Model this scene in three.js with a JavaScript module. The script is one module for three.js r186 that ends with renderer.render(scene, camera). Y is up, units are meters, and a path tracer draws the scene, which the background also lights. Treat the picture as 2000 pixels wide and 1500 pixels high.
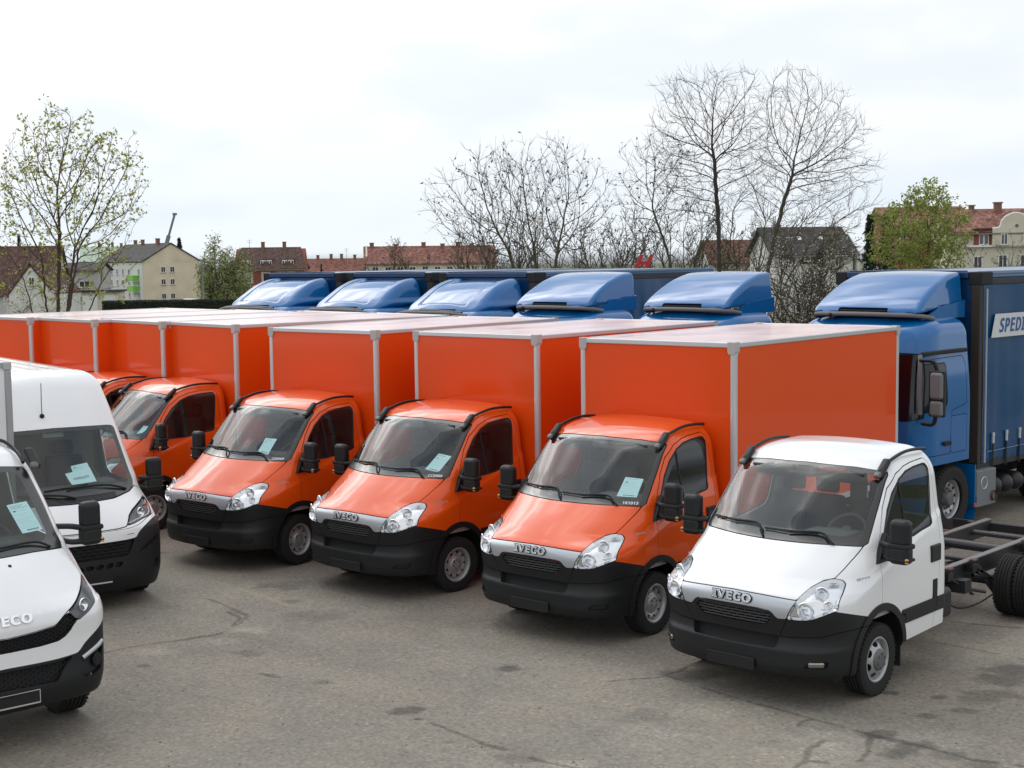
import * as THREE from 'three';
import { mergeGeometries } from 'three/addons/utils/BufferGeometryUtils.js';
import { RoundedBoxGeometry } from 'three/addons/geometries/RoundedBoxGeometry.js';
import { TextGeometry } from 'three/addons/geometries/TextGeometry.js';
import { FontLoader } from 'three/addons/loaders/FontLoader.js';
import { ImprovedNoise } from 'three/addons/math/ImprovedNoise.js';

// ---------------------------------------------------------------- camera, sky, sun, exposure
const scene = new THREE.Scene();
const camera = new THREE.PerspectiveCamera(30.13, 1024 / 768, 0.1, 3000);   // 2788 px focal length on a 2000 x 1500 px picture
camera.position.set(0, 4.1545, 0);
camera.rotation.order = 'YXZ';
camera.rotation.set(THREE.MathUtils.degToRad(-5.095), 0, THREE.MathUtils.degToRad(-0.729));
const renderer = new THREE.WebGLRenderer({ antialias: true });
renderer.setSize(1024, 768);
renderer.toneMapping = THREE.LinearToneMapping;
renderer.toneMappingExposure = 1.0;
renderer.shadowMap.enabled = true;
const perlin = new ImprovedNoise();
const fbm = (x, y, z, o = 5) => { let s = 0, a = 0.5; for (let k = 0; k < o; k++) { s += a * perlin.noise(x, y, z); x *= 2.03; y *= 2.03; z *= 2.03; a *= 0.5; } return s; };
const SUN = new THREE.Vector3(-0.46, 0.74, -0.49).normalize();
{
  const W = 1024, H = 512, d = new Float32Array(W * H * 4);
  const ss = (a, b, v) => { const t = Math.min(1, Math.max(0, (v - a) / (b - a))); return t * t * (3 - 2 * t); };
  for (let j = 0; j < H; j++) for (let i = 0; i < W; i++) {
    const el = ((j + 0.5) / H - 0.5) * Math.PI, az = ((i + 0.5) / W - 0.5) * 2 * Math.PI;
    const x = Math.cos(el) * Math.cos(az), y = Math.sin(el), z = Math.cos(el) * Math.sin(az);
    const k = 1 / (Math.max(y, 0) + 0.16), n = fbm(x * k * 1.1 + 3.1, 7.7, z * k * 1.1 + 1.3, 6), m = fbm(x * k * 3.4 + 9, 2.2, z * k * 3.4 + 5, 5);
    const cover = ss(-0.3, 0.12, n + 0.42 * m + 0.05), toSun = Math.max(0, x * SUN.x + y * SUN.y + z * SUN.z);
    const streak = fbm(x * k * 2.2 + 4, 1.1, z * k * 5.5 + 8, 5), glow = toSun ** 10 * (0.8 + 4.6 * ss(-0.12, 0.32, streak + 0.5 * m)) + 0.35 * toSun ** 3, shade = 1 - 0.15 * ss(0.0, 0.4, m + n) * ss(0.1, 0.4, y) - 0.035 * ss(-0.1, 0.3, m);
    const hor = ss(0.35, 0.0, y), low = ss(0.02, 0.16, y);
    const blue = [mix3(0.64, 0.76, hor), mix3(0.78, 0.87, hor), mix3(0.95, 0.97, hor)], c = 1.06 * shade + glow, o = 4 * (j * W + i);
    const cv = mix3(0.5 + 0.5 * cover, cover, ss(0.12, 0.45, y)) * mix3(0.45, 1, low);
    for (let q = 0; q < 3; q++) d[o + q] = (blue[q] * (1 - cv) + c * [1.0, 1.0, 1.0][q] * cv) * (y < 0 ? 0.35 : 1);
    d[o + 3] = 1;
  }
  function mix3(a, b, t) { return a + (b - a) * t; }
  const sky = new THREE.DataTexture(d, W, H, THREE.RGBAFormat, THREE.FloatType);
  sky.mapping = THREE.EquirectangularReflectionMapping; sky.magFilter = THREE.LinearFilter; sky.minFilter = THREE.LinearFilter; sky.wrapS = THREE.RepeatWrapping; sky.needsUpdate = true;
  scene.background = sky; scene.environment = sky;
}
const sun = new THREE.DirectionalLight(new THREE.Color(1, 0.96, 0.9), 0.6);
sun.position.copy(SUN).multiplyScalar(80); sun.castShadow = true; sun.shadow.radius = 90;
Object.assign(sun.shadow.camera, { left: -40, right: 40, top: 40, bottom: -40, near: 1, far: 200 }); sun.shadow.mapSize.set(4096, 4096);
scene.add(sun, sun.target);
sun.target.position.set(0, 0, -20); sun.position.add(sun.target.position);

// ---------------------------------------------------------------- helpers
const V = (x, y, z) => new THREE.Vector3(x, y, z);
function rng(seed) { let s = seed | 0; return () => { s = (s + 0x6d2b79f5) | 0; let t = Math.imul(s ^ (s >>> 15), 1 | s); t = (t + Math.imul(t ^ (t >>> 7), 61 | t)) ^ t; return ((t ^ (t >>> 14)) >>> 0) / 4294967296; }; }
const clamp = (v, a, b) => Math.min(b, Math.max(a, v)), mix = (a, b, t) => a + (b - a) * t;
const sstep = (a, b, v) => { const t = clamp((v - a) / (b - a), 0, 1); return t * t * (3 - 2 * t); };
const smax = (a, b, k) => { const h = Math.max(k - Math.abs(a - b), 0) / k; return Math.max(a, b) + h * h * k * 0.25; };
const smin = (a, b, k) => -smax(-a, -b, k);
// monotone cubic through the points [t, v]
function curve(pts) {
  const n = pts.length, d = [], m = [];
  for (let i = 0; i < n - 1; i++) d.push((pts[i + 1][1] - pts[i][1]) / (pts[i + 1][0] - pts[i][0]));
  for (let i = 0; i < n; i++) m.push(i === 0 ? d[0] : i === n - 1 ? d[n - 2] : d[i - 1] * d[i] <= 0 ? 0 : 2 * d[i - 1] * d[i] / (d[i - 1] + d[i]));
  return (t) => {
    if (t <= pts[0][0]) return pts[0][1] + d[0] * (t - pts[0][0]);
    if (t >= pts[n - 1][0]) return pts[n - 1][1] + d[n - 2] * (t - pts[n - 1][0]);
    let i = 0; while (t > pts[i + 1][0]) i++;
    const h = pts[i + 1][0] - pts[i][0], s = (t - pts[i][0]) / h, s2 = s * s, s3 = s2 * s;
    return (2 * s3 - 3 * s2 + 1) * pts[i][1] + (s3 - 2 * s2 + s) * h * m[i] + (-2 * s3 + 3 * s2) * pts[i + 1][1] + (s3 - s2) * h * m[i + 1];
  };
}
// signed distance to a closed outline [[a, b], ...], negative inside; corners rounded by r
function polySD(P, r = 0) {
  const n = P.length;
  return (x, y) => {
    let d = 1e9, s = 1;
    for (let i = 0, j = n - 1; i < n; j = i++) {
      const ex = P[j][0] - P[i][0], ey = P[j][1] - P[i][1], wx = x - P[i][0], wy = y - P[i][1];
      const t = clamp((wx * ex + wy * ey) / (ex * ex + ey * ey), 0, 1), bx = wx - ex * t, by = wy - ey * t;
      d = Math.min(d, bx * bx + by * by);
      const c1 = y >= P[i][1], c2 = y < P[j][1], c3 = ex * wy > ey * wx;
      if ((c1 && c2 && c3) || (!c1 && !c2 && !c3)) s = -s;
    }
    return s * Math.sqrt(d) - r;
  };
}
// ---------------------------------------------------------------- skins: meshes of an implicit body
// a skin is { p: [x, y, z ...], n: [...], i: [...] }
function gradient(F, x, y, z, e = 0.002) {
  const a = F(x + e, y, z) - F(x - e, y, z), b = F(x, y + e, z) - F(x, y - e, z), c = F(x, y, z + e) - F(x, y, z - e), l = Math.hypot(a, b, c) || 1;
  return [a / l, b / l, c / l, l / (2 * e)];
}
function skin(F, lo, hi, h) {                          // surface nets, pulled onto the surface
  const nx = Math.ceil((hi[0] - lo[0]) / h) + 1, ny = Math.ceil((hi[1] - lo[1]) / h) + 1, nz = Math.ceil((hi[2] - lo[2]) / h) + 1;
  const f = new Float32Array(nx * ny * nz), id = new Int32Array(nx * ny * nz).fill(-1), at = (i, j, k) => (k * ny + j) * nx + i;
  for (let k = 0; k < nz; k++) for (let j = 0; j < ny; j++) for (let i = 0; i < nx; i++) f[at(i, j, k)] = F(lo[0] + i * h, lo[1] + j * h, lo[2] + k * h);
  const p = [], n = [], I = [];
  for (let k = 0; k < nz - 1; k++) for (let j = 0; j < ny - 1; j++) for (let i = 0; i < nx - 1; i++) {
    let c = 0, sx = 0, sy = 0, sz = 0;
    const v = []; for (let q = 0; q < 8; q++) v.push(f[at(i + (q & 1), j + (q >> 1 & 1), k + (q >> 2))]);
    for (let q = 0; q < 8; q++) for (const b of [1, 2, 4]) if (!(q & b)) {
      const A = v[q], B = v[q | b]; if ((A < 0) === (B < 0)) continue;
      const t = A / (A - B); c++;
      sx += (q & 1) + (b === 1 ? t : 0); sy += (q >> 1 & 1) + (b === 2 ? t : 0); sz += (q >> 2) + (b === 4 ? t : 0);
    }
    if (!c) continue;
    let x = lo[0] + (i + sx / c) * h, y = lo[1] + (j + sy / c) * h, z = lo[2] + (k + sz / c) * h, g;
    for (let t = 0; t < 3; t++) { g = gradient(F, x, y, z); const d = clamp(F(x, y, z) / Math.max(g[3], 0.3), -h, h); x -= g[0] * d; y -= g[1] * d; z -= g[2] * d; }
    g = gradient(F, x, y, z, 0.004);
    id[at(i, j, k)] = p.length / 3; p.push(x, y, z); n.push(g[0], g[1], g[2]);
  }
  const quad = (a, b, c, d, s) => { if (a < 0 || b < 0 || c < 0 || d < 0) return; s ? I.push(a, b, c, a, c, d) : I.push(a, c, b, a, d, c); };
  for (let k = 1; k < nz - 1; k++) for (let j = 1; j < ny - 1; j++) for (let i = 1; i < nx - 1; i++) {
    const s = f[at(i, j, k)] < 0;
    if (s !== (f[at(i + 1, j, k)] < 0)) quad(id[at(i, j - 1, k - 1)], id[at(i, j, k - 1)], id[at(i, j, k)], id[at(i, j - 1, k)], s);
    if (s !== (f[at(i, j + 1, k)] < 0)) quad(id[at(i - 1, j, k - 1)], id[at(i - 1, j, k)], id[at(i, j, k)], id[at(i, j, k - 1)], s);
    if (s !== (f[at(i, j, k + 1)] < 0)) quad(id[at(i - 1, j - 1, k)], id[at(i, j - 1, k)], id[at(i, j, k)], id[at(i - 1, j, k)], s);
  }
  return { p, n, i: I };
}
function cut(S, g) {                                   // [where g < 0, where g >= 0], triangles split along g = 0
  const nv = S.p.length / 3, val = new Float64Array(nv);
  for (let v = 0; v < nv; v++) { let q = g(S.p[3 * v], S.p[3 * v + 1], S.p[3 * v + 2]); if (Math.abs(q) < 1e-5) q = 1e-5; val[v] = q; }
  const out = [0, 1].map(() => ({ p: [], n: [], i: [], m: new Map() }));
  const vert = (o, key, make) => { let k = o.m.get(key); if (k === undefined) { k = o.p.length / 3; o.m.set(key, k); const q = make(); o.p.push(q[0], q[1], q[2]); o.n.push(q[3], q[4], q[5]); } return k; };
  const own = (o, v) => vert(o, v, () => [S.p[3 * v], S.p[3 * v + 1], S.p[3 * v + 2], S.n[3 * v], S.n[3 * v + 1], S.n[3 * v + 2]]);
  const edge = (o, a, b) => { if (a > b) [a, b] = [b, a]; return vert(o, nv + a * nv + b, () => { const t = val[a] / (val[a] - val[b]), q = []; for (let k = 0; k < 3; k++) q.push(mix(S.p[3 * a + k], S.p[3 * b + k], t)); for (let k = 0; k < 3; k++) q.push(mix(S.n[3 * a + k], S.n[3 * b + k], t)); return q; }); };
  for (let t = 0; t < S.i.length; t += 3) {
    const T = [S.i[t], S.i[t + 1], S.i[t + 2]], neg = T.map((v) => val[v] < 0), c = neg[0] + neg[1] + neg[2];
    if (c === 0 || c === 3) { const o = out[c ? 0 : 1]; o.i.push(own(o, T[0]), own(o, T[1]), own(o, T[2])); continue; }
    const r = neg.findIndex((q) => (c === 1 ? q : !q)), a = T[r], b = T[(r + 1) % 3], d = T[(r + 2) % 3];
    const tip = out[c === 1 ? 0 : 1], base = out[c === 1 ? 1 : 0];
    tip.i.push(own(tip, a), edge(tip, a, b), edge(tip, a, d));
    base.i.push(edge(base, a, b), own(base, b), own(base, d), edge(base, a, b), own(base, d), edge(base, a, d));
  }
  return out;
}
function push(S, d) {                                  // moved along its normals by d (a number or a function)
  const p = S.p.slice();
  for (let v = 0; v < p.length; v += 3) { const q = typeof d === 'function' ? d(p[v], p[v + 1], p[v + 2]) : d; for (let k = 0; k < 3; k++) p[v + k] += S.n[v + k] * q; }
  return { p, n: S.n, i: S.i };
}
function mirrored(S) {
  const p = S.p.slice(), n = S.n.slice(), i = S.i.slice();
  for (let v = 0; v < p.length; v += 3) { p[v] *= -1; n[v] *= -1; }
  for (let t = 0; t < i.length; t += 3) [i[t + 1], i[t + 2]] = [i[t + 2], i[t + 1]];
  return { p, n, i };
}
function joined(...L) {
  const o = { p: [], n: [], i: [] };
  for (const S of L) { const b = o.p.length / 3; for (const q of S.p) o.p.push(q); for (const q of S.n) o.n.push(q); for (const q of S.i) o.i.push(q + b); }
  return o;
}
const both = (S) => joined(S, mirrored(S));
function rim(S, d) {                                   // a wall along the open edges of S, d deep
  const count = new Map(), N = S.p.length / 3;
  for (let t = 0; t < S.i.length; t += 3) for (let k = 0; k < 3; k++) { const a = S.i[t + k], b = S.i[t + (k + 1) % 3]; count.set(a * N + b, [a, b]); }
  const o = { p: [], n: [], i: [] };
  for (const [, [a, b]] of count) {
    if (count.has(b * N + a)) continue;
    const A = S.p.slice(3 * a, 3 * a + 3), B = S.p.slice(3 * b, 3 * b + 3), na = S.n.slice(3 * a, 3 * a + 3), nb = S.n.slice(3 * b, 3 * b + 3);
    if (Math.abs(A[0]) < 1e-4 && Math.abs(B[0]) < 1e-4) continue;
    const e = V(B[0] - A[0], B[1] - A[1], B[2] - A[2]).cross(V(na[0], na[1], na[2])).normalize(), q = o.p.length / 3;
    o.p.push(...A, ...B, ...B.map((v, k) => v - nb[k] * d), ...A.map((v, k) => v - na[k] * d));
    for (let k = 0; k < 4; k++) o.n.push(e.x, e.y, e.z);
    o.i.push(q, q + 2, q + 1, q, q + 3, q + 2);
  }
  return o;
}
const thick = (S, d) => joined(S, rim(S, d));
function geo(S, uv = 'xyz') {                          // BufferGeometry with uv in metres, by the main direction of the face
  const g = new THREE.BufferGeometry(), n = S.p.length / 3, u = new Float32Array(2 * n);
  for (let v = 0; v < n; v++) {
    const [x, y, z] = S.p.slice(3 * v, 3 * v + 3), a = Math.abs(S.n[3 * v]), b = Math.abs(S.n[3 * v + 1]), c = Math.abs(S.n[3 * v + 2]);
    if (uv === 'xy') { u[2 * v] = x; u[2 * v + 1] = y; } else { u[2 * v] = a > b && a > c ? z : x; u[2 * v + 1] = b > a && b > c ? z : y; }
  }
  g.setAttribute('position', new THREE.Float32BufferAttribute(S.p, 3)); g.setAttribute('normal', new THREE.Float32BufferAttribute(S.n, 3)); g.setAttribute('uv', new THREE.BufferAttribute(u, 2)); g.setIndex(S.i);
  return g;
}
// ---------------------------------------------------------------- the box truck cab as an implicit body (x to its left, y up, z forward, front axle at z = 0)
const DZ = curve([[0.2, 0.86], [0.3, 0.95], [0.42, 0.985], [0.54, 0.985], [0.6, 0.955], [0.66, 0.945], [0.78, 0.965], [0.9, 0.985], [0.98, 0.975], [1.04, 0.94], [1.1, 0.865], [1.18, 0.755], [1.3, 0.58], [1.4, 0.425], [1.46, 0.335], [1.7, 0.085], [2.05, -0.29], [2.25, -0.52], [2.6, -0.95]]);
const DA = curve([[0.2, 0.14], [0.6, 0.13], [0.95, 0.12], [1.04, 0.2], [1.18, 0.38], [1.3, 0.38], [1.44, 0.34], [2.05, 0.25], [2.4, 0.2]]);
const DB = curve([[0.2, 0.2], [0.95, 0.18], [1.1, 0.1], [1.3, 0.02], [1.5, 0], [2.4, 0]]);
const DW = curve([[0.2, 0.96], [0.35, 0.985], [0.6, 1.0], [0.9, 1.005], [1.2, 1.0], [1.38, 0.98], [1.5, 0.958], [2.06, 0.88], [2.3, 0.835]]);
const DS = curve([[0.2, 0.98], [0.98, 0.98], [1.1, 0.6], [1.4, 0.58], [1.46, 0.68], [2.6, 0.68]]);
function dailyField(x, y, z) {
  x = Math.abs(x);
  const fold = 0.008 * Math.tanh((1.02 + 0.32 * (0.45 - z) - y) / 0.025) * sstep(0.62, 0.35, z);
  const front = (z - DZ(y) + DA(y) * x * x + DB(y) * x ** 6) * DS(y);
  const side = x - DW(y) - fold + 0.05 * sstep(0.2, 1.0, z) * sstep(1.3, 1.0, y) * 0.6;
  const roof = y - 2.245 + 0.07 * x * x + 0.03 * Math.max(0, z + 0.75);
  const back = -1.4 - z + 0.25 * Math.max(0, y - 1.95) ** 2;
  let d = smax(front, side, y < 1.35 ? 0.22 : mix(0.22, 0.12, sstep(1.35, 1.5, y)));
  d = smax(d, roof, 0.26); d = smax(d, back, 0.16);
  return smax(d, 0.3 - y, 0.03);
}
// the newer light truck: taller, fuller bumper corners
const NZ = curve([[0.2, 0.86], [0.3, 0.95], [0.45, 0.99], [0.6, 0.975], [0.8, 0.97], [0.98, 0.985], [1.07, 0.96], [1.13, 0.915], [1.2, 0.84], [1.29, 0.735], [1.42, 0.575], [1.52, 0.435], [1.6, 0.325], [1.85, 0.085], [2.23, -0.3], [2.45, -0.52], [2.8, -0.9]]);
const NA = curve([[0.2, 0.11], [0.95, 0.1], [1.07, 0.12], [1.2, 0.26], [1.35, 0.32], [1.5, 0.33], [2.2, 0.26], [2.6, 0.2]]);
const NB = curve([[0.2, 0.07], [0.95, 0.06], [1.2, 0.06], [1.4, 0.02], [1.55, 0], [2.6, 0]]);
const NW = curve([[0.2, 0.98], [0.4, 1.01], [0.65, 1.03], [1.0, 1.03], [1.3, 1.015], [1.5, 0.985], [1.63, 0.962], [2.24, 0.88], [2.5, 0.835]]);
function ndField(x, y, z) {
  x = Math.abs(x);
  const front = (z - NZ(y) + NA(y) * x * x + NB(y) * x ** 6) * (y < 1.1 ? 0.98 : 0.68);
  const side = x - NW(y) + 0.02 * sstep(0.3, 1.0, z) * sstep(1.4, 1.1, y);
  let d = smax(front, side, y < 1.45 ? 0.2 : mix(0.2, 0.12, sstep(1.45, 1.62, y)));
  d = smax(d, y - 2.44 + 0.07 * x * x + 0.03 * Math.max(0, z + 0.75), 0.26);
  return smax(smax(d, -1.4 - z, 0.16), 0.24 - y, 0.03);
}
// the high-roofed panel van
const UZ = curve([[0.2, 0.86], [0.3, 0.92], [0.45, 0.96], [0.62, 0.955], [0.8, 0.945], [0.95, 0.92], [1.0, 0.885], [1.1, 0.79], [1.2, 0.675], [1.33, 0.5], [1.4, 0.42], [2.07, -0.12], [2.4, -0.36], [2.65, -0.56], [2.9, -0.78]]);
const UA = curve([[0.2, 0.12], [0.95, 0.12], [1.1, 0.2], [1.33, 0.34], [2.07, 0.27], [2.7, 0.24], [2.9, 0.24]]);
const UB = curve([[0.2, 0.1], [0.95, 0.1], [1.2, 0.06], [1.4, 0], [2.9, 0]]);
const UW = curve([[0.2, 0.98], [0.5, 1.03], [0.9, 1.045], [1.2, 1.045], [1.4, 1.01], [2.07, 0.915], [2.9, 0.785]]);
function vanField(x, y, z) {
  x = Math.abs(x);
  const front = (z - UZ(y) + UA(y) * x * x + UB(y) * x ** 6) * (y < 1.0 ? 0.98 : 0.75);
  const side = x - UW(y);
  let d = smax(front, side, y < 1.3 ? 0.24 : mix(0.24, 0.14, sstep(1.3, 1.5, y)));
  d = smax(d, y - 2.79 + 0.06 * x * x - 0.006 * Math.cos(x * 26) * sstep(-0.9, -1.0, z) * sstep(0.72, 0.6, x), 0.2);
  return smax(smax(d, -5.0 - z, 0.16), 0.22 - y, 0.03);
}
// ---------------------------------------------------------------- objects, names, labels
const taken = new Map();
function numbered(name) { const k = taken.get(name) || 0; taken.set(name, k + 1); return k ? name + '_' + String(k).padStart(3, '0') : name; }
function tag(o, label, category, group) { if (label) o.userData.label = label; if (category) o.userData.category = category; if (group) o.userData.group = group; return o; }
function thing(name, label, category, [x, y, z] = [0, 0, 0], yaw = 0, group) {
  const o = new THREE.Group(); o.name = numbered(name); o.position.set(x, y, z); o.rotation.y = yaw; scene.add(o); return tag(o, label, category, group);
}
function part(name, g, m, parent) {
  const o = new THREE.Mesh(Array.isArray(g) ? (g.length > 1 ? mergeGeometries(g.map(plain)) : g[0]) : g, m);
  o.name = name; o.castShadow = o.receiveShadow = true; parent.add(o); return o;
}
function plain(g) { const q = g.index ? g.toNonIndexed() : g; for (const k of Object.keys(q.attributes)) if (!['position', 'normal', 'uv'].includes(k)) q.deleteAttribute(k); return q; }
function struct(name, g, m) { const o = part(name, g, m, scene); o.userData.kind = 'structure'; return o; }
function solo(name, g, m, label, category, group) { const o = part(numbered(name), g, m, scene); return tag(o, label, category, group); }
// simple shapes
const box = (w, h, d, x = 0, y = 0, z = 0, r = 0) => (r ? new RoundedBoxGeometry(w, h, d, 2, r) : new THREE.BoxGeometry(w, h, d)).translate(x, y, z);
function bar(a, b, r, r2 = r, n = 8) {
  const A = V(...a), B = V(...b), d = B.clone().sub(A), g = new THREE.CylinderGeometry(r2, r, d.length(), n);
  g.applyQuaternion(new THREE.Quaternion().setFromUnitVectors(V(0, 1, 0), d.clone().normalize())); return g.translate(...A.add(B).multiplyScalar(0.5).toArray());
}
function beam(a, b, w, h) {                            // rectangular section, w sideways and h upwards
  const A = V(...a), B = V(...b), d = B.clone().sub(A), g = new THREE.BoxGeometry(w, h, d.length());
  const m = new THREE.Matrix4().lookAt(A, B, V(0, 1, 0)); g.applyMatrix4(m); return g.translate(...A.add(B).multiplyScalar(0.5).toArray());
}
const tube = (pts, r, n = 24, k = 8) => new THREE.TubeGeometry(new THREE.CatmullRomCurve3(pts.map((p) => V(...p)), false, 'centripetal'), n, r, k);
const lathe = (pts, n = 32) => new THREE.LatheGeometry(pts.map((p) => new THREE.Vector2(p[0], p[1])), n);
const loader = new FontLoader();
const fontBold = await loader.loadAsync('fonts/droid/droid_sans_bold.typeface.json');
function letters(text, size, depth, wide = 1) { const g = new TextGeometry(text, { font: fontBold, size, depth, curveSegments: size < 0.06 ? 2 : 5, bevelEnabled: depth > 0.005, bevelThickness: 0.004, bevelSize: 0.003, bevelSegments: 2 }); g.computeBoundingBox(); g.translate(-(g.boundingBox.max.x + g.boundingBox.min.x) / 2, 0, 0); g.scale(wide, 1, 1); return g; }

// ---------------------------------------------------------------- materials
const std = (r, g, b, rough = 0.8, more = {}) => new THREE.MeshStandardMaterial({ color: new THREE.Color().setRGB(r, g, b), roughness: rough, ...more });
const phys = (r, g, b, rough, more = {}) => new THREE.MeshPhysicalMaterial({ color: new THREE.Color().setRGB(r, g, b), roughness: rough, ...more });
function canvasMap(w, h, draw, repeat, srgb = true) {
  const c = document.createElement('canvas'); c.width = w; c.height = h; draw(c.getContext('2d'), w, h);
  const t = new THREE.CanvasTexture(c); if (srgb) t.colorSpace = THREE.SRGBColorSpace; t.wrapS = t.wrapT = THREE.RepeatWrapping; if (repeat) t.repeat.set(...repeat); return t;
}
function noiseMap(size, fn, repeat, srgb = false) {    // fn(u, v) -> grey or [r, g, b] in 0..1; tiles when fn does
  const d = new Uint8Array(size * size * 4);
  for (let j = 0; j < size; j++) for (let i = 0; i < size; i++) { const v = fn(i / size, j / size), o = 4 * (j * size + i); for (let q = 0; q < 3; q++) d[o + q] = 255 * clamp(Array.isArray(v) ? v[q] : v, 0, 1); d[o + 3] = 255; }
  const t = new THREE.DataTexture(d, size, size); t.magFilter = THREE.LinearFilter; t.minFilter = THREE.LinearMipmapLinearFilter; t.generateMipmaps = true; t.wrapS = t.wrapT = THREE.RepeatWrapping; if (repeat) t.repeat.set(...repeat); if (srgb) t.colorSpace = THREE.SRGBColorSpace; t.needsUpdate = true; return t;
}
const tileFbm = (u, v, f, s, o = 4) => { // tiling noise: blends four shifted samples
  const q = (a, b) => fbm(a * f + s, b * f + s * 1.7, s, o); const a = u, b = v;
  return q(a, b) * (1 - a) * (1 - b) + q(a - 1, b) * a * (1 - b) + q(a, b - 1) * (1 - a) * b + q(a - 1, b - 1) * a * b;
};
const dustMap = noiseMap(256, (u, v) => 0.42 + 0.5 * tileFbm(u, v, 5, 3.3, 5), [0.6, 0.6]);
const grainMap = noiseMap(256, (u, v) => 0.5 + 0.8 * tileFbm(u, v, 40, 8.1, 3), [3, 3]);
const waveMap = noiseMap(256, (u, v) => 0.5 + 0.8 * tileFbm(u, v, 3, 5.5, 3), [0.45, 0.45]);
const M = {
  orange: phys(0.74, 0.082, 0.004, 0.4, { specularIntensity: 0.3, clearcoat: 0.9, clearcoatRoughness: 0.05 }),
  orangePanel: phys(0.76, 0.07, 0.002, 0.5, { clearcoatRoughnessMap: dustMap, specularIntensity: 0.3, clearcoat: 0.55, clearcoatRoughness: 0.2, bumpMap: waveMap, bumpScale: 0.005 }),
  white: phys(0.78, 0.79, 0.8, 0.4, { clearcoat: 1, clearcoatRoughness: 0.05 }),
  blue: phys(0.001, 0.112, 0.34, 0.35, { specularIntensity: 0.3, clearcoat: 1, clearcoatRoughness: 0.06 }),
  plastic: phys(0.0085, 0.0095, 0.011, 0.5, { specularIntensity: 0.85, bumpMap: grainMap, bumpScale: 0.0004 }),
  plasticDark: std(0.008, 0.008, 0.009, 0.75),
  rubber: std(0.01, 0.01, 0.01, 0.85, { roughnessMap: null, bumpMap: grainMap, bumpScale: 0.0006 }),
  frit: phys(0.012, 0.013, 0.014, 0.25, { clearcoat: 0.6 }),
  glass: phys(0.8, 0.86, 0.85, 0.02, { transmission: 1, thickness: 0, ior: 1.5 }),
  glassDark: phys(0.32, 0.37, 0.37, 0.02, { transmission: 1, thickness: 0, ior: 1.5 }),
  lens: phys(0.95, 0.96, 0.97, 0.03, { transmission: 1, thickness: 0, ior: 1.5 }),
  chrome: std(0.85, 0.86, 0.88, 0.14, { metalness: 1 }),
  reflector: std(0.8, 0.81, 0.83, 0.16, { metalness: 1 }),
  silver: std(0.5, 0.52, 0.55, 0.36, { metalness: 0.55 }),
  boxRoofSheen: phys(0.88, 0.64, 0.6, 0.5, { roughnessMap: dustMap }),  // pale pink: grazing sky reflection painted into the roof colour
  alu: std(0.62, 0.63, 0.64, 0.45, { metalness: 0.35, roughnessMap: dustMap }),
  cap: std(0.44, 0.43, 0.41, 0.6),
  rim: std(0.4, 0.405, 0.415, 0.4, { metalness: 0.5 }),
  hubGrey: std(0.13, 0.133, 0.14, 0.5, { metalness: 0.3 }),
  chassis: std(0.018, 0.018, 0.02, 0.5),
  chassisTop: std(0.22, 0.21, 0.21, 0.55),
  rust: std(0.12, 0.06, 0.042, 0.8),
  lining: std(0.32, 0.32, 0.31, 0.9),
  trim: std(0.08, 0.088, 0.092, 0.85),
  seat: std(0.07, 0.076, 0.09, 0.95),
  amber: phys(0.9, 0.5, 0.15, 0.1, { transmission: 0.4, thickness: 0 }),
  slat: std(0.05, 0.051, 0.054, 0.45),
  tubeGrey: std(0.07, 0.07, 0.075, 0.35, { metalness: 0.4 }),
  gap: std(0.006, 0.006, 0.006, 0.9),
};

// ---------------------------------------------------------------- wheels
function tyreGeo(R, r, w) {                            // lathe with four grooves, axis along x
  const h = w / 2, P = [[r, -h * 0.82], [r + 0.02, -h * 0.98], [R * 0.86, -h], [R * 0.965, -h * 0.93], [R, -h * 0.78]];
  for (const c of [-0.5, -0.17, 0.17, 0.5]) P.push([R, h * (c - 0.06)], [R - 0.012, h * (c - 0.05)], [R - 0.012, h * (c + 0.05)], [R, h * (c + 0.06)]);
  P.push([R, h * 0.78], [R * 0.965, h * 0.93], [R * 0.86, h], [r + 0.02, h * 0.98], [r, h * 0.82]);
  const g = [lathe(P, 44).toNonIndexed()]; g[0].computeVertexNormals();
  for (let k = 0; k < 44; k++) for (const s of [-1, 1]) { const b = new THREE.BoxGeometry(0.012, w * 0.12, 0.02); b.translate(R - 0.0085, s * h * 0.86, 0).rotateY(k / 44 * 2 * Math.PI); g.push(b); }
  const m = mergeGeometries(g.map(plain)); m.rotateZ(-Math.PI / 2); return m;
}
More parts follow.
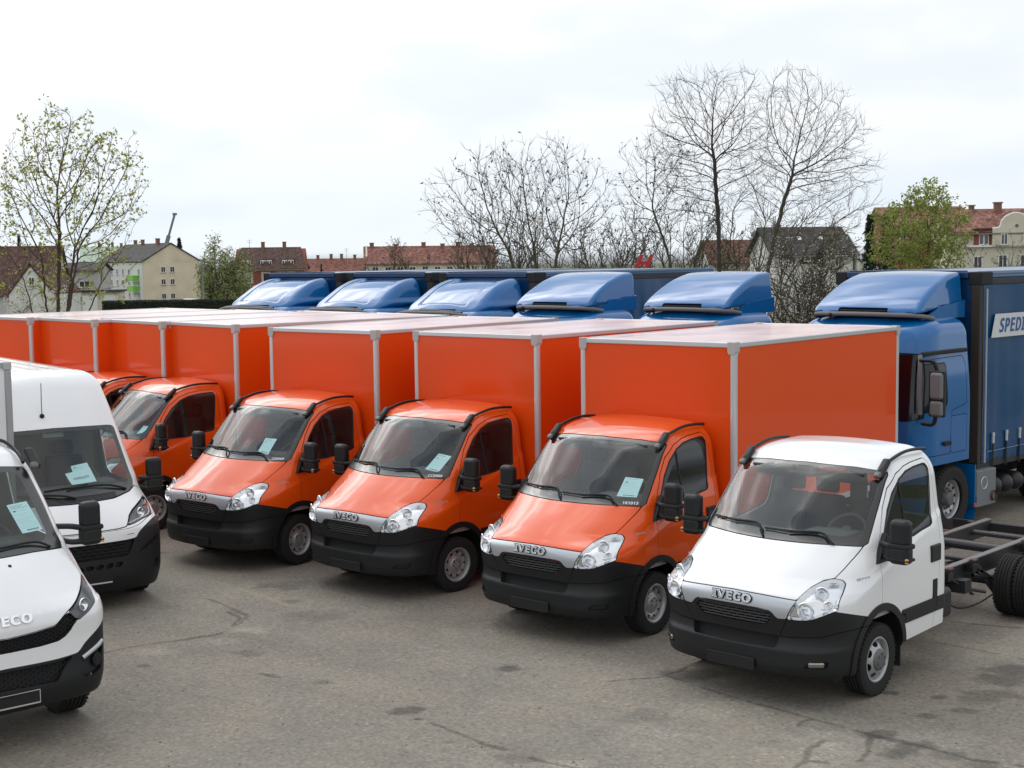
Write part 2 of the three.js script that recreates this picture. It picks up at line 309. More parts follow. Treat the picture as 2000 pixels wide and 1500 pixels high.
function discSkin(profile, holes, n = holes ? 72 : 30) {            // disc from a profile [r, out] with holes cut through; faces +x
  const S = { p: [], n: [], i: [] }, f = curve(profile), r0 = profile[0][0], r1 = profile[profile.length - 1][0], q = holes ? 12 : 6;
  for (let a = 0; a <= q; a++) for (let b = 0; b <= n; b++) {
    const r = mix(r0, r1, a / q), t = b / n * 2 * Math.PI, s = (f(r + 0.003) - f(r - 0.003)) / 0.006, l = Math.hypot(1, s);
    S.p.push(f(r), r * Math.sin(t), r * Math.cos(t)); S.n.push(1 / l, -s / l * Math.sin(t), -s / l * Math.cos(t));
  }
  for (let a = 0; a < q; a++) for (let b = 0; b < n; b++) { const k = a * (n + 1) + b; S.i.push(k, k + n + 1, k + 1, k + 1, k + n + 1, k + n + 2); }
  let T = S; if (holes) T = cut(S, (x, y, z) => holes(y, z))[1];
  for (let t = 0; t < T.i.length; t += 3) {            // make the faces look towards +x
    const [a, b, c] = [T.i[t], T.i[t + 1], T.i[t + 2]].map((v) => V(T.p[3 * v], T.p[3 * v + 1], T.p[3 * v + 2]));
    if (b.sub(a).cross(c.sub(a)).x < 0) [T.i[t + 1], T.i[t + 2]] = [T.i[t + 2], T.i[t + 1]];
  }
  return T;
}
const ringHoles = (n, R, rx, ry, ph = 0) => (y, z) => { let d = 1e9; for (let k = 0; k < n; k++) { const t = ph + k / n * 2 * Math.PI, a = y * Math.sin(t) + z * Math.cos(t) - R, b = -y * Math.cos(t) + z * Math.sin(t); d = Math.min(d, (Math.hypot(a / rx, b / ry) - 1) * Math.min(rx, ry)); } return d; };
const discGap = std(0.01, 0.01, 0.01, 0.9);
const wheelGeo = {};
function wheelShapes(kind) {
  if (wheelGeo[kind]) return wheelGeo[kind];
  const big = kind === 'lorry', R = big ? 0.5 : 0.345, r = big ? 0.29 : 0.205, w = big ? 0.3 : 0.215;
  const o = { R, w, tyre: tyreGeo(R, r, w) };
  const barrel = lathe([[r + 0.012, 0.09], [r + 0.012, 0.098], [r - 0.005, 0.1], [r - 0.012, 0.085], [r - 0.03, 0.05], [r - 0.03, -0.08]], 44).rotateZ(-Math.PI / 2);
  o.rimEdge = barrel;
  if (kind === 'steel') {                              // round holes and a dished middle
    o.disc = geo(discSkin([[0.03, 0.06], [0.09, 0.058], [0.115, 0.045], [0.135, 0.055], [0.16, 0.06], [0.182, 0.03]], ringHoles(9, 0.15, 0.019, 0.019)));
    o.hub = [geo(discSkin([[0.002, 0.078], [0.05, 0.078], [0.082, 0.072], [0.088, 0.052]], ringHoles(6, 0.052, 0.014, 0.014)))];
  } else if (kind === 'twin') {                        // oval slots, domed hub
    o.disc = geo(discSkin([[0.03, 0.112], [0.1, 0.108], [0.125, 0.096], [0.15, 0.08], [0.182, 0.05]], ringHoles(7, 0.147, 0.022, 0.04)));
    o.hub = [geo(discSkin([[0.002, 0.142], [0.06, 0.14], [0.098, 0.128], [0.11, 0.1]], null))];
    for (let k = 0; k < 6; k++) { const t = k / 6 * 2 * Math.PI; o.hub.push(new THREE.CylinderGeometry(0.012, 0.014, 0.02, 6).rotateZ(-Math.PI / 2).translate(0.14, 0.066 * Math.sin(t), 0.062 * Math.cos(t))); }
  } else {
    o.disc = geo(discSkin([[0.04, 0.02], [0.15, 0.02], [0.17, 0.05], [0.23, 0.07], [0.265, 0.03]], ringHoles(10, 0.21, 0.022, 0.03)));
    o.hub = [geo(discSkin([[0.002, 0.13], [0.09, 0.125], [0.11, 0.09], [0.12, 0.02]], null))];
    for (let k = 0; k < 10; k++) { const t = k / 10 * 2 * Math.PI; o.hub.push(new THREE.CylinderGeometry(0.014, 0.016, 0.05, 6).rotateZ(-Math.PI / 2).translate(0.045, 0.145 * Math.sin(t), 0.145 * Math.cos(t))); }
  }
  const back = new THREE.CircleGeometry(r, 28).rotateY(Math.PI / 2).translate(-0.03, 0, 0);
  o.back = back;
  return (wheelGeo[kind] = o);
}
function addWheel(parent, kind, x, y, z, steer = 0) {  // x > 0 faces +x
  const W = wheelShapes(kind), g = part('wheel', W.tyre, M.rubber, parent);
  g.position.set(x, y, z); g.rotation.y = (x < 0 ? Math.PI : 0) + steer; g.rotation.x = 0.4 * x + z;
  part('rim', [W.rimEdge, W.disc], M.rim, g); part('hub', W.hub, kind === 'steel' ? M.rim : M.hubGrey, g); part('brake_drum', W.back, discGap, g);
  return g;
}

// ---------------------------------------------------------------- the cab of the light trucks, cut into its panels
const L2 = (P) => { const f = polySD(P); return (x, y) => f(x, y); };
function dailyPanels(rearWindow) {
  const out = {}, seams = [], dark = [];
  let S = skin(dailyField, [-0.05, 0.26, -1.46], [1.1, 2.3, 1.08], rearWindow ? 0.0225 : 0.025);
  S = cut(S, (x) => x)[1];
  const whole = cut(skin(dailyField, [-0.05, 0.7, -1.5], [1.1, 2.32, 0.5], 0.06), (x) => x)[1];
  const wheel = (x, y, z) => (x < 0.5 ? 1 : y > 0.385 ? Math.hypot(z, y - 0.385) - 0.43 : Math.abs(z) - 0.43);
  const take = (g, w = 0.0035) => {                    // lifts a panel out, leaving a gap round it
    const [inn, r] = cut(S, (x, y, z) => g(x, y, z) + w); const [gap, rest] = cut(r, (x, y, z) => g(x, y, z) - w); S = rest; if (w > 0) seams.push(push(gap, -0.012)); return inn;
  };
  S = cut(S, wheel)[1];
  S = cut(S, (x, y, z) => Math.min(y - 0.306, z < -0.3 ? y - 0.425 + 0.03 * (z + 0.45) : 1))[1];
  // glass
  const ws = L2([[-0.3, 1.43], [0, 1.432], [0.6, 1.431], [0.872, 1.426], [0.896, 1.45], [0.86, 1.75], [0.818, 2.02], [0.795, 2.05], [0.5, 2.078], [0, 2.09], [-0.3, 2.09]]);
  const wsIn = L2([[-0.3, 1.5], [0.72, 1.5], [0.79, 1.51], [0.822, 1.55], [0.81, 1.75], [0.775, 1.985], [0.74, 2.02], [0.4, 2.05], [0, 2.062], [-0.3, 2.062]]);
  const wsG = (x, y, z) => (z < -0.75 ? 1 : ws(x, y));
  const wsAll = take(wsG, 0.004); [out.windscreen, out.frit] = cut(wsAll, (x, y) => wsIn(x, y));
  const sw = L2([[-0.075, 1.395], [-0.12, 1.47], [-0.27, 1.72], [-0.4, 1.87], [-0.557, 1.985], [-0.72, 2.04], [-0.9, 2.062], [-1.12, 2.072], [-1.16, 2.062], [-1.185, 2.02], [-1.15, 1.75], [-1.115, 1.52], [-1.095, 1.478], [-1.05, 1.46], [-0.88, 1.44], [-0.72, 1.41], [-0.55, 1.397]]);
  const swG = (x, y, z) => (x < 0.6 ? 1 : sw(z, y));
  const swAll = take(swG, 0); [out.sideGlass, out.sideSeal] = cut(swAll, (x, y, z) => sw(z, y) + 0.018);
  const [bar1, pane] = cut(out.sideGlass, (x, y, z) => Math.abs(z + 0.6 - 0.1 * (y - 1.4)) - 0.014); out.sideGlass = pane; out.sideSeal = joined(out.sideSeal, bar1);
  const rw = L2([[0.1, 1.5], [0.78, 1.5], [0.8, 1.55], [0.74, 1.98], [0.7, 2.0], [0.1, 2.0]]);
  const rwG = (x, y, z) => (z > -1.3 ? 1 : rw(x, y));
  if (rearWindow) out.rearGlass = take(rwG, 0);
  // lamp
  const lp = L2([[0.566, 0.843], [0.585, 0.9], [0.621, 0.985], [0.642, 1.042], [0.668, 1.11], [0.724, 1.158], [0.775, 1.176], [0.81, 1.178], [0.862, 1.165], [0.895, 1.135], [0.927, 1.061], [0.945, 0.963], [0.94, 0.936], [0.921, 0.927], [0.86, 0.896], [0.797, 0.866], [0.74, 0.852], [0.69, 0.847]]);
  out.lens = take((x, y, z) => (z < 0.3 ? 1 : lp(x, y)), 0.003);
  // hood, silver panel
  const hood = L2([[-0.3, 1.044], [0, 1.044], [0.3, 1.036], [0.633, 1.02], [0.648, 1.06], [0.672, 1.118], [0.728, 1.166], [0.802, 1.182], [0.825, 1.24], [0.848, 1.33], [0.874, 1.428], [0.5, 1.434], [0, 1.436], [-0.3, 1.436]]);
  out.hood = take((x, y, z) => (z < -0.1 ? 1 : hood(x, y)), 0.0045);
  const silver = L2([[-0.3, 1.06], [0, 1.06], [0.64, 1.04], [0.62, 0.985], [0.58, 0.9], [0.562, 0.846], [0.478, 0.842], [0.452, 0.862], [0.428, 0.89], [0.4, 0.908], [0.36, 0.917], [0, 0.922], [-0.3, 0.922]]);
  out.silver = take((x, y, z) => (z < 0.6 ? 1 : silver(x, y)), 0.002);
  // black lower front
  const P1 = curve([[0, 0.93], [0.5, 0.9], [0.56, 0.87], [0.69, 0.852], [0.797, 0.87], [0.86, 0.9], [0.93, 0.932], [1.1, 0.94]]);
  const black = (x, y, z) => Math.max(y - (z > 0.71 ? P1(x) : 0.932 - 0.26 * (0.71 - z)), -0.02 - z);
  let B; [B, S] = cut(S, black);
  const rest = S; S = B;
  const gr = L2([[-0.3, 0.9], [0, 0.9], [0.33, 0.898], [0.365, 0.893], [0.41, 0.856], [0.412, 0.835], [0.355, 0.77], [0.32, 0.757], [0, 0.757], [-0.3, 0.757]]);
  const grill = take((x, y, z) => (z < 0.7 ? 1 : gr(x, y)), 0); out.grilleBack = joined(push(grill, -0.05), rim(grill, 0.05));
  const intake = L2([[-0.3, 0.683], [0.3, 0.68], [0.475, 0.665], [0.462, 0.59], [0.44, 0.565], [0, 0.56], [-0.3, 0.56]]);
  const inT = take((x, y, z) => (z < 0.7 ? 1 : intake(x, y)), 0); out.intake = joined(push(inT, -0.07), rim(inT, 0.07));
  const bt = curve([[0, 0.675], [0.49, 0.672], [0.65, 0.68], [0.844, 0.698], [0.972, 0.73], [1.1, 0.74]]);
  const upper = take((x, y, z) => (z > 0.56 ? bt(x) : 0.73) - y, 0.004);
  { const s2 = S; S = upper; out.surround = take((x, y) => x - curve([[0.5, 0.45], [0.67, 0.482], [0.84, 0.56], [1, 0.6]])(y), 0.003); out.bumperTop = S; S = s2; }
  const fog = L2([[0.7, 0.4], [0.72, 0.445], [0.76, 0.475], [0.875, 0.485], [0.9, 0.47], [0.885, 0.41], [0.85, 0.395]]);
  out.fogHole = take((x, y, z) => (z < 0.5 ? 1 : fog(x, y)), 0);
  out.bumper = joined(S, rim(out.fogHole, 0.02)); out.fogBack = push(out.fogHole, -0.02);
  S = rest;
  // door, arch trim, strip
  const arch = (x, y, z) => (x < 0.5 ? 1 : (y > 0.385 ? Math.hypot(z, y - 0.385) : Math.abs(z)) - 0.5);
  let A1, A2; [A1, S] = cut(S, (x, y, z) => Math.max(arch(x, y, z), y - 1.0)); 
  out.arch = A1;
  { const [q, b] = cut(out.bumper, (x, y, z) => arch(x, y, z)); out.bumper = b; out.arch = joined(out.arch, q); }
  { const [q, b] = cut(out.bumperTop, (x, y, z) => arch(x, y, z)); out.bumperTop = b; out.arch = joined(out.arch, q); }
  out.arch = joined(push(out.arch, 0.014), rim(push(out.arch, 0.014), 0.05));
  const door = L2([[-0.02, 0.7], [-0.015, 1.1], [-0.02, 1.31], [-0.03, 1.38], [-0.09, 1.5], [-0.23, 1.74], [-0.37, 1.91], [-0.55, 2.03], [-0.72, 2.08], [-0.9, 2.1], [-1.17, 2.112], [-1.215, 2.07], [-1.222, 1.6], [-1.207, 1.3], [-1.16, 0.9], [-1.09, 0.62], [-1.05, 0.44], [-1.04, 0.3], [-0.46, 0.3], [-0.46, 0.7]]);
  out.door = take((x, y, z) => (x < 0.6 ? 1 : door(z, y)), 0.004);
  const strip = (x, y, z) => Math.max(Math.abs(y - 0.675) - 0.07, x < 0.6 ? 1 : -1, z + 0.4, -1.3 - z);
  const st = []; for (const k of ['door']) { const [q, b] = cut(out[k], strip); out[k] = b; st.push(q); } { const [q, b] = cut(S, strip); S = b; st.push(q); }
  out.strip = thick(push(joined(...st), 0.012), 0.02);
  out.shell = S;
  out.gaps = joined(...seams);
  // inside
  let I = cut(whole, (x, y) => 0.75 - y)[0]; I = cut(I, (x, y, z) => Math.min(wsG(x, y, z) - 0.01, swG(x, y, z) - 0.01, rearWindow ? rwG(x, y, z) - 0.01 : 1))[1];
  I = cut(I, (x, y, z) => z - 0.34)[0];
  out.lining = push(I, -0.035);
  return out;
}
const DP = [dailyPanels(false), dailyPanels(true)];
const DG = DP.map((P) => {                              // shared geometries for both variants
  const g = {};
  for (const k of ['windscreen', 'frit', 'hood', 'silver', 'grilleBack', 'intake', 'surround', 'bumper', 'shell', 'gaps', 'lining']) g[k] = geo(both(P[k]));
  if (P.rearGlass) g.rearGlass = geo(both(P.rearGlass));
  for (const k of ['hood', 'silver', 'shell', 'bumper', 'surround']) g[k] = geo(both(thick(P[k], 0.012)));
  for (const s of [0, 1]) {
    const f = s ? (S) => geo(S) : (S) => geo(mirrored(S)), q = (g[s] = {});
    q.door = f(thick(P.door, 0.014)); q.pane = f(push(P.sideGlass, -0.006)); q.seal = f(P.sideSeal); q.lens = f(P.lens); q.bumperTop = f(thick(P.bumperTop, 0.012)); for (const k of ['fogBack', 'arch', 'strip']) q[k] = f(P[k]);
    const housing = push(P.lens, (x, y, z) => -0.062 - 0.008 * Math.sin(y * 21 - x * 8) - 0.006 * Math.sin(x * 24 + y * 6)); { const q = new THREE.BufferGeometry(); q.setAttribute('position', new THREE.Float32BufferAttribute(housing.p, 3)); q.setIndex(housing.i); q.computeVertexNormals(); housing.n = Array.from(q.attributes.normal.array); }
    q.housing = f(joined(housing, rim(P.lens, 0.06)));
  }
  return g;
});
const bowlGeo = mergeGeometries([lathe([[0.002, -0.045], [0.03, -0.036], [0.055, -0.012], [0.066, 0.02], [0.074, 0.022], [0.076, 0.008]], 24).rotateX(Math.PI / 2), new THREE.SphereGeometry(0.013, 10, 8).translate(0, 0, -0.015)].map(plain));
const mirrorGeo = (() => {
  const top = new RoundedBoxGeometry(0.2, 0.26, 0.13, 4, 0.055).translate(0.17, 0.12, 0), low = new RoundedBoxGeometry(0.205, 0.18, 0.145, 4, 0.05).translate(0.17, -0.08, 0);
  const band = new RoundedBoxGeometry(0.222, 0.05, 0.155, 3, 0.02).translate(0.17, 0.0, 0);
  const band2 = new RoundedBoxGeometry(0.222, 0.03, 0.155, 3, 0.013).translate(0.17, -0.125, 0);
  const arm = [tube([[-0.03, 0.01, 0.0], [0.04, 0.0, 0.03], [0.1, 0.0, 0.05]], 0.026, 10), tube([[-0.03, -0.1, 0.0], [0.04, -0.125, 0.03], [0.1, -0.125, 0.05]], 0.024, 10)];
  const base = new THREE.ExtrudeGeometry(new THREE.Shape([[0.09, -0.17], [-0.1, -0.165], [-0.16, -0.07], [-0.12, 0.02], [-0.06, 0.075], [0.0, -0.02]].map((p) => new THREE.Vector2(...p))), { depth: 0.035, bevelEnabled: true, bevelSize: 0.012, bevelThickness: 0.012, bevelSegments: 2 }).rotateY(-Math.PI / 2).translate(-0.01, 0.0, 0);
  return { housing: [top, low], band: [band, band2], arm, base: [base], lamp: [new RoundedBoxGeometry(0.035, 0.05, 0.03, 2, 0.012).translate(0.262, -0.125, 0.062)], glass: [box(0.15, 0.2, 0.004, 0.17, 0.12, -0.066)] };
})();
const flipX = (g) => {                                  // mirror image with its faces still turned outwards
  const q = g.index ? g.toNonIndexed() : g.clone(); q.scale(-1, 1, 1);
  for (const k of ['position', 'normal', 'uv']) { const b = q.attributes[k], n = b.itemSize, a = b.array; for (let t = 0; t < b.count; t += 3) for (let d = 0; d < n; d++) { const v = a[(t + 1) * n + d]; a[(t + 1) * n + d] = a[(t + 2) * n + d]; a[(t + 2) * n + d] = v; } }
  return q;
};
function sided(parent, name, gs, m, s) { return part(name, s > 0 ? gs : gs.map((g) => flipX(g.index ? g : g)), m, parent); }
const letterGeo = letters('IVECO', 0.074, 0.012, 1.42).rotateX(-0.14);
const letterShade = (() => { const g = new TextGeometry('IVECO', { font: fontBold, size: 0.074, depth: 0.004, curveSegments: 5, bevelEnabled: true, bevelThickness: 0.002, bevelSize: 0.0085, bevelSegments: 1 }); g.computeBoundingBox(); return g.translate(-(g.boundingBox.max.x + g.boundingBox.min.x) / 2, 0, 0).scale(1.42, 1, 1).rotateX(-0.14); })();  // added dark backing that paints the shadow round the raised letters
const slatGeo = (() => {                               // grille: five bars and the short struts between them
  const rows = [0.775, 0.803, 0.831, 0.859, 0.887], bars = [], struts = [];
  const half = (y) => 0.32 + 0.085 * clamp((y - 0.757) / 0.08, 0, 1);
  const zed = (x, y) => DZ(y) - DA(y) * x * x - DB(y) * x ** 6 - 0.022;
  for (const y of rows) { const P = []; for (let k = 0; k <= 10; k++) { const x = mix(-half(y), half(y), k / 10); P.push([x, y, zed(x, y)]); } bars.push(tube(P, 0.0075, 20, 6)); }
  for (let r = 0; r < 4; r++) for (let k = -4; k <= 4; k++) { const x = k * 0.092 + (r % 2 ? 0.046 : 0), y = rows[r] + 0.014; if (Math.abs(x) > half(y) - 0.01) continue; struts.push(bar([x - 0.012, y - 0.014, zed(x, y)], [x + 0.012, y + 0.014, zed(x, y)], 0.005, 0.005, 5)); }
  return { bars, struts };
})();
const front = (x, y, o = 0) => [x, y, DZ(y) - DA(y) * x * x - DB(y) * Math.abs(x) ** 6 + o];
const wiperGeo = (ax, ay, bx, by, px, py) => [         // blade from a to b, arm from the pivot p
  tube([front(ax, ay, 0.012), front(mix(ax, bx, 0.5), mix(ay, by, 0.5), 0.014), front(bx, by, 0.012)], 0.009, 12, 6),
  tube([front(ax, ay, 0.03), front(mix(ax, bx, 0.5), mix(ay, by, 0.5), 0.036), front(bx, by, 0.03)], 0.006, 12, 6),
  tube([front(mix(ax, bx, 0.5), mix(ay, by, 0.5), 0.04), front(mix(bx, px, 0.35), mix(ay, by, 0.6) + 0.005, 0.05), front(mix(bx, px, 0.75), mix(by, py, 0.6), 0.045), front(px, py, 0.02)], 0.011, 14, 6),
];
const wipers = [wiperGeo(-0.8, 1.528, -0.2, 1.548, -0.05, 1.45), wiperGeo(-0.08, 1.517, 0.46, 1.515, 0.65, 1.435)];
const railGeo = [-1, 1].map((s) => tube([[s * 0.765, 2.06, -0.4], [s * 0.768, 2.105, -0.47], [s * 0.775, 2.155, -0.62], [s * 0.78, 2.2, -0.85], [s * 0.785, 2.205, -1.08], [s * 0.787, 2.19, -1.28]], 0.017, 24, 8));
const podGeo = [-1, 1].map((s) => { const g = new RoundedBoxGeometry(0.085, 0.06, 0.24, 4, 0.028); g.rotateX(0.68).translate(s * 0.765, 2.082, -0.46); return g; });
const podLens = [-1, 1].map((s) => { const g = new RoundedBoxGeometry(0.07, 0.045, 0.07, 4, 0.02); g.rotateX(0.68).translate(s * 0.765, 2.028, -0.362); return g; });
const seatGeo = (x, w) => [new RoundedBoxGeometry(w, 0.16, 0.5, 3, 0.06).translate(x, 1.0, -0.75), new RoundedBoxGeometry(w, 0.62, 0.16, 3, 0.06).rotateX(-0.12).translate(x, 1.35, -1.05)];
const headrest = (x) => new RoundedBoxGeometry(0.26, 0.18, 0.1, 3, 0.045).translate(x, 1.76, -1.1);
const dashGeo = [new RoundedBoxGeometry(1.66, 0.3, 0.42, 4, 0.09).translate(0, 1.28, -0.08), new RoundedBoxGeometry(0.5, 0.1, 0.3, 3, 0.04).translate(0.42, 1.44, -0.1), box(1.5, 0.5, 0.1, 0, 1.0, -0.1)];
const steerGeo = [new THREE.TorusGeometry(0.2, 0.018, 8, 28), new THREE.BoxGeometry(0.36, 0.05, 0.02), new THREE.CylinderGeometry(0.06, 0.06, 0.03, 14).rotateX(Math.PI / 2)].map((g) => plain(g.rotateX(-0.75).translate(0.42, 1.44, -0.38)));
const underGeo = [box(1.0, 0.42, 1.15, 0, 0.62, 0.2), box(1.75, 0.06, 0.8, 0, 0.47, -0.9), box(1.82, 0.3, 0.04, 0, 0.9, -0.45)];  // dark engine and floor boxes, added to block light under the open cab
const linerGeo = [-1, 1].map((s) => mergeGeometries([new THREE.CircleGeometry(0.456, 24, 0, Math.PI).rotateY(s * Math.PI / 2).translate(s * 0.572, 0.385, 0), new THREE.PlaneGeometry(0.912, 0.1).rotateY(s * Math.PI / 2).translate(s * 0.572, 0.337, 0), new THREE.CylinderGeometry(0.455, 0.455, 0.42, 24, 1, true, 0, Math.PI).rotateZ(Math.PI / 2).translate(s * 0.78, 0.385, 0)].map(plain)));
const flapGeo = [-1, 1].map((s) => box(0.24, 0.36, 0.012, s * 0.85, 0.36, -0.46));
function makeDaily(o, paint, opt) {
  const G = DG[opt.rearWindow ? 1 : 0];
  part('cab_body', G.shell, paint, o); part('panel_gap', G.gaps, M.gap, o);
  part('bonnet', G.hood, paint, o);
  part('cab_lining', G.lining, M.lining, o);
  const fr = part('front_panel', G.silver, M.silver, o);
  const lt = part('brand_lettering', letterGeo, M.chrome, fr); lt.position.set(0, 0.95, 0.979); const lb = part('letter_shade', letterShade, M.plasticDark, fr); lb.position.set(0, 0.95, 0.979);
  const gr = part('grille', G.grilleBack, M.plasticDark, o);
  for (const b of slatGeo.bars) part('slat', b, M.slat, gr);
  part('strut', slatGeo.struts, M.slat, gr);
  part('grille_surround', G.surround, M.plastic, o); part('air_intake', G.intake, M.plasticDark, o);
  part('bumper', G.bumper, M.plastic, o); 
  part('number_plate_holder', [new RoundedBoxGeometry(0.52, 0.115, 0.02, 2, 0.008).translate(0, 0.385, 0.992), box(0.5, 0.012, 0.026, 0, 0.335, 0.99)], M.plasticDark, o);
  if (opt.fog) for (const s of [-1, 1]) { const f = part('fog_lamp', [new RoundedBoxGeometry(0.15, 0.055, 0.06, 3, 0.02)], M.fogLamp, o); f.position.set(s * 0.8, 0.44, 0.815); f.rotation.y = s * 0.7; }
  part('underbody', underGeo, M.gap, o);
  const ws = part('windscreen', G.windscreen, M.glass, o);
  part('screen_border', G.frit, M.frit, ws);
  for (const w of wipers) part('wiper', w, M.plasticDark, ws);
  for (const s of [-1, 1]) {
    const q = G[s > 0 ? 1 : 0];
    const k = s > 0 ? 1 : 0; part('bumper_corner', q.bumperTop, M.plastic, o); part('fog_lamp_recess', q.fogBack, M.plasticDark, o); const wa = part('wheel_arch', q.arch, M.plastic, o); part('wheel_liner', linerGeo[k], M.plasticDark, wa); part('mud_flap', flapGeo[k], M.rubber, wa); part('side_strip', q.strip, M.plastic, o);
    const d = part('door', q.door, paint, o);
    part('window_pane', q.pane, M.glassDark, d); part('window_seal', q.seal, M.plasticDark, d);
    part('door_handle', [new RoundedBoxGeometry(0.03, 0.17, 0.2, 3, 0.014).translate(s * 1.012, 1.19, -1.09)], M.plastic, d);
    part('door_catch', [new RoundedBoxGeometry(0.016, 0.2, 0.1, 3, 0.007).translate(s * 1.01, 0.83, -1.085)], M.plasticDark, d);
    const h = part('headlight', q.lens, M.lens, o); part('reflector', q.housing, M.reflector, h);
    for (const [x, y, k] of [[0.715, 0.935, 1.05], [0.785, 1.07, 0.85], [0.88, 0.985, 0.55]]) { const b = part('lamp_bowl', bowlGeo, M.chrome, h); b.position.set(s * x, y, front(x, y)[2] - 0.042); b.rotation.y = s * (x > 0.85 ? 0.7 : 0.35); b.scale.setScalar(k); }
    const mi = new THREE.Group(); mi.name = 'mirror'; mi.position.set(s * 1.0, 1.44, -0.06); o.add(mi);
    const gm = (k) => (s > 0 ? mirrorGeo[k] : mirrorGeo[k].map(flipX));
    part('mirror_housing', gm('housing'), M.plastic, mi); part('mirror_band', gm('band'), M.plasticDark, mi); part('mirror_arm', gm('arm'), M.plastic, mi); part('mirror_base', gm('base'), M.plastic, mi); part('indicator', gm('lamp'), M.amber, mi); part('mirror_glass', gm('glass'), M.chrome, mi);
    const r = part('roof_rail', railGeo[s > 0 ? 1 : 0], M.plastic, o); part('rail_foot', podGeo[s > 0 ? 1 : 0], M.plastic, r); part('marker_lens', podLens[s > 0 ? 1 : 0], M.lensGrey, r);
    addWheel(o, opt.rim, s * 0.88, 0.345, 0);
  }
  if (G.rearGlass) part('rear_window', G.rearGlass, M.glass, o);
  part('steering_wheel', steerGeo, M.trim, o); part('dashboard', dashGeo, M.trim, o);
  for (const x of [-0.38, 0.38]) part('sun_visor', new RoundedBoxGeometry(0.5, 0.17, 0.02, 2, 0.008).rotateX(0.75).translate(x, 1.97, -0.4), M.trim, o);
  part('rear_view_console', new RoundedBoxGeometry(0.22, 0.1, 0.12, 3, 0.03).translate(0, 2.0, -0.36), M.trim, o);
  for (const [x, w] of [[0.42, 0.48], [-0.2, 0.42], [-0.6, 0.42]]) { const q = part('seat', seatGeo(x, w), M.seat, o); part('headrest', headrest(x), M.seat, q); }
  for (const s of [-1, 1]) part('badge', letters(opt.badge, 0.045, 0.004).rotateY(s * 1.35).translate(s * 0.958, 1.125, 0.255), M.cap, o);
  return o;
}
// steel frame under the load, and the box
function addChassis(o, zEnd, twin, rim, bare) {
  for (const s of [-1, 1]) {
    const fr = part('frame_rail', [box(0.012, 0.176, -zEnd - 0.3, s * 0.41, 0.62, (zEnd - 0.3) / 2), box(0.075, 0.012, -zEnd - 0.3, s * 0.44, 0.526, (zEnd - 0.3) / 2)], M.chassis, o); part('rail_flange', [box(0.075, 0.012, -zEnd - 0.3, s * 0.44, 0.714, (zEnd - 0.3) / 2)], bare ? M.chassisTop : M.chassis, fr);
    for (const x of twin ? [0.67, 0.9] : [0.87]) addWheel(o, rim, s * x, 0.345, -3.75);
    if (bare) {
      part('leaf_spring', [0, 1, 2].map((k) => tube([[s * 0.5, 0.55, -3.05 - k * 0.12], [s * 0.5, 0.42 - k * 0.025, -3.75], [s * 0.5, 0.55, -4.45 + k * 0.12]], 0.022, 16, 6)), M.chassis, o);
      for (const z of [-2.45, -3.05, -4.45, -5.2]) part('bracket', [box(0.08, 0.08, 0.12, s * 0.49, 0.63, z)], M.chassis, o), part('bracket_plate', [box(0.07, 0.012, 0.09, s * 0.51, 0.724, z)], M.rust, o);
    }
  }
  const xs = bare ? [[-1.9, 0.04], [-2.56, 0.05], [-3.42, 0.03], [-4.2, 0.06], [-5.0, 0.035]] : [[-2, 0.04], [-3.4, 0.04], [-5, 0.04]];
  for (const [z, r] of xs) part('cross_member', bar([-0.41, 0.63, z], [0.41, 0.63, z], r, r, 14), bare ? M.tubeGrey : M.chassis, o);
  part('rear_beam', [box(1.8, 0.1, 0.06, 0, bare ? 0.62 : 0.5, zEnd + 0.02)], M.chassis, o);
  part('rear_axle', [bar([-0.75, 0.36, -3.75], [0.75, 0.36, -3.75], 0.06, 0.06, 12), new THREE.SphereGeometry(0.17, 16, 12).translate(0, 0.36, -3.75), bar([0, 0.42, -1.3], [0, 0.38, -3.6], 0.045, 0.045, 10)], M.chassis, o);
  if (bare) {
    part('transmission_brake', [new RoundedBoxGeometry(0.3, 0.24, 0.5, 4, 0.05).translate(0.2, 0.5, -2.0), new THREE.SphereGeometry(0.16, 16, 12).translate(0.1, 0.42, -2.5)], M.chassis, o);
    part('bracket', box(0.3, 0.05, 0.5, 0.6, 0.55, -1.75), M.chassis, o); part('stay', [bar([0.5, 0.5, -2.6], [0.72, 0.42, -2.9], 0.02)], M.chassis, o); part('pipe', [tube([[0.5, 0.6, -2.5], [0.62, 0.5, -2.6], [0.62, 0.4, -2.8], [0.5, 0.35, -3.0]], 0.014, 14, 5)], M.chassis, o);
    part('side_protector', [new RoundedBoxGeometry(0.14, 0.3, 0.26, 4, 0.05).translate(0.93, 0.62, -1.38)], M.plastic, o);
    part('shock_absorber', [bar([0.38, 0.62, -3.35], [0.56, 0.25, -3.55], 0.035, 0.03, 10), bar([-0.38, 0.62, -3.35], [-0.56, 0.25, -3.55], 0.035, 0.03, 10)], M.chassis, o);
    part('cable', [tube([[0.35, 0.34, -2.6], [0.42, 0.2, -2.85], [0.5, 0.2, -3.2], [0.6, 0.3, -3.45]], 0.009, 20, 5), tube([[-0.3, 0.6, -2.1], [-0.1, 0.55, -2.8], [0.1, 0.6, -3.3], [0.3, 0.6, -4.1]], 0.012, 24, 5), tube([[-0.25, 0.62, -2.0], [0.0, 0.57, -2.6], [0.25, 0.6, -3.1]], 0.01, 20, 5)], M.rubber, o);
    part('air_tank', [new RoundedBoxGeometry(0.3, 0.16, 0.2, 3, 0.04).translate(0.16, 0.62, -2.75), bar([0.3, 0.58, -2.5], [0.3, 0.58, -3.1], 0.05, 0.05, 12), box(0.2, 0.14, 0.16, 0.55, 0.52, -2.62)], M.chassis, o);
  }
}
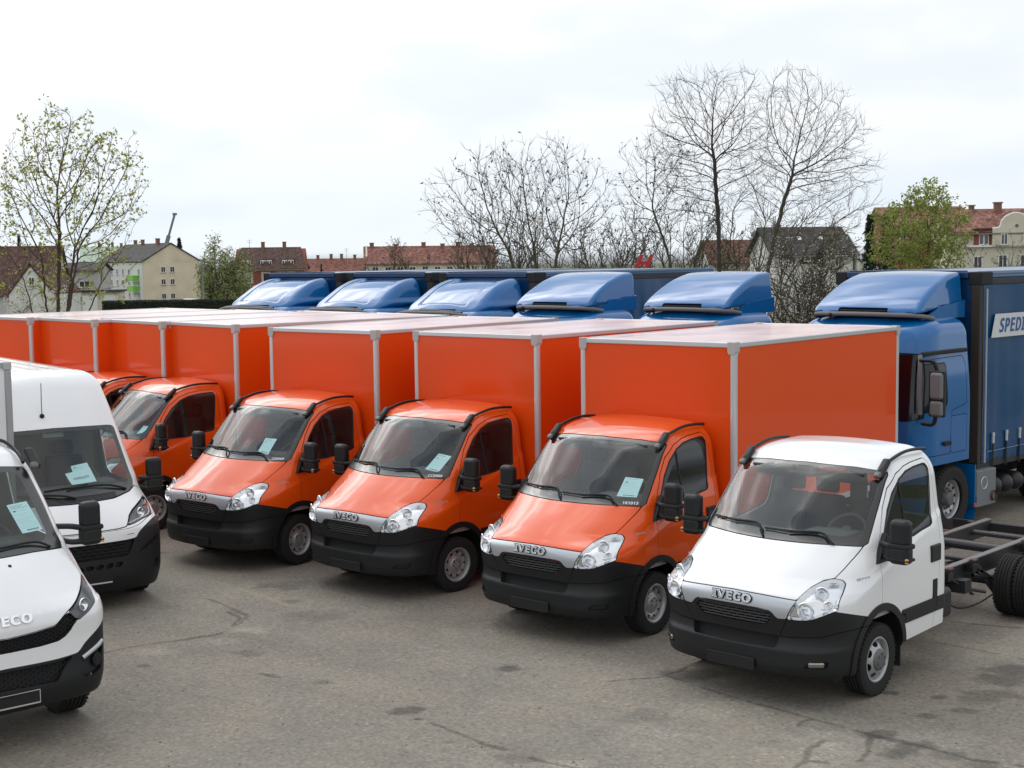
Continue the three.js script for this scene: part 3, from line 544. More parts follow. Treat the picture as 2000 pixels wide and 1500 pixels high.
const BX = { w: 1.125, y0: 0.95, y1: 3.136, z0: -1.424, z1: -5.785 };
const boxGeo = (() => {
  const { w, y0, y1, z0, z1 } = BX, L = z0 - z1, zc = (z0 + z1) / 2, yc = (y0 + y1) / 2, H = y1 - y0;
  const g = {};
  g.front = box(2 * w - 0.1, H - 0.06, 0.03, 0, yc - 0.01, z0 - 0.03); g.sides = [-1, 1].map((s) => box(0.03, H - 0.06, L - 0.1, s * (w - 0.03), yc - 0.01, zc));
  g.roof = box(2 * w - 0.08, 0.03, L - 0.08, 0, y1 - 0.026, zc); g.rear = box(2 * w - 0.1, H - 0.06, 0.03, 0, yc - 0.01, z1 + 0.03); g.floor = box(2 * w - 0.1, 0.1, L - 0.1, 0, y0 + 0.06, zc);
  const post = (sx, sz) => { const x = sx * (w - 0.04), z = sz > 0 ? z0 - 0.04 : z1 + 0.04; return new RoundedBoxGeometry(0.08, H - 0.16, 0.08, 4, 0.034).translate(x, yc, z); };
  g.posts = []; for (const sz of [1, -1]) for (const sx of [-1, 1]) g.posts.push(post(sx, sz));
  const cross = (z) => new RoundedBoxGeometry(2 * w - 0.17, 0.062, 0.05, 2, 0.012).translate(0, y1 - 0.032, z);
  g.top = [cross(z0 - 0.025), cross(z1 + 0.025)]; for (const s of [-1, 1]) g.top.push(new RoundedBoxGeometry(0.05, 0.062, L - 0.17, 2, 0.012).translate(s * (w - 0.025), y1 - 0.032, zc));
  g.base = [box(2 * w - 0.16, 0.07, 0.05, 0, y0 + 0.035, z0 - 0.025), box(2 * w - 0.16, 0.07, 0.05, 0, y0 + 0.035, z1 + 0.025)]; for (const s of [-1, 1]) g.base.push(box(0.05, 0.07, L - 0.16, s * (w - 0.025), y0 + 0.035, zc));
  const cap = new THREE.ExtrudeGeometry(new THREE.Shape([[-0.05, -0.045], [-0.036, -0.075], [0.036, -0.075], [0.05, -0.045], [0.05, 0.058], [-0.05, 0.058]].map((p) => new THREE.Vector2(...p))), { depth: 0.088, bevelEnabled: true, bevelSize: 0.006, bevelThickness: 0.006, bevelSegments: 2 });
  cap.translate(0, 0, -0.044);
  g.caps = []; for (const sz of [1, -1]) for (const sx of [-1, 1]) g.caps.push(cap.clone().translate(sx * (w - 0.05), y1 - 0.06, sz > 0 ? z0 - 0.044 : z1 + 0.044));
  g.carrier = [-3, -2, -1, 0, 1, 2, 3].map((k) => box(2 * w - 0.2, 0.09, 0.06, 0, y0 - 0.03, zc + k * 0.68)).concat([-1, 1].map((s) => box(0.07, 0.14, L - 0.1, s * 0.42, y0 - 0.14, zc)));
  g.guard = [-1, 1].map((s) => box(0.04, 0.12, 0.9, s * 1.02, 0.62, -2.7)).concat([-1, 1].map((s) => box(0.04, 0.1, 0.9, s * 1.02, 0.42, -2.7)), [-1, 1].map((s) => box(0.04, 0.5, 0.05, s * 1.0, 0.7, -2.4)));
  return g;
})();
function addBox(o) {
  part('front_wall', boxGeo.front, M.orangePanel, o); for (const g of boxGeo.sides) part('side_wall', g, M.orangePanel, o); part('box_roof', boxGeo.roof, M.boxRoofSheen, o); part('rear_door', boxGeo.rear, M.orangePanel, o); part('box_floor', boxGeo.floor, M.chassis, o);
  for (const g of boxGeo.posts) part('corner_post', g, M.alu, o); for (const g of boxGeo.top) part('top_rail', g, M.alu, o); for (const g of boxGeo.base) part('base_rail', g, M.alu, o); for (const g of boxGeo.caps) part('corner_cap', g, M.cap, o);
  part('cross_bearer', boxGeo.carrier, M.chassis, o); part('side_guard', boxGeo.guard, M.alu, o);
}
// ---------------------------------------------------------------- white vehicles on the left: the newer light truck and the high-roofed van
function zAt(F, x, y, lo = -1.2, hi = 1.3) { for (let k = 0; k < 40; k++) { const m = (lo + hi) / 2; if (F(x, y, m) < 0) lo = m; else hi = m; } return lo; }
function cutter(S0) {
  const c = { S: S0, seams: [] };
  c.take = (g, w = 0.0035) => { const [inn, r] = cut(c.S, (x, y, z) => g(x, y, z) + w); if (!w) { c.S = r; return inn; } const [gap, rest] = cut(r, (x, y, z) => g(x, y, z) - w); c.S = rest; c.seams.push(push(gap, -0.012)); return inn; };
  c.front = (P, w, zmin = -0.9) => { const f = polySD(P); return c.take((x, y, z) => (z < zmin ? 1 : f(x, y)), w); };
  c.side = (P, w) => { const f = polySD(P); return c.take((x, y, z) => (x < 0.6 ? 1 : f(z, y)), w); };
  return c;
}
const mx = (P) => [[-0.3, P[0][1]], ...P, [-0.3, P[P.length - 1][1]]];   // closes an outline across the middle
function hexMesh(inside, zed, step, r) {               // honeycomb of bars where inside(x, y)
  const g = [], h = step * 0.866;
  for (let j = -40; j <= 40; j++) for (let i = -40; i <= 40; i++) {
    const cx = i * step * 1.5, cy = j * 2 * h + (i & 1 ? h : 0);
    for (let k = 0; k < 3; k++) { const a = k * Math.PI / 3, b = (k + 1) * Math.PI / 3, p = [cx + step * Math.cos(a), cy + step * Math.sin(a)], q = [cx + step * Math.cos(b), cy + step * Math.sin(b)]; if (inside(...p) < 0 && inside(...q) < 0) g.push(bar([...p, zed(...p)], [...q, zed(...q)], r, r, 4)); }
  }
  return g;
}
function makeNewTruck(o, paint) {
  let S = cut(skin(ndField, [-0.05, 0.2, -1.46], [1.15, 2.5, 1.08], 0.024), (x) => x)[1]; const whole = S;
  S = cut(S, (x, y, z) => (x < 0.5 ? 1 : y > 0.4 ? Math.hypot(z, y - 0.4) - 0.46 : Math.abs(z) - 0.46))[1];
  S = cut(S, (x, y, z) => Math.min(y - 0.246, z < -0.3 ? y - 0.44 : 1))[1];
  const c = cutter(S);
  const wsO = mx([[0, 1.525], [0.5, 1.52], [0.78, 1.505], [0.852, 1.5], [0.872, 1.54], [0.84, 1.9], [0.8, 2.16], [0.78, 2.2], [0.5, 2.235], [0, 2.25]]), wsI = polySD(mx([[0, 1.572], [0.62, 1.578], [0.7, 1.585], [0.755, 1.64], [0.75, 1.7], [0.695, 2.1], [0.66, 2.17], [0.4, 2.2], [0, 2.215]]));
  const sw0 = [[-0.08, 1.5], [-0.27, 1.85], [-0.55, 2.15], [-0.75, 2.22], [-1.12, 2.26], [-1.18, 2.2], [-1.1, 1.62], [-1.05, 1.58], [-0.7, 1.53]];
  const wsAll = c.front(wsO, 0.004), [glass, border] = cut(wsAll, (x, y) => wsI(x, y)), pane = c.side(sw0, 0.004);
  const lamp = c.front([[0.585, 1.06], [0.69, 1.112], [0.8, 1.172], [0.875, 1.225], [0.93, 1.27], [0.945, 1.25], [0.93, 1.15], [0.88, 1.08], [0.78, 1.02], [0.676, 0.97], [0.63, 1.0]], 0.003, 0.25);
  const hood = c.front(mx([[0, 0.93], [0.25, 0.945], [0.446, 0.968], [0.525, 1.03], [0.585, 1.067], [0.69, 1.119], [0.8, 1.179], [0.875, 1.232], [0.925, 1.28], [0.9, 1.36], [0.86, 1.496], [0.5, 1.523], [0, 1.53]]), 0.0045, -0.1);
  const gP = mx([[0, 0.925], [0.25, 0.94], [0.44, 0.962], [0.52, 1.024], [0.58, 1.055], [0.668, 0.972], [0.6, 0.9], [0.54, 0.845], [0.47, 0.815], [0.3, 0.802], [0, 0.8]]), gS = polySD(gP);
  const grille = c.front(gP, 0, 0.4);
  const wb = curve([[0, 0.667], [0.4, 0.66], [0.644, 0.672], [0.736, 0.748], [0.911, 0.86], [1.0, 0.91], [1.2, 0.93]]);
  let B; [B, c.S] = cut(c.S, (x, y, z) => Math.max(y - (z > 0.6 ? wb(x) : 0.9), -0.02 - z));
  const upper = c.S; c.S = B;
  const iP = polySD(mx([[0, 0.64], [0.4, 0.635], [0.61, 0.655], [0.52, 0.57], [0.44, 0.46], [0.3, 0.465], [0, 0.475]]));
  const intake = c.take((x, y, z) => (z < 0.5 ? 1 : iP(x, y)), 0);
  const fogHole = c.front([[0.66, 0.5], [0.7, 0.6], [0.93, 0.72], [0.95, 0.69], [0.9, 0.47], [0.8, 0.44], [0.72, 0.44]], 0.003, 0.4);
  const bumper = c.S; c.S = upper;
  const door = c.side([[-0.02, 0.75], [-0.02, 1.42], [-0.09, 1.62], [-0.37, 2.08], [-0.55, 2.2], [-0.9, 2.28], [-1.17, 2.29], [-1.22, 2.2], [-1.2, 1.4], [-1.1, 0.65], [-1.05, 0.3], [-0.5, 0.3], [-0.5, 0.75]], 0.004);
  part('cab_body', geo(both(thick(c.S, 0.012))), paint, o); part('panel_gap', geo(both(joined(...c.seams))), M.gap, o); part('bonnet', geo(both(thick(hood, 0.012))), paint, o);
  const gr = part('grille', geo(both(joined(push(grille, -0.05), rim(grille, 0.05)))), M.plasticDark, o);
  const z0 = (x, y) => zAt(ndField, x, y) - 0.02;
  part('honeycomb', hexMesh(gS, z0, 0.022, 0.004), M.plastic, gr);
  part('bumper', geo(both(thick(bumper, 0.01))), M.plastic, o); const it = part('air_intake', geo(both(joined(push(intake, -0.06), rim(intake, 0.06)))), M.plasticDark, o);
  part('honeycomb', hexMesh(iP, z0, 0.026, 0.004), M.plastic, it);
  const ws = part('windscreen', geo(both(glass)), M.glass, o); part('screen_border', geo(both(border)), M.frit, ws);
  const F = (x, y, d) => [x, y, zAt(ndField, x, y) + d];
  for (const [a, b, p] of [[[-0.75, 1.6], [-0.1, 1.615], [0.1, 1.53]], [[-0.1, 1.595], [0.52, 1.6], [0.72, 1.53]]]) part('wiper', [tube([F(...a, 0.012), F((a[0] + b[0]) / 2, (a[1] + b[1]) / 2, 0.014), F(...b, 0.012)], 0.01, 10, 6), tube([F((a[0] + b[0]) / 2, (a[1] + b[1]) / 2, 0.035), F(mix(b[0], p[0], 0.4), b[1] - 0.01, 0.045), F(...p, 0.02)], 0.011, 10, 6)], M.plasticDark, ws);
  const nozzle = part('washer_nozzle', [new RoundedBoxGeometry(0.03, 0.014, 0.03, 2, 0.006)], M.plasticDark, o); nozzle.position.set(...F(0.237, 1.457, 0.0)); nozzle.rotation.x = 0.55;
  const I = cut(cut(cut(whole, (x, y, z) => Math.max(0.8 - y, z - 0.34))[0], (x, y, z) => (z < -0.9 ? 1 : polySD(wsO)(x, y)))[1], (x, y, z) => (x < 0.6 ? 1 : polySD(sw0)(z, y)))[1];
  part('cab_lining', geo(both(push(I, -0.035))), M.lining, o);
  const rail = railGeo.map((g) => g.clone().scale(1, 1.09, 1)), pods = podGeo.map((g) => g.clone().scale(1.15, 1.09, 1)), lens = podLens.map((g) => g.clone().scale(1.12, 1.09, 1));
  for (const s of [-1, 1]) {
    const f = (q) => geo(s > 0 ? q : mirrored(q));
    part('fog_lamp_recess', f(push(fogHole, -0.03)), M.plastic, o);
    const d = part('door', f(thick(door, 0.014)), paint, o); part('window_pane', f(pane), M.glassDark, d);
    const h = part('headlight', f(lamp), M.lens, o); part('reflector', f(joined(push(lamp, (x, y) => -0.06 - 0.012 * Math.sin(x * 40) * Math.sin(y * 36)), rim(lamp, 0.06))), M.hubGrey, h);
    for (const [x, y, k] of [[0.76, 1.075, 0.8]]) { const b = part('lamp_bowl', bowlGeo, M.chrome, h); b.position.set(s * x, y, zAt(ndField, x, y) - 0.05); b.rotation.y = s * 0.5; b.scale.setScalar(k); }
    part('light_strip', [tube([F(0.7, 0.612, 0.0), F(0.8, 0.655, 0.0), F(0.88, 0.69, 0.005), F(0.93, 0.71, 0.0)].map((p) => [p[0] * s, p[1], p[2] - 0.006]), 0.024, 12, 8)], M.silver, o);
    const fl = part('fog_lamp', [new THREE.CylinderGeometry(0.05, 0.05, 0.03, 20).rotateX(Math.PI / 2), new THREE.TorusGeometry(0.052, 0.012, 8, 22)], M.plasticDark, o); fl.position.set(s * 0.86, 0.56, zAt(ndField, 0.86, 0.56) - 0.01); fl.rotation.y = s * 0.55;
    const mi = new THREE.Group(); mi.name = 'mirror'; mi.position.set(s * 1.04, 1.62, 0.05); o.add(mi);
    const gm = (k) => (s > 0 ? mirrorGeo[k] : mirrorGeo[k].map(flipX));
    part('mirror_housing', gm('housing'), M.plastic, mi); part('mirror_band', gm('band'), M.plasticDark, mi); part('mirror_glass', gm('glass'), M.chrome, mi); part('indicator', gm('lamp'), M.amber, mi);
    part('mirror_arm', [tube([[s * -0.12, 0.03, -0.1], [s * -0.02, 0.03, 0.0], [s * 0.1, 0, 0.03]], 0.028, 12), tube([[s * -0.1, -0.1, -0.1], [s * -0.02, -0.12, 0.0], [s * 0.1, -0.125, 0.03]], 0.028, 12)], M.plastic, mi);
    const r = part('roof_rail', rail[s > 0 ? 1 : 0], M.plastic, o); part('rail_foot', pods[s > 0 ? 1 : 0], M.plastic, r); part('marker_lens', lens[s > 0 ? 1 : 0], M.lensGrey, r);
    addWheel(o, 'steel', s * 0.89, 0.345, 0);
  }
  const lt = part('brand_lettering', letters('IVECO', 0.082, 0.014, 1.3).rotateX(-0.35), M.chrome, o); lt.position.set(0.02, 1.035, 0.972);
  const pl = part('number_plate_holder', [new RoundedBoxGeometry(0.55, 0.13, 0.02, 2, 0.008).translate(0, 0.375, 0.975)], M.plasticDark, o);
  part('plate_frame', [box(0.54, 0.006, 0.012, 0, 0.432, 0.984), box(0.54, 0.012, 0.012, 0, 0.32, 0.984), box(0.006, 0.11, 0.012, 0.268, 0.376, 0.984), box(0.006, 0.11, 0.012, -0.268, 0.376, 0.984)], M.cap, pl);
  part('dashboard', dashGeo.map((g) => g.clone().translate(0, 0.1, 0)), M.trim, o); part('steering_wheel', steerGeo.map((g) => g.clone().translate(0, 0.1, 0)), M.trim, o);
  for (const [x, w] of [[0.42, 0.48], [-0.4, 0.8]]) { const q = part('seat', seatGeo(x, w).map((g) => g.translate(0, 0.1, 0)), M.seat, o); part('headrest', headrest(x).translate(0, 0.1, 0), M.seat, q); }
  part('underbody', underGeo, M.gap, o);
  // refrigerated box
  const w = 1.13, t = 3.14, b = 0.95, z0b = -1.5, L = 4.2;
  part('box_wall', [box(2 * w - 0.14, t - b - 0.06, 0.03, 0, (t + b) / 2, z0b - 0.03)], M.white, o);
  for (const s of [-1, 1]) { part('box_side', [box(0.03, t - b - 0.06, L - 0.1, s * (w - 0.03), (t + b) / 2, z0b - L / 2)], M.white, o); part('corner_post', [new RoundedBoxGeometry(0.075, t - b - 0.1, 0.075, 3, 0.02).translate(s * (w - 0.037), (t + b) / 2 - 0.03, z0b - 0.037)], M.boxGrey, o); part('corner_cap', [new RoundedBoxGeometry(0.09, 0.085, 0.09, 3, 0.012).translate(s * (w - 0.042), t - 0.04, z0b - 0.042)], M.cap, o); }
  part('box_roof', [box(2 * w - 0.08, 0.03, L - 0.1, 0, t - 0.03, z0b - L / 2)], M.white, o); part('top_rail', [box(2 * w - 0.18, 0.055, 0.05, 0, t - 0.03, z0b - 0.028)], M.boxGrey, o);
  const un = part('cooling_unit', [new RoundedBoxGeometry(1.5, 0.52, 0.4, 6, 0.16).translate(0.08, 2.76, z0b + 0.14)], M.white, o); part('air_outlet', [new RoundedBoxGeometry(0.9, 0.16, 0.05, 3, 0.02).translate(0.08, 2.72, z0b + 0.33)], M.plasticDark, un);
  return o;
}
M.boxGrey = std(0.36, 0.37, 0.38, 0.5, { metalness: 0.3 });
function makeVan(o, paint) {
  let S = cut(skin(vanField, [-0.06, 0.16, -5.1], [1.15, 2.9, 1.08], 0.038), (x) => x)[1]; const whole = S;
  for (const zc of [0, -4.035]) S = cut(S, (x, y, z) => (x < 0.5 ? 1 : y > 0.4 ? Math.hypot(z - zc, y - 0.4) - 0.45 : Math.abs(z - zc) - 0.45))[1];
  S = cut(S, (x, y, z) => Math.min(y - 0.226, z < -0.3 ? y - 0.36 : 1))[1];
  const c = cutter(S);
  const wsO = mx([[0, 1.283], [0.5, 1.29], [0.76, 1.33], [0.85, 1.375], [0.872, 1.43], [0.85, 1.7], [0.815, 2.06], [0.785, 2.09], [0.715, 2.1], [0.4, 2.115], [0, 2.125]]), wsI = polySD(mx([[0, 1.42], [0.3, 1.41], [0.62, 1.385], [0.74, 1.39], [0.8, 1.44], [0.8, 1.55], [0.762, 1.98], [0.72, 2.05], [0.4, 2.075], [0, 2.085]]));
  const sw0 = [[-0.02, 1.45], [-0.3, 1.8], [-0.5, 2.0], [-0.62, 2.05], [-1.05, 2.05], [-1.12, 1.98], [-1.1, 1.45], [-1.0, 1.38], [-0.1, 1.38]];
  const [glass, border] = cut(c.front(wsO, 0.003), (x, y) => wsI(x, y)), pane = c.side(sw0, 0.004);
  const lamp = c.front([[0.512, 0.998], [0.598, 1.095], [0.665, 1.137], [0.8, 1.19], [0.93, 1.235], [0.97, 1.235], [0.965, 1.15], [0.935, 1.085], [0.907, 1.065], [0.747, 1.042], [0.6, 1.008]], 0.004, 0.15);
  const hood = c.front(mx([[0, 0.975], [0.2, 0.978], [0.4, 0.98], [0.505, 0.992], [0.59, 1.1], [0.66, 1.145], [0.8, 1.2], [0.95, 1.25], [0.93, 1.33], [0.87, 1.372], [0.76, 1.326], [0.5, 1.286], [0, 1.279]]), 0.006, -0.1);
  const bl = curve([[0, 0.84], [0.45, 0.842], [0.595, 0.852], [0.654, 0.916], [0.76, 0.98], [0.9, 1.025], [1.0, 1.03], [1.2, 1.03]]);
  let B; [B, c.S] = cut(c.S, (x, y, z) => Math.max(y - (z > 0.5 ? bl(x) : 1.02), -0.02 - z)); const upper = c.S; c.S = B;
  const gP = polySD(mx([[0, 0.832], [0.45, 0.832], [0.585, 0.842], [0.53, 0.72], [0.478, 0.645], [0.3, 0.645], [0, 0.65]]));
  const grille = c.take((x, y, z) => (z < 0.5 ? 1 : gP(x, y)), 0);
  const slots = []; for (let k = 0; k < 4; k++) { const f = polySD([[k * 0.12 - 0.05, 0.53], [k * 0.12 + 0.05, 0.53], [k * 0.12 + 0.05, 0.59], [k * 0.12 - 0.05, 0.59]]); slots.push(c.take((x, y, z) => (z < 0.5 ? 1 : f(x, y)), 0)); }
  const fogP = polySD([[0.84, 0.44], [0.9, 0.44], [0.93, 0.5], [0.9, 0.56], [0.85, 0.55], [0.82, 0.5]]); const fogHole = c.take((x, y, z) => (z < 0.5 ? 1 : fogP(x, y)), 0);
  const scoopP = polySD([[0.62, 0.66], [0.9, 0.78], [0.93, 0.84], [0.86, 0.82], [0.7, 0.74]]); const scoop = c.take((x, y, z) => (z < 0.5 ? 1 : scoopP(x, y)), 0);
  const bumper = c.S; c.S = upper;
  const grP = polySD(mx([[0, 0.885], [0.3, 0.885], [0.57, 0.893], [0.6, 0.905], [0.57, 0.905], [0.3, 0.897], [0, 0.897]])); const groove = c.take((x, y, z) => (z < 0.5 ? 1 : grP(x, y)), 0);
  const chev = c.take((x, y, z) => (z < 0.5 ? 1 : y - curve([[0, 0.962], [0.5, 0.968], [0.64, 0.985], [0.84, 1.05], [1.1, 1.09]])(x)), 0.003);
  const door = c.side([[-0.04, 0.9], [-0.04, 1.4], [-0.3, 1.86], [-0.55, 2.1], [-1.1, 2.12], [-1.18, 2.0], [-1.16, 1.0], [-1.1, 0.3], [-0.6, 0.3], [-0.5, 0.75]], 0.004);
  part('body', geo(both(thick(c.S, 0.012))), paint, o); part('panel_gap', geo(both(joined(...c.seams))), M.gap, o); part('bonnet', geo(both(thick(hood, 0.012))), paint, o); part('front_trim', geo(both(thick(chev, 0.012))), paint, o);
  part('bumper', geo(both(thick(bumper, 0.01))), M.plastic, o);
  const gr = part('grille', geo(both(joined(push(grille, -0.05), rim(grille, 0.05)))), M.plasticDark, o);
  const zz = (x, y) => zAt(vanField, x, y) - 0.02;
  for (const y of [0.68, 0.72, 0.76, 0.8]) { const P = []; for (let k = -8; k <= 8; k++) { const x = k * 0.062; P.push([x, y, zz(x, y)]); } part('slat', tube(P, 0.006, 20, 5), M.plastic, gr); }
  const pr = []; for (let r = 0; r < 4; r++) for (let k = -4; k <= 4; k++) { const x = k * 0.105 + (r % 2) * 0.052, y = 0.7 + r * 0.04 - 0.02 + 0.015; if (Math.abs(x) < 0.46) pr.push(box(0.06, 0.008, 0.01, x, y, zz(x, y)), bar([x - 0.03, y, zz(x, y)], [x - 0.05, y + 0.02, zz(x, y)], 0.004, 0.004, 4)); }
  part('mesh_pattern', pr, M.plastic, gr);
  slots.forEach((q, k) => { const w = joined(push(q, -0.05), rim(q, 0.05)); part('air_slot', geo(k ? w : both(w)), M.plasticDark, o); if (k) part('air_slot', geo(mirrored(w)), M.plasticDark, o); });
  for (const q of [fogHole, scoop]) { const w = joined(push(q, -0.04), rim(q, 0.04)); part('bumper_recess', geo(w), M.plasticDark, o); part('bumper_recess', geo(mirrored(w)), M.plasticDark, o); }
  part('trim_groove', geo(both(push(groove, -0.012))), M.plasticDark, o);
  const ws = part('windscreen', geo(both(glass)), M.glass, o); part('screen_border', geo(both(border)), M.frit, ws);
  const F = (x, y, d) => [x, y, zAt(vanField, x, y) + d];
  part('mirror_pad', [new RoundedBoxGeometry(0.26, 0.1, 0.02, 2, 0.008).rotateX(-0.9).translate(-0.02, 2.045, zAt(vanField, 0, 2.045) - 0.03)], M.trim, ws);
  for (const [a, b, p] of [[[-0.31, 1.435], [0.22, 1.47], [0.72, 1.36]], [[-0.85, 1.41], [-0.3, 1.4], [0.02, 1.34]]]) part('wiper', [tube([F(...a, 0.012), F((a[0] + b[0]) / 2, (a[1] + b[1]) / 2, 0.016), F(...b, 0.012)], 0.012, 10, 6), tube([F((a[0] + b[0]) / 2, (a[1] + b[1]) / 2, 0.04), F(mix(b[0], p[0], 0.5), mix(b[1], p[1], 0.3), 0.045), F(...p, 0.02)], 0.013, 10, 6)], M.plasticDark, ws);
  const cg = []; for (let k = 0; k < 5; k++) { const P = []; for (let q = 0; q <= 6; q++) { const x = -0.35 + q * 0.15, y = 1.3 + k * 0.012; P.push(F(x, y, 0.004)); } cg.push(tube(P, 0.0035, 12, 4)); } part('vent_slats', cg, M.plastic, ws);
  part('aerial', [tube([F(-0.1, 2.28, 0.01), F(-0.1, 2.34, 0.05), [-0.1, 2.68, zAt(vanField, 0.1, 2.28) + 0.02]], 0.005, 10, 5), new THREE.SphereGeometry(0.03, 12, 8).translate(...F(-0.1, 2.275, 0.01))], M.plasticDark, o);
  const I = cut(cut(cut(whole, (x, y, z) => Math.max(0.8 - y, z - 0.34, -1.3 - z, y - 2.12))[0], (x, y, z) => (z < -0.9 ? 1 : polySD(wsO)(x, y)))[1], (x, y, z) => (x < 0.6 ? 1 : polySD(sw0)(z, y)))[1];
  part('cab_lining', [geo(both(push(I, -0.04))), box(1.8, 1.6, 0.04, 0, 1.5, -1.32)], M.lining, o);
  for (const s of [-1, 1]) {
    const f = (q) => geo(s > 0 ? q : mirrored(q));
    const d = part('door', f(thick(door, 0.014)), paint, o); part('window_pane', f(pane), M.glassDark, d);
    const h = part('headlight', f(lamp), M.lens, o); part('reflector', f(joined(push(lamp, -0.06), rim(lamp, 0.06))), M.hubGrey, h);
    const b = part('lamp_bowl', bowlGeo, M.chrome, h); b.position.set(s * 0.77, 1.1, zAt(vanField, 0.77, 1.1) - 0.045); b.rotation.y = s * 0.4; b.scale.setScalar(0.8);
    part('light_strip', tube([F(0.54, 1.015, -0.014), F(0.7, 1.048, -0.014), F(0.88, 1.08, -0.014), F(0.93, 1.2, -0.02)].map((p) => [p[0] * s, p[1], p[2]]), 0.009, 20, 6), M.silver, h);
    part('side_marker', [new RoundedBoxGeometry(0.08, 0.07, 0.03, 2, 0.01).rotateY(s * 0.9).translate(s * 0.885, 1.15, zAt(vanField, 0.885, 1.15) - 0.025)], M.amberDark, h);
    const mi = new THREE.Group(); mi.name = 'mirror'; mi.position.set(s * 1.04, 1.42, -0.02); o.add(mi);
    const gm = (k) => (s > 0 ? mirrorGeo[k] : mirrorGeo[k].map(flipX));
    part('mirror_housing', gm('housing'), M.plastic, mi); part('mirror_band', gm('band'), M.plasticDark, mi); part('mirror_arm', gm('arm'), M.plastic, mi); part('mirror_glass', gm('glass'), M.chrome, mi);
    for (const z of [0, -4.035]) addWheel(o, 'steel', s * 0.9, 0.345, z);
  }
  const pl = part('number_plate_holder', [new RoundedBoxGeometry(0.54, 0.13, 0.02, 2, 0.008).translate(0, 0.44, 0.965)], M.plasticDark, o);
  part('plate_strip', [box(0.52, 0.016, 0.012, 0, 0.372, 0.97)], std(0.55, 0.56, 0.58, 0.5), pl);
  part('dashboard', dashGeo.map((g) => g.clone().translate(0, -0.02, 0.08)), M.trim, o); part('steering_wheel', steerGeo.map((g) => g.clone()), M.trim, o);
  for (const [x, w] of [[0.42, 0.48], [-0.4, 0.8]]) { const q = part('seat', seatGeo(x, w), M.seat, o); part('headrest', headrest(x), M.seat, q); }
  part('underbody', [box(1.5, 0.3, 5.4, 0, 0.5, -2.0)], M.gap, o);
  return o;
}
M.amberDark = phys(0.5, 0.08, 0.03, 0.15, { clearcoat: 1 });
// paper price sheets behind the glass; quad = four corners seen from outside, starting top left
function paper(o3, F, quad, draw, w, h, label, inset = 0.018) {
  const N = 6, p = [], uv = [], id = [];
  for (let j = 0; j <= N; j++) for (let i = 0; i <= N; i++) {
    const u = i / N, v = j / N, x = mix(mix(quad[0][0], quad[1][0], u), mix(quad[3][0], quad[2][0], u), v), y = mix(mix(quad[0][1], quad[1][1], u), mix(quad[3][1], quad[2][1], u), v);
    p.push(x, y, zAt(F, x, y) - inset - 0.006 * Math.sin(u * 3 + v * 2)); uv.push(u, 1 - v);
  }
  for (let j = 0; j < N; j++) for (let i = 0; i < N; i++) { const a = j * (N + 1) + i; id.push(a, a + N + 1, a + 1, a + 1, a + N + 1, a + N + 2); }
  const g = new THREE.BufferGeometry(); g.setAttribute('position', new THREE.Float32BufferAttribute(p, 3)); g.setAttribute('uv', new THREE.Float32BufferAttribute(uv, 2)); g.setIndex(id); g.computeVertexNormals();
  const m = solo('paper_sheet', g, new THREE.MeshStandardMaterial({ map: canvasMap(w, h, draw), roughness: 0.85, side: THREE.DoubleSide }), label, 'paper sheet');
  m.position.copy(o3.position); m.rotation.copy(o3.rotation); return m;
}
// ---------------------------------------------------------------- blue tractor units with their trailers (front bumper at z = 0)
const lorryFront = curve([[0.3, -0.04], [0.6, 0.04], [1.6, 0.08], [1.9, 0.06], [2.9, -0.16], [3.1, -0.28], [3.4, -0.6]]);
const LZ = -1.46;
function lorryField(x, y, z) {
  x = Math.abs(x);
  const f = (z - lorryFront(y) + 0.05 * x * x + 0.05 * x ** 6) * 0.97, s = x - 1.21 + 0.09 * sstep(1.9, 3.3, y);
  let d = smax(f, s, 0.26); d = smax(d, y - 3.2 + 0.035 * x * x, 0.24); d = smax(d, LZ - z, 0.14);
  return smax(d, 0.32 - y, 0.03);
}
const hatB = curve([[-2.2, 3.86], [-1.75, 3.855], [-1.49, 3.84], [-1.06, 3.73], [-0.71, 3.57], [-0.38, 3.36], [-0.27, 3.2], [-0.2, 3.0]]);
function fairingB(x, y, z) {
  x = Math.abs(x);
  const t = (y - hatB(z + 0.09 * x * x) + 0.025 * x * x) * 0.85, s = x - 0.9 - 0.03 * (z + 1) + 0.10 * (y - 3.2);
  let d = smax(t, s, 0.07); d = smax(d, -1.75 - z, 0.03);
  return smax(d, 3.235 + 0.1 * Math.max(0, -z - 0.3) - y, 0.04);
}
const hatA = curve([[-2.2, 3.75], [-1.75, 3.73], [-1.4, 3.69], [-1.0, 3.58], [-0.65, 3.4], [-0.38, 3.22], [-0.27, 3.1], [-0.2, 2.9]]);
function fairingA(x, y, z) {
  x = Math.abs(x);
  const t = (y - hatA(z + 0.16 * x * x) + 0.02 * x * x - 0.05 * sstep(0.55, 0.95, x) * sstep(-0.8, -1.6, z) + 0.03 * sstep(0.66, 0.6, x) * sstep(-0.42, -0.5, z)) * 0.85;
  const s = x - 1.0 + 0.03 * (z + 1.7) ** 2 - 0.07 * Math.exp(-(((y - 3.2) / 0.1) ** 2)) + 0.3 * Math.max(0, y - 3.35) ** 1.2;
  let d = smax(t, s, 0.18); d = smax(d, -1.75 - z, 0.06);
  return smax(d, 3.06 + 0.1 * Math.max(0, -z - 0.3) - y, 0.05);
}
M.curtain = std(0.006, 0.06, 0.165, 0.55, { bumpMap: noiseMap(256, (u, v) => 0.5 + 0.5 * tileFbm(u, v, 4, 2.2, 4) + 0.1 * Math.sin(v * 2 * Math.PI * 3), [0.5, 0.35]), bumpScale: 0.012, roughnessMap: dustMap });
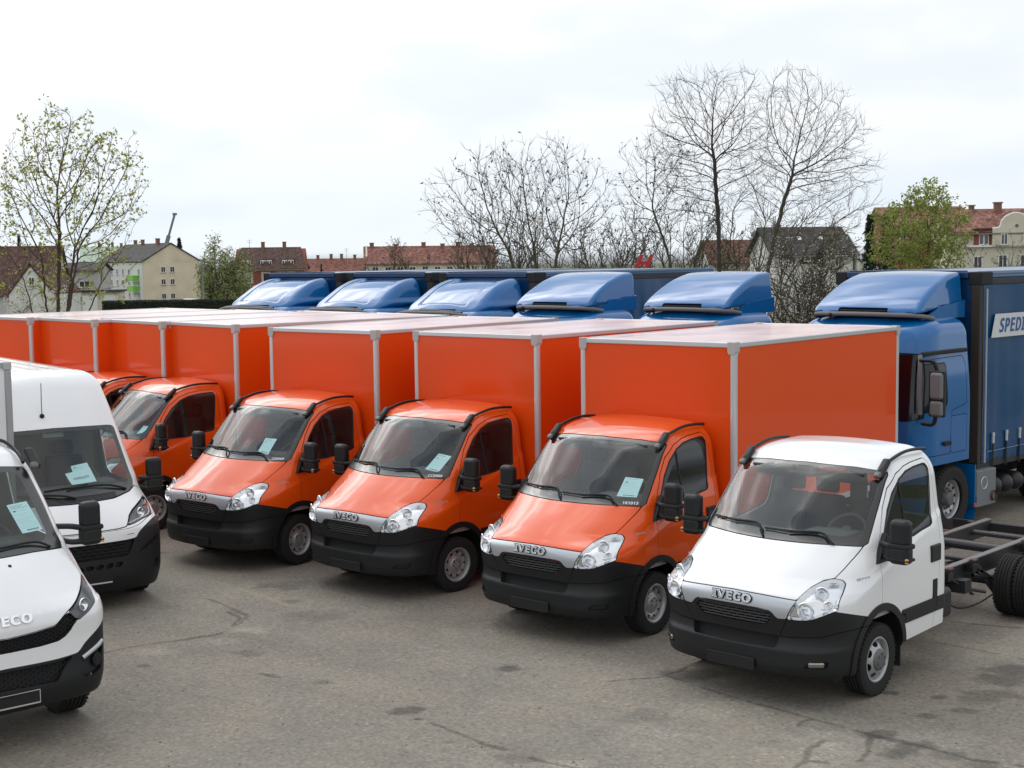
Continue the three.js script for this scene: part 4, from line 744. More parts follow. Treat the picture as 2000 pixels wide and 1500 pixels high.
M.frontWall = std(0.006, 0.04, 0.12, 0.5, { roughnessMap: dustMap });
M.railDark = std(0.035, 0.036, 0.04, 0.6, { metalness: 0.3 });
M.greyPlastic = std(0.15, 0.15, 0.15, 0.7);
M.mirrorGrey = std(0.16, 0.17, 0.18, 0.6);
M.brown = std(0.045, 0.035, 0.027, 0.8);
const LG = (() => {
  const g = {}; let S = cut(skin(lorryField, [-0.08, 0.26, -1.6], [1.36, 3.4, 0.16], 0.05), (x) => x)[1]; const whole = S;
  S = cut(S, (x, y, z) => (x < 0.7 ? 1 : y > 0.5 ? Math.hypot(z + 0.92, y - 0.46) - 0.6 : Math.abs(z + 0.92) - 0.6))[1];
  S = cut(S, (x, y, z) => (z < -0.25 ? y - 1.06 : y - 0.34))[1];
  const c = cutter(S);
  g.screen = c.front(mx([[0, 1.72], [0.95, 1.72], [1.14, 1.76], [1.12, 2.3], [1.06, 2.68], [0, 2.72]]), 0.006, -0.8);
  g.grille = c.front(mx([[0, 1.5], [0.8, 1.46], [0.72, 0.8], [0, 0.78]]), 0.006, -0.5);
  g.lamp = c.front([[0.76, 0.6], [1.16, 0.6], [1.18, 0.8], [0.8, 0.78]], 0.004, -0.6);
  g.pane = c.side([[0.02, 1.9], [-0.03, 2.45], [-0.08, 2.54], [-0.68, 2.54], [-0.71, 2.48], [-0.71, 1.95], [-0.66, 1.9], [-0.3, 1.84], [0.0, 1.84]], 0.006);
  g.bay = c.side([[-0.82, 1.2], [-0.82, 1.75], [-1.28, 1.75], [-1.28, 1.2]], 0.004);
  g.door = c.side([[0.04, 1.2], [0.03, 1.85], [-0.04, 2.6], [-1.2, 2.62], [-1.27, 2.5], [-1.27, 1.91], [-0.84, 1.83], [-0.8, 1.2]], 0.005);
  g.shell = c.S; g.gaps = joined(...c.seams);
  for (const [k, F, lo] of [['B', fairingB, 3.1], ['A', fairingA, 2.95]]) {
    let H = cut(skin(F, [-0.06, lo - 0.05, -1.85], [1.2, 3.95, 0.0], 0.038), (x) => x)[1];
    const cc = cutter(H);
    g['slot' + k] = cc.take((x, y, z) => Math.max(x - (k === 'B' ? 0.42 : 0.5), y - (k === 'B' ? 3.335 : 3.16), z < -0.6 ? 1 : -1), 0);
    if (k === 'A') { const p = polySD([[-0.3, -0.45], [0.6, -0.5], [0.66, -1.5], [-0.3, -1.6]]); g.panelA = cc.take((x, y, z) => (y < 3.1 ? 1 : p(x, z)), 0.006); g.gapA = joined(...cc.seams); }
    g['hat' + k] = cc.S;
  }
  const o = {}; for (const k of Object.keys(g)) o[k] = k[0] === 'p' && k === 'pane' ? [geo(mirrored(g[k])), geo(g[k])] : ['door', 'bay', 'lamp'].includes(k) ? [geo(mirrored(g[k])), geo(g[k])] : geo(both(k === 'shell' || k.startsWith('hat') ? thick(g[k], 0.02) : k.startsWith('slot') ? push(g[k], -0.06) : k.startsWith('gap') ? push(g[k], k === 'gapA' ? 0.004 : 0) : g[k]));
  return o;
})();
function makeTractor(o, kind) {
  part('cab_body', LG.shell, M.blue, o); part('panel_gap', LG.gaps, M.gap, o);
  part('windscreen', LG.screen, M.glassDark, o); part('grille', LG.grille, M.greyPlastic, o);
  const f = part('roof_fairing', LG['hat' + kind], M.blue, o); part('fairing_slot', LG['slot' + kind], M.plasticDark, f);
  if (kind === 'A') {
    part('fairing_panel', LG.panelA, M.blue, f); part('panel_outline', LG.gapA, M.blue, f);
    part('sun_visor', [tube([[-0.95, 3.05, -0.16], [-0.6, 3.09, -0.02], [0, 3.1, 0.03], [0.6, 3.09, -0.02], [0.95, 3.05, -0.16]], 0.035, 20, 6), tube([[-0.8, 3.1, -0.2], [0, 3.14, -0.08], [0.8, 3.1, -0.2]], 0.03, 16, 6), box(1.3, 0.02, 0.18, 0, 3.12, -0.12)], M.greyPlastic, o);
  } else {
    part('roof_strip', [tube([[-0.98, 3.17, -0.62], [-0.9, 3.215, -0.34], [-0.5, 3.23, -0.2], [0, 3.235, -0.15], [0.5, 3.23, -0.2], [0.9, 3.215, -0.34], [0.98, 3.17, -0.62]].map((p) => [p[0] * 0.98, p[1] + 0.005, p[2] - 0.1]), 0.034, 30, 8)], M.greyPlastic, o);
    part('horn', [new THREE.SphereGeometry(0.035, 10, 8).translate(-0.35, 3.23, -0.02), bar([-0.35, 3.16, -0.05], [-0.35, 3.23, -0.02], 0.02)], M.plasticDark, o);
    for (const s of [-1, 1]) part('side_deflector', new THREE.ExtrudeGeometry(new THREE.Shape([[0.45, 3.16], [1.72, 3.16], [1.72, 3.42], [1.0, 3.33]].map((p) => new THREE.Vector2(...p))), { depth: 0.03, bevelEnabled: false }).rotateY(Math.PI / 2).translate(s * 0.9 - 0.015, 0, 0), M.blue, o);
  }
  for (const s of [-1, 1]) {
    const q = s > 0 ? 1 : 0, d = part('door', LG.door[q], M.blue, o); part('window_pane', LG.pane[q], M.glassDark, d); part('locker_door', LG.bay[q], M.blue, o); part('headlight', LG.lamp[q], M.lens, o);
    part('door_handle', [new RoundedBoxGeometry(0.03, 0.06, 0.2, 2, 0.01).translate(s * 1.235, 1.36, -0.68)], M.plasticDark, d);
    part('gutter_strip', [new RoundedBoxGeometry(0.05, 0.06, 1.28, 3, 0.02).translate(s * 1.19, 2.7, -0.64)], M.plasticDark, o);
    part('pillar_guard', [tube([[s * 1.17, 2.68, 0.0], [s * 1.2, 2.6, 0.05], [s * 1.22, 2.2, 0.1], [s * 1.235, 1.85, 0.1]], 0.035, 12, 6)], M.greyPlastic, o);
    const m = part('mirror', [tube([[s * 1.2, 2.62, 0.06], [s * 1.42, 2.6, 0.06], [s * 1.47, 2.46, 0.04]], 0.03, 12, 6), tube([[s * 1.22, 1.72, 0.03], [s * 1.4, 1.72, 0.03], [s * 1.45, 1.86, 0.03]], 0.03, 12, 6), new RoundedBoxGeometry(0.24, 0.66, 0.09, 3, 0.03).translate(s * 1.48, 2.16, 0.06)], M.plastic, o);
    part('mirror_cover', [new RoundedBoxGeometry(0.2, 0.38, 0.1, 4, 0.045).translate(s * 1.49, 2.27, 0.09), new RoundedBoxGeometry(0.2, 0.22, 0.1, 4, 0.045).translate(s * 1.49, 1.95, 0.09)], M.mirrorGrey, m);
    part('fender', [new THREE.CylinderGeometry(0.66, 0.66, 0.34, 20, 1, true, Math.PI * 1.0, Math.PI / 2 * 1.05).rotateZ(Math.PI / 2).translate(s * 1.06, 0.46, -0.92), box(0.34, 0.66, 0.03, s * 1.06, 0.62, -1.53)], M.blue, o);
    addWheel(o, 'lorry', s * 1.05, 0.5, -0.92);
    for (const x of [0.78, 1.08]) addWheel(o, 'lorry', s * x, 0.5, -4.5);
  }
  const ex = part('exhaust_box', [new RoundedBoxGeometry(0.6, 0.56, 0.6, 3, 0.02).translate(0.92, 0.56, -1.9)], M.mirrorGrey, o);
  part('round_emblem', [new THREE.TorusGeometry(0.09, 0.008, 6, 28).rotateY(Math.PI / 2).translate(1.222, 0.64, -1.82)], M.alu, ex); part('exhaust_outlet', [new THREE.CylinderGeometry(0.08, 0.08, 0.12, 18, 1, true).rotateZ(Math.PI / 2).translate(1.2, 0.42, -2.1)], M.rust, ex);
  part('reservoir', [0, 1, 2].map((k) => new THREE.CapsuleGeometry(0.15, 0.5, 5, 16).rotateZ(Math.PI / 2).translate(0.75, 0.5, -2.5 - k * 0.36)), M.chassis, o);
  part('fuel_tank', [new RoundedBoxGeometry(0.6, 0.6, 1.1, 4, 0.08).translate(-0.9, 0.62, -2.3)], M.alu, o);
  part('frame_rail', [-1, 1].map((s) => box(0.1, 0.26, 5.2, s * 0.4, 0.85, -2.8)), M.chassis, o); part('engine', [box(1.1, 0.7, 1.3, 0, 0.75, -0.75)], M.gap, o);
  part('side_marker', [box(0.02, 0.05, 0.08, 1.24, 0.34, -1.52)], M.amberDark, o);
  return o;
}
function makeTrailer(o, banner) {
  const z0 = -1.83, L = banner ? 13.6 : 6.7, w = 1.275, t = 3.84, b = 0.92, zc = z0 - L / 2;
  part('front_wall', [box(2 * w - 0.12, t - b - 0.16, 0.05, 0, (t + b) / 2 - 0.03, z0 - 0.05)], M.frontWall, o);
  for (const s of [-1, 1]) {
    const g = new THREE.PlaneGeometry(L - 0.2, t - 0.2 - b, 90, 14), p = g.attributes.position;
    for (let k = 0; k < p.count; k++) { const x = p.getX(k), y = p.getY(k); p.setZ(k, 0.012 * Math.sin(x * 14.6) * sstep(1.5, 0.2, y) + 0.02 * perlin.noise(x * 1.3, y * 0.9, 3 * s) + 0.01 * Math.sin(x * 3.4)); }
    g.computeVertexNormals(); g.rotateY(s * Math.PI / 2).translate(s * (w - 0.01), (t - 0.2 + b) / 2, zc);
    const cu = part('curtain', g, M.curtain, o);
    part('top_rail', [new RoundedBoxGeometry(0.06, 0.1, L, 2, 0.015).translate(s * (w - 0.03), t - 0.15, zc)], M.railDark, o); part('roof_strip', [new RoundedBoxGeometry(0.05, 0.07, L - 0.02, 2, 0.012).translate(s * (w - 0.03), t - 0.065, zc)], M.curtain, o);
    part('roof_edge', [box(0.05, 0.04, L - 0.04, s * (w - 0.03), t - 0.01, zc)], M.roofEdge, o);
    part('corner_post', [new RoundedBoxGeometry(0.16, t - b - 0.1, 0.14, 2, 0.02).translate(s * (w - 0.09), (t + b) / 2 - 0.06, z0 - 0.08)], M.brown, o);
    part('corner_edge', [box(0.02, t - b - 0.26, 0.022, s * (w + 0.005), (t + b) / 2 - 0.13, z0 - 0.19)], M.alu, o);
    part('corner_block', [new RoundedBoxGeometry(0.22, 0.2, 0.36, 2, 0.02).translate(s * (w - 0.1), t - 0.1, z0 - 0.18)], M.plasticDark, o);
    part('side_beam', [box(0.05, 0.12, L, s * (w - 0.04), b - 0.02, zc)], M.railDark, o);
    if (s > 0 && banner) {
      for (let k = 0; k < 10; k++) { const z = z0 - 0.43 - k * 0.43; const st = part('strap', [box(0.012, 0.5, 0.035, w + 0.012, b + 0.14, z)], M.rubber, cu); part('strap_buckle', [box(0.02, 0.16, 0.05, w + 0.018, b + 0.36, z), box(0.022, 0.05, 0.06, w + 0.02, b + 0.42, z)], M.alu, o); }
      part('lower_trim', [tube([[w + 0.006, b + 0.16, z0 - 0.25], [w + 0.006, b + 0.17, z0 - 5], [w + 0.006, b + 0.16, z0 - L + 0.1]], 0.008, 30, 5)], M.roofEdge, cu);
      const sh = new THREE.Shape([[0.3, 2.83], [0.42, 3.19], [5.4, 3.19], [5.4, 2.83]].map((p) => new THREE.Vector2(...p)));
      const bn = part('banner', new THREE.ExtrudeGeometry(sh, { depth: 0.006, bevelEnabled: false, curveSegments: 4 }).rotateY(Math.PI / 2).translate(w + 0.022, 0, z0), M.banner, o);
      part('lettering', letters('SPEDITION', 0.215, 0.003).applyMatrix4(new THREE.Matrix4().makeShear(0, 0, 0.22, 0, 0, 0)).rotateY(Math.PI / 2).translate(w + 0.031, 2.905, z0 - 1.3), M.bannerText, bn);
    }
    for (const z of banner ? [-10.2, -11.5, -12.8] : [-6.2, -7.5]) addWheel(o, 'lorry', s * 1.05, 0.5, z);
  }
  part('roof', [box(2 * w - 0.1, 0.03, L - 0.1, 0, t - 0.015, zc)], M.curtain, o); part('front_top_rail', [new RoundedBoxGeometry(2 * w - 0.42, 0.1, 0.07, 2, 0.015).translate(0, t - 0.05, z0 - 0.02), box(2 * w - 0.5, 0.03, 0.05, 0, t + 0.005, z0 - 0.03)], M.frontWall, o);
  part('front_rib', [-0.8, 0, 0.8].map((x) => box(0.05, t - b - 0.3, 0.03, x, (t + b) / 2 - 0.05, z0 - 0.014)), M.frontWall, o);
  part('rear_door', [box(2 * w - 0.12, t - b - 0.1, 0.05, 0, (t + b) / 2, z0 - L + 0.05)], M.frontWall, o); part('floor', [box(2 * w - 0.12, 0.1, L - 0.1, 0, b + 0.02, zc)], M.chassis, o);
  part('frame_rail', [-1, 1].map((s) => box(0.12, 0.4, L - 1, s * 0.5, 0.68, zc)), M.chassis, o);
  return o;
}
M.roofEdge = std(0.16, 0.24, 0.36, 0.45); M.banner = std(0.62, 0.64, 0.66, 0.55, { roughnessMap: dustMap }); M.bannerText = std(0.02, 0.09, 0.26, 0.6);
const DEG = Math.PI / 180, yawOf = (a) => -a * DEG;     // poses: x, z of the front axle and how far the nose is turned to the left
const poses = { W: [2.681, -13.77, 42.66], O1: [0.797, -16.016, 40.02], O2: [-1.444, -18.154, 40.36], O3: [-3.692, -19.837, 38.33], O4: [-6.203, -22.542, 48.89], O5: [-7.728, -24.018, 47.93], O6: [-9.205, -25.112, 46.27], O7: [-10.789, -26.389, 43.49], ND: [-4.876, -12.42, -41.1], DU: [-5.555, -17.309, -35.95] };
M.lensGrey = phys(0.1, 0.1, 0.1, 0.3, {});
M.fogLamp = std(0.3, 0.29, 0.26, 0.2, { metalness: 0.9 });
M.ink = std(0.7, 0.72, 0.75, 0.8);
const spot = (k) => [poses[k][0], 0, poses[k][1]];
const T = {};
T.W = makeDaily(thing('chassis_cab_truck', 'white light truck with bare black frame and twin rear wheels, nearest of the parked row', 'truck', spot('W'), yawOf(poses.W[2])), M.white, { rim: 'twin', fog: true, rearWindow: true, badge: '35C17' });
addChassis(T.W, -5.55, true, 'twin', true);
const rowGroup = 'orange box trucks parked in a row';
T.O1 = makeDaily(thing('box_truck', 'orange box truck directly beside the white bare-framed truck, its whole right box wall in view', 'truck', spot('O1'), yawOf(poses.O1[2]), rowGroup), M.orange, { rim: 'steel', badge: '35S13' });
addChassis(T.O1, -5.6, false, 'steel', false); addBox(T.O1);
const names = { O2: 'orange box truck with steel wheels, second from the white bare-framed truck', O3: 'orange box truck third from the white bare-framed truck, in the middle of the row', O4: 'orange box truck with only windscreen, door and box showing beside the white van', O5: 'orange box truck showing only box and cab roof above the white van', O6: 'orange box truck whose box alone shows above the white van roof', O7: 'orange box truck at the far end of the row, cut off by the left edge' };
for (const k of Object.keys(names)) {
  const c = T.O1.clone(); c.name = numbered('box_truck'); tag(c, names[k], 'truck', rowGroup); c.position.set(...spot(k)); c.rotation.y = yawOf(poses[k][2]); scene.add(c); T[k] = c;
  const turn = { O2: -0.1, O3: 0.06, O4: -0.05, O5: 0.12 }[k] || 0; for (const w of c.children) if (w.name === 'wheel' && Math.abs(w.position.z) < 0.1) w.rotation.y += turn;   // front wheels not all quite straight
}
T.ND = makeNewTruck(thing('refrigerated_truck', 'white newer light truck with cooling unit and box, cut off by the left edge', 'truck', spot('ND'), yawOf(poses.ND[2])), M.white);
for (const c of T.ND.children) if (c.name === 'wheel') { c.scale.setScalar(1.13); c.position.y = 0.39; } else c.position.y += 0.124;   // high-slung chassis on larger tyres
T.ND.scale.setScalar(0.971);
T.DU = makeVan(thing('panel_van', 'white high-roofed panel van with a sold notice behind its windscreen', 'van', spot('DU'), yawOf(poses.DU[2])), M.white);
for (const [k, t] of [['O1', '181013'], ['O2', 'CC0909'], ['O3', '220909']]) part('chalk_number', letters(t, 0.036, 0.001, 1.1).rotateX(-0.72).rotateY(0.42).translate(0.765, 1.445, zAt(dailyField, 0.765, 1.445) + 0.014), M.ink, T[k].children.find((c) => c.name === 'windscreen'));
// sheets of paper behind the windscreens
function sheetPrint(seed) {
  return (c, w, h) => {
    const r = rng(seed); c.fillStyle = '#cfeef2'; c.fillRect(0, 0, w, h); c.fillStyle = '#3d6a70';
    for (let y = 14; y < h - 30; y += 9) { if (r() < 0.25) continue; let x = 14; while (x < w * (0.55 + 0.4 * r())) { const l = 5 + r() * 16; c.globalAlpha = y < 40 ? 0.6 : 0.28; c.fillRect(x, y, l, y < 40 ? 4 : 2.4); x += l + 4; } }
    c.globalAlpha = 0.85; c.fillStyle = '#1d2a2e'; c.fillRect(w * 0.12, h * 0.24, w * 0.14, 8); for (let k = 0; k < 7; k++) c.fillRect(w * 0.3 + k * 13, h * 0.9, 9, 10); c.globalAlpha = 1;
  };
}
paper(T.O1, dailyField, [[0.561, 1.705], [0.759, 1.691], [0.779, 1.51], [0.563, 1.515]], sheetPrint(1), 160, 220, 'pale blue price sheet behind the windscreen of the truck beside the bare-framed truck');
paper(T.O2, dailyField, [[0.627, 1.704], [0.801, 1.676], [0.755, 1.495], [0.564, 1.523]], sheetPrint(2), 160, 220, 'pale price sheet leaning in the windscreen of the second orange truck');
paper(T.O3, dailyField, [[0.372, 1.701], [0.553, 1.696], [0.569, 1.501], [0.38, 1.537]], sheetPrint(3), 160, 220, 'pale price sheet in the windscreen of the orange truck amid the row');
paper(T.O4, dailyField, [[0.715, 1.614], [0.82, 1.61], [0.81, 1.501], [0.698, 1.5]], sheetPrint(4), 160, 220, 'small pale sheet low in the windscreen behind the white van');
paper(T.ND, ndField, [[0.449, 1.911], [0.671, 1.914], [0.735, 1.666], [0.509, 1.665]], sheetPrint(5), 160, 220, 'pale blue price sheet in the windscreen of the newer white truck').translateY(0.12).scale.setScalar(0.971);
paper(T.DU, vanField, [[-0.007, 1.603], [0.323, 1.645], [0.357, 1.485], [0.038, 1.477]], (c, w, h) => { c.fillStyle = '#cfeef2'; c.fillRect(0, 0, w, h); c.fillStyle = '#4a5f64'; c.font = 'bold 34px sans-serif'; c.textAlign = 'center'; c.fillText('VERKAUFT', w / 2, h * 0.66); }, 256, 130, 'white paper notice reading VERKAUFT in the van windscreen', 0.014);
paper(T.DU, vanField, [[0.091, 1.68], [0.31, 1.7], [0.325, 1.61], [0.1, 1.58]], sheetPrint(7), 200, 110, 'small printed sheet behind the VERKAUFT notice in the van windscreen', 0.024);
// blue tractor units and trailers
const lorryPose = { B6: [5.0, -21.08, 46.1], B5: [2.63, -23.87, 45.8], B4: [0.45, -25.6, 44.2], B3: [-1.67, -27.6, 41.5], B2: [-3.8, -29.8, 40.5], B1: [-5.95, -31.6, 39.5] };
const lorryNames = {
  B6: ['blue tractor unit with grey mirrors and roof fairing, nearest beside the orange box', 'blue curtain-sided trailer with white lettered banner, nearest of the trailers'],
  B5: ['blue tractor unit with smooth wedge fairing, second from the lettered trailer'],
  B4: ['blue tractor unit with smooth wedge fairing, third from the lettered trailer'],
  B3: ['blue tractor unit with outlined fairing panel, nearest of the three with visors', 'blue trailer behind the nearest visored tractor unit, its top edge reaching farthest right'],
  B2: ['blue tractor unit with outlined fairing panel, middle one of the three with visors', 'blue trailer behind the middle visored tractor unit'],
  B1: ['blue tractor unit with outlined fairing panel, farthest, before the brick house', 'blue trailer farthest left, before the red brick house'],
};
const tg = 'blue tractor units in the back row', rg = 'blue trailers in the back row';
for (const k of ['B6', 'B3']) {
  T[k] = makeTractor(thing('tractor_unit', lorryNames[k][0], 'lorry', [lorryPose[k][0], 0, lorryPose[k][1]], yawOf(lorryPose[k][2]), tg), k === 'B6' ? 'B' : 'A');
  T['t' + k] = makeTrailer(thing('trailer', lorryNames[k][1], 'trailer', [lorryPose[k][0] - (k === 'B6' ? 0.12 : 0), 0, lorryPose[k][1] - (k === 'B6' ? 0.1 : 0)], yawOf(lorryPose[k][2] - (k === 'B6' ? 0 : 2)), rg), k === 'B6');
}
for (const [k, from] of [['B5', 'B6'], ['B4', 'B6'], ['B2', 'B3'], ['B1', 'B3']]) for (const pre of ['', 't']) {
  if (pre && (k === 'B5' || k === 'B4')) continue;
  const c = (pre ? T.tB3 : T[from]).clone(); c.name = numbered(pre ? 'trailer' : 'tractor_unit'); tag(c, lorryNames[k][pre ? 1 : 0], pre ? 'trailer' : 'lorry', pre ? rg : tg); c.position.set(lorryPose[k][0], 0, lorryPose[k][1]); c.rotation.y = yawOf(lorryPose[k][2] - (pre ? 2 : 0)); scene.add(c); T[pre + k] = c;
}
// oil stains, patches and cracks of the yard, at their places: [x, z, radius, strength] (negative strength: paler patch, by the white truck a painted sheen streak); cracks as lines
const MARKS = [[-1.0, -12.86, 0.2, 0.75], [-1.9, -13.76, 0.14, 0.6], [-2.93, -17.96, 0.4, 0.5], [-2.7, -17.13, 0.16, 0.45], [-2.3, -16.36, 0.5, 0.35], [-3.83, -14.42, 0.1, 0.6], [-1.1, -16.1, 0.9, 0.22],
  [1.8, -13.85, 0.42, 0.75], [3.52, -13.2, 0.1, 0.8], [3.67, -12.52, 0.13, 0.6], [3.95, -13.04, 0.1, 0.7], [4.05, -12.64, 0.14, 0.55], [4.75, -13.55, 0.34, 0.7], [4.96, -13.87, 0.36, 0.75], [4.46, -13.08, 0.3, 0.6], [4.3, -12.95, 0.22, 0.55], [3.08, -12.03, 0.22, 0.7], [3.18, -11.56, 0.2, 0.75], [3.36, -11.7, 0.22, 0.7], [3.55, -11.5, 0.18, 0.5], [3.75, -11.3, 0.2, 0.5], [0.0, -11.55, 0.22, 0.4], [-0.9, -12.6, 0.05, 0.9], [-2.5, -14.03, 0.08, 0.5], [1.2, -12.6, 0.35, 0.25],
  [2.5, -11.6, 0.5, -0.35], [2.7, -11.9, 0.4, -0.35], [-2.95, -15.8, 0.24, -0.4], [-3.2, -15.35, 0.26, -0.4], [1.9, -12.7, 0.5, -0.25], [1.2, -12.1, 0.5, -0.22], [0.45, -11.4, 0.25, -0.4], [3.6, -11.9, 0.4, -0.2], [-3.9, -15.0, 0.3, -0.25]];
const CRACKS = [[[-4.6, -14.75], [-4.41, -14.9], [-4.18, -15.09], [-3.85, -15.28], [-3.58, -15.48], [-3.32, -15.64], [-3.21, -15.9], [-3.17, -16.17], [-3.16, -16.45], [-3.37, -16.75], [-3.59, -17.07], [-3.82, -17.34]],
  [[-3.22, -15.9], [-3.24, -16.1], [-3.22, -16.35], [-3.42, -16.65]], [[0.92, -13.64], [1.36, -13.77], [1.49, -13.86], [1.89, -14.35], [2.4, -15.0]], [[-0.8, -12.52], [-0.3, -11.93], [-0.09, -11.75], [0.15, -11.52], [0.44, -11.32], [0.8, -11.0]],
  [[1.45, -13.85], [1.53, -13.79], [1.83, -13.37], [2.17, -12.97], [2.4, -12.73], [2.65, -12.45], [2.94, -12.15], [3.11, -11.95], [3.3, -11.8], [3.53, -11.6], [3.7, -11.41], [4.1, -11.2]], [[2.5, -12.27], [2.66, -12.42]], [[4.5, -14.9], [4.74, -14.68], [5.04, -14.38], [5.18, -14.23], [5.8, -13.7]],
  [[3.08, -11.93], [2.9, -11.6], [2.68, -11.27]], [[2.21, -11.24], [2.34, -11.5], [2.6, -11.9]], [[2.35, -11.45], [2.55, -11.35], [2.7, -11.28]], [[-2.6, -14.1], [-2.4, -13.95]], [[4.0, -16.2], [6.5, -15.0], [9, -14.6]]];
const YELLOW = [[-3.92, -18.3], [-3.48, -17.82], [-3.15, -17.41], [-2.81, -17.03], [-2.54, -16.71]];
// ---------------------------------------------------------------- ground
const groundY = (x, z) => -4.6 * sstep(46, 260, Math.hypot(x, z));
{
  const N = 2048, d = new Uint8Array(N * N * 4), r = rng(5), size = 44;         // 44 m square of yard, 2.1 cm per texel
  const stainsSheen = []; for (let k = 0; k < 150; k++) stainsSheen.push([r() * 44, r() * 44, 0.06 + 0.5 * r() ** 3, 0.25 + 0.6 * r(), r() * 99]);
  // marks traced to their places in the yard: [x, z, radius, strength]
  const X0 = -22, Z0 = -46 + 8;
  for (const q of MARKS) stainsSheen.push([q[0] - X0, q[1] - Z0, q[2], q[3], q[0] * 7]);
  const cracks = CRACKS.map((c) => c.map((p) => [p[0] - X0, p[1] - Z0]));
  const S = new Float32Array(N * N), C = new Float32Array(N * N), Y = new Float32Array(N * N);
  for (const [sx, sz, R, a, ph] of stainsSheen) {
    const R2 = R * 2.2, i0 = Math.max(0, Math.floor((sx - R2) / size * N)), i1 = Math.min(N - 1, Math.ceil((sx + R2) / size * N)), j0 = Math.max(0, Math.floor((sz - R2) / size * N)), j1 = Math.min(N - 1, Math.ceil((sz + R2) / size * N));
    for (let j = j0; j <= j1; j++) for (let i = i0; i <= i1; i++) { const u = i / N * size - sx, v = j / N * size - sz, n = 0.75 * fbm(u * 1.6 / Math.max(R, 0.3) + ph, v * 1.6 / Math.max(R, 0.3), ph, 4), q = Math.hypot(u, v * 1.4) / R + n * 1.4; const e = a * sstep(1.1, 0.45, q); S[j * N + i] = a > 0 ? Math.max(S[j * N + i], e) : S[j * N + i] + e * (S[j * N + i] > -0.4 ? 1 : 0); }
  }
  for (const P of cracks) for (let k = 0; k < P.length - 1; k++) {
    const [a, b] = [P[k], P[k + 1]], L = Math.hypot(b[0] - a[0], b[1] - a[1]), n = Math.ceil(L / 0.012);
    for (let t = 0; t <= n; t++) {
      const f = t / n, wob = 0.09 * fbm((a[0] + f * (b[0] - a[0])) * 2.2, (a[1] + f * (b[1] - a[1])) * 2.2, 4.4, 4), x = mix(a[0], b[0], f) + wob, z = mix(a[1], b[1], f) + wob * 1.3, w = 0.006 + 0.03 * Math.max(0, perlin.noise(x * 1.7, z * 1.7, 9) + 0.05), ok = perlin.noise(x * 2.6, z * 2.6, 3) > -0.28;
      if (!ok) continue; const i0 = Math.round((x - w) / size * N), i1 = Math.round((x + w) / size * N), j0 = Math.round((z - w) / size * N), j1 = Math.round((z + w) / size * N);
      for (let j = Math.max(0, j0); j <= Math.min(N - 1, j1); j++) for (let i = Math.max(0, i0); i <= Math.min(N - 1, i1); i++) C[j * N + i] = Math.max(C[j * N + i], 0.25 + 0.6 * r());
    }
  }
  for (let k = 0; k < YELLOW.length - 1; k++) for (let t = 0; t < 260; t++) for (let w = -4; w <= 4; w++) {   // worn yellow line
    const f = t / 260, x = mix(YELLOW[k][0], YELLOW[k + 1][0], f) - X0 + w * 0.014, z = mix(YELLOW[k][1], YELLOW[k + 1][1], f) - Z0 + w * 0.008; if (fbm(x * 3, z * 3, 1.5, 3) + 0.3 * (r() - 0.5) > 0.02) Y[Math.round(z / size * N) * N + Math.round(x / size * N)] = 0.9;
  }
  for (let j = 0; j < N; j++) for (let i = 0; i < N; i++) {
    const u = i / N * size, v = j / N * size, big = fbm(u * 0.16, v * 0.16, 2, 4), mid = fbm(u * 0.9 + 30, v * 0.9, 6, 4), streak = fbm(u * 0.25 + v * 0.2, v * 1.9 - u * 1.2, 14, 3), fine = r() - 0.5;
    let l = 1.36 * (1 + 0.34 * big + 0.24 * mid + 0.16 * streak + 0.46 * fine);
    if (r() < 0.03) l *= 1.45; if (r() < 0.02) l *= 0.6;
    l *= (1 - 0.68 * S[j * N + i]) * (1 - 0.62 * C[j * N + i]);
    const warm = 1 + 0.07 * mid - 0.05 * big, o = 4 * (j * N + i), g = (q) => 255 * Math.pow(clamp(q, 0, 1), 1 / 2.2);
    d[o] = g(0.161 * l * warm + Y[j * N + i] * 0.05); d[o + 1] = g(0.144 * l + Y[j * N + i] * 0.04); d[o + 2] = g(0.119 * l / warm); d[o + 3] = 255;
  }
  const map = new THREE.DataTexture(d, N, N); map.colorSpace = THREE.SRGBColorSpace; map.magFilter = THREE.LinearFilter; map.minFilter = THREE.LinearMipmapLinearFilter; map.generateMipmaps = true; map.needsUpdate = true; map.wrapS = map.wrapT = THREE.RepeatWrapping;
  const bump = noiseMap(512, (u, v) => 0.5 + 0.35 * tileFbm(u, v, 60, 4.7, 3) + 0.25 * tileFbm(u, v, 9, 1.2, 3), [14, 14]);
  const g = new THREE.PlaneGeometry(44, 44, 8, 8).rotateX(-Math.PI / 2).translate(0, 0, Z0 + 22);
  const uv = g.attributes.uv, p = g.attributes.position; for (let k = 0; k < p.count; k++) uv.setXY(k, (p.getX(k) - X0) / size, (p.getZ(k) - Z0) / size);
  struct('yard_asphalt', g, new THREE.MeshStandardMaterial({ map, bumpMap: bump, bumpScale: 0.012, roughness: 0.88 }));
  // the land beyond, falling away to the fields
  const t = new THREE.PlaneGeometry(2400, 1600, 150, 200).rotateX(-Math.PI / 2).translate(0, 0, -700), q = t.attributes.position;
  for (let k = 0; k < q.count; k++) q.setY(k, groundY(q.getX(k), q.getZ(k)) - 0.012 + (Math.hypot(q.getX(k), q.getZ(k)) > 60 ? 0.15 * perlin.noise(q.getX(k) * 0.05, q.getZ(k) * 0.05, 1) : 0));
  t.computeVertexNormals(); const tu = t.attributes.uv; for (let k = 0; k < q.count; k++) tu.setXY(k, q.getX(k), q.getZ(k));
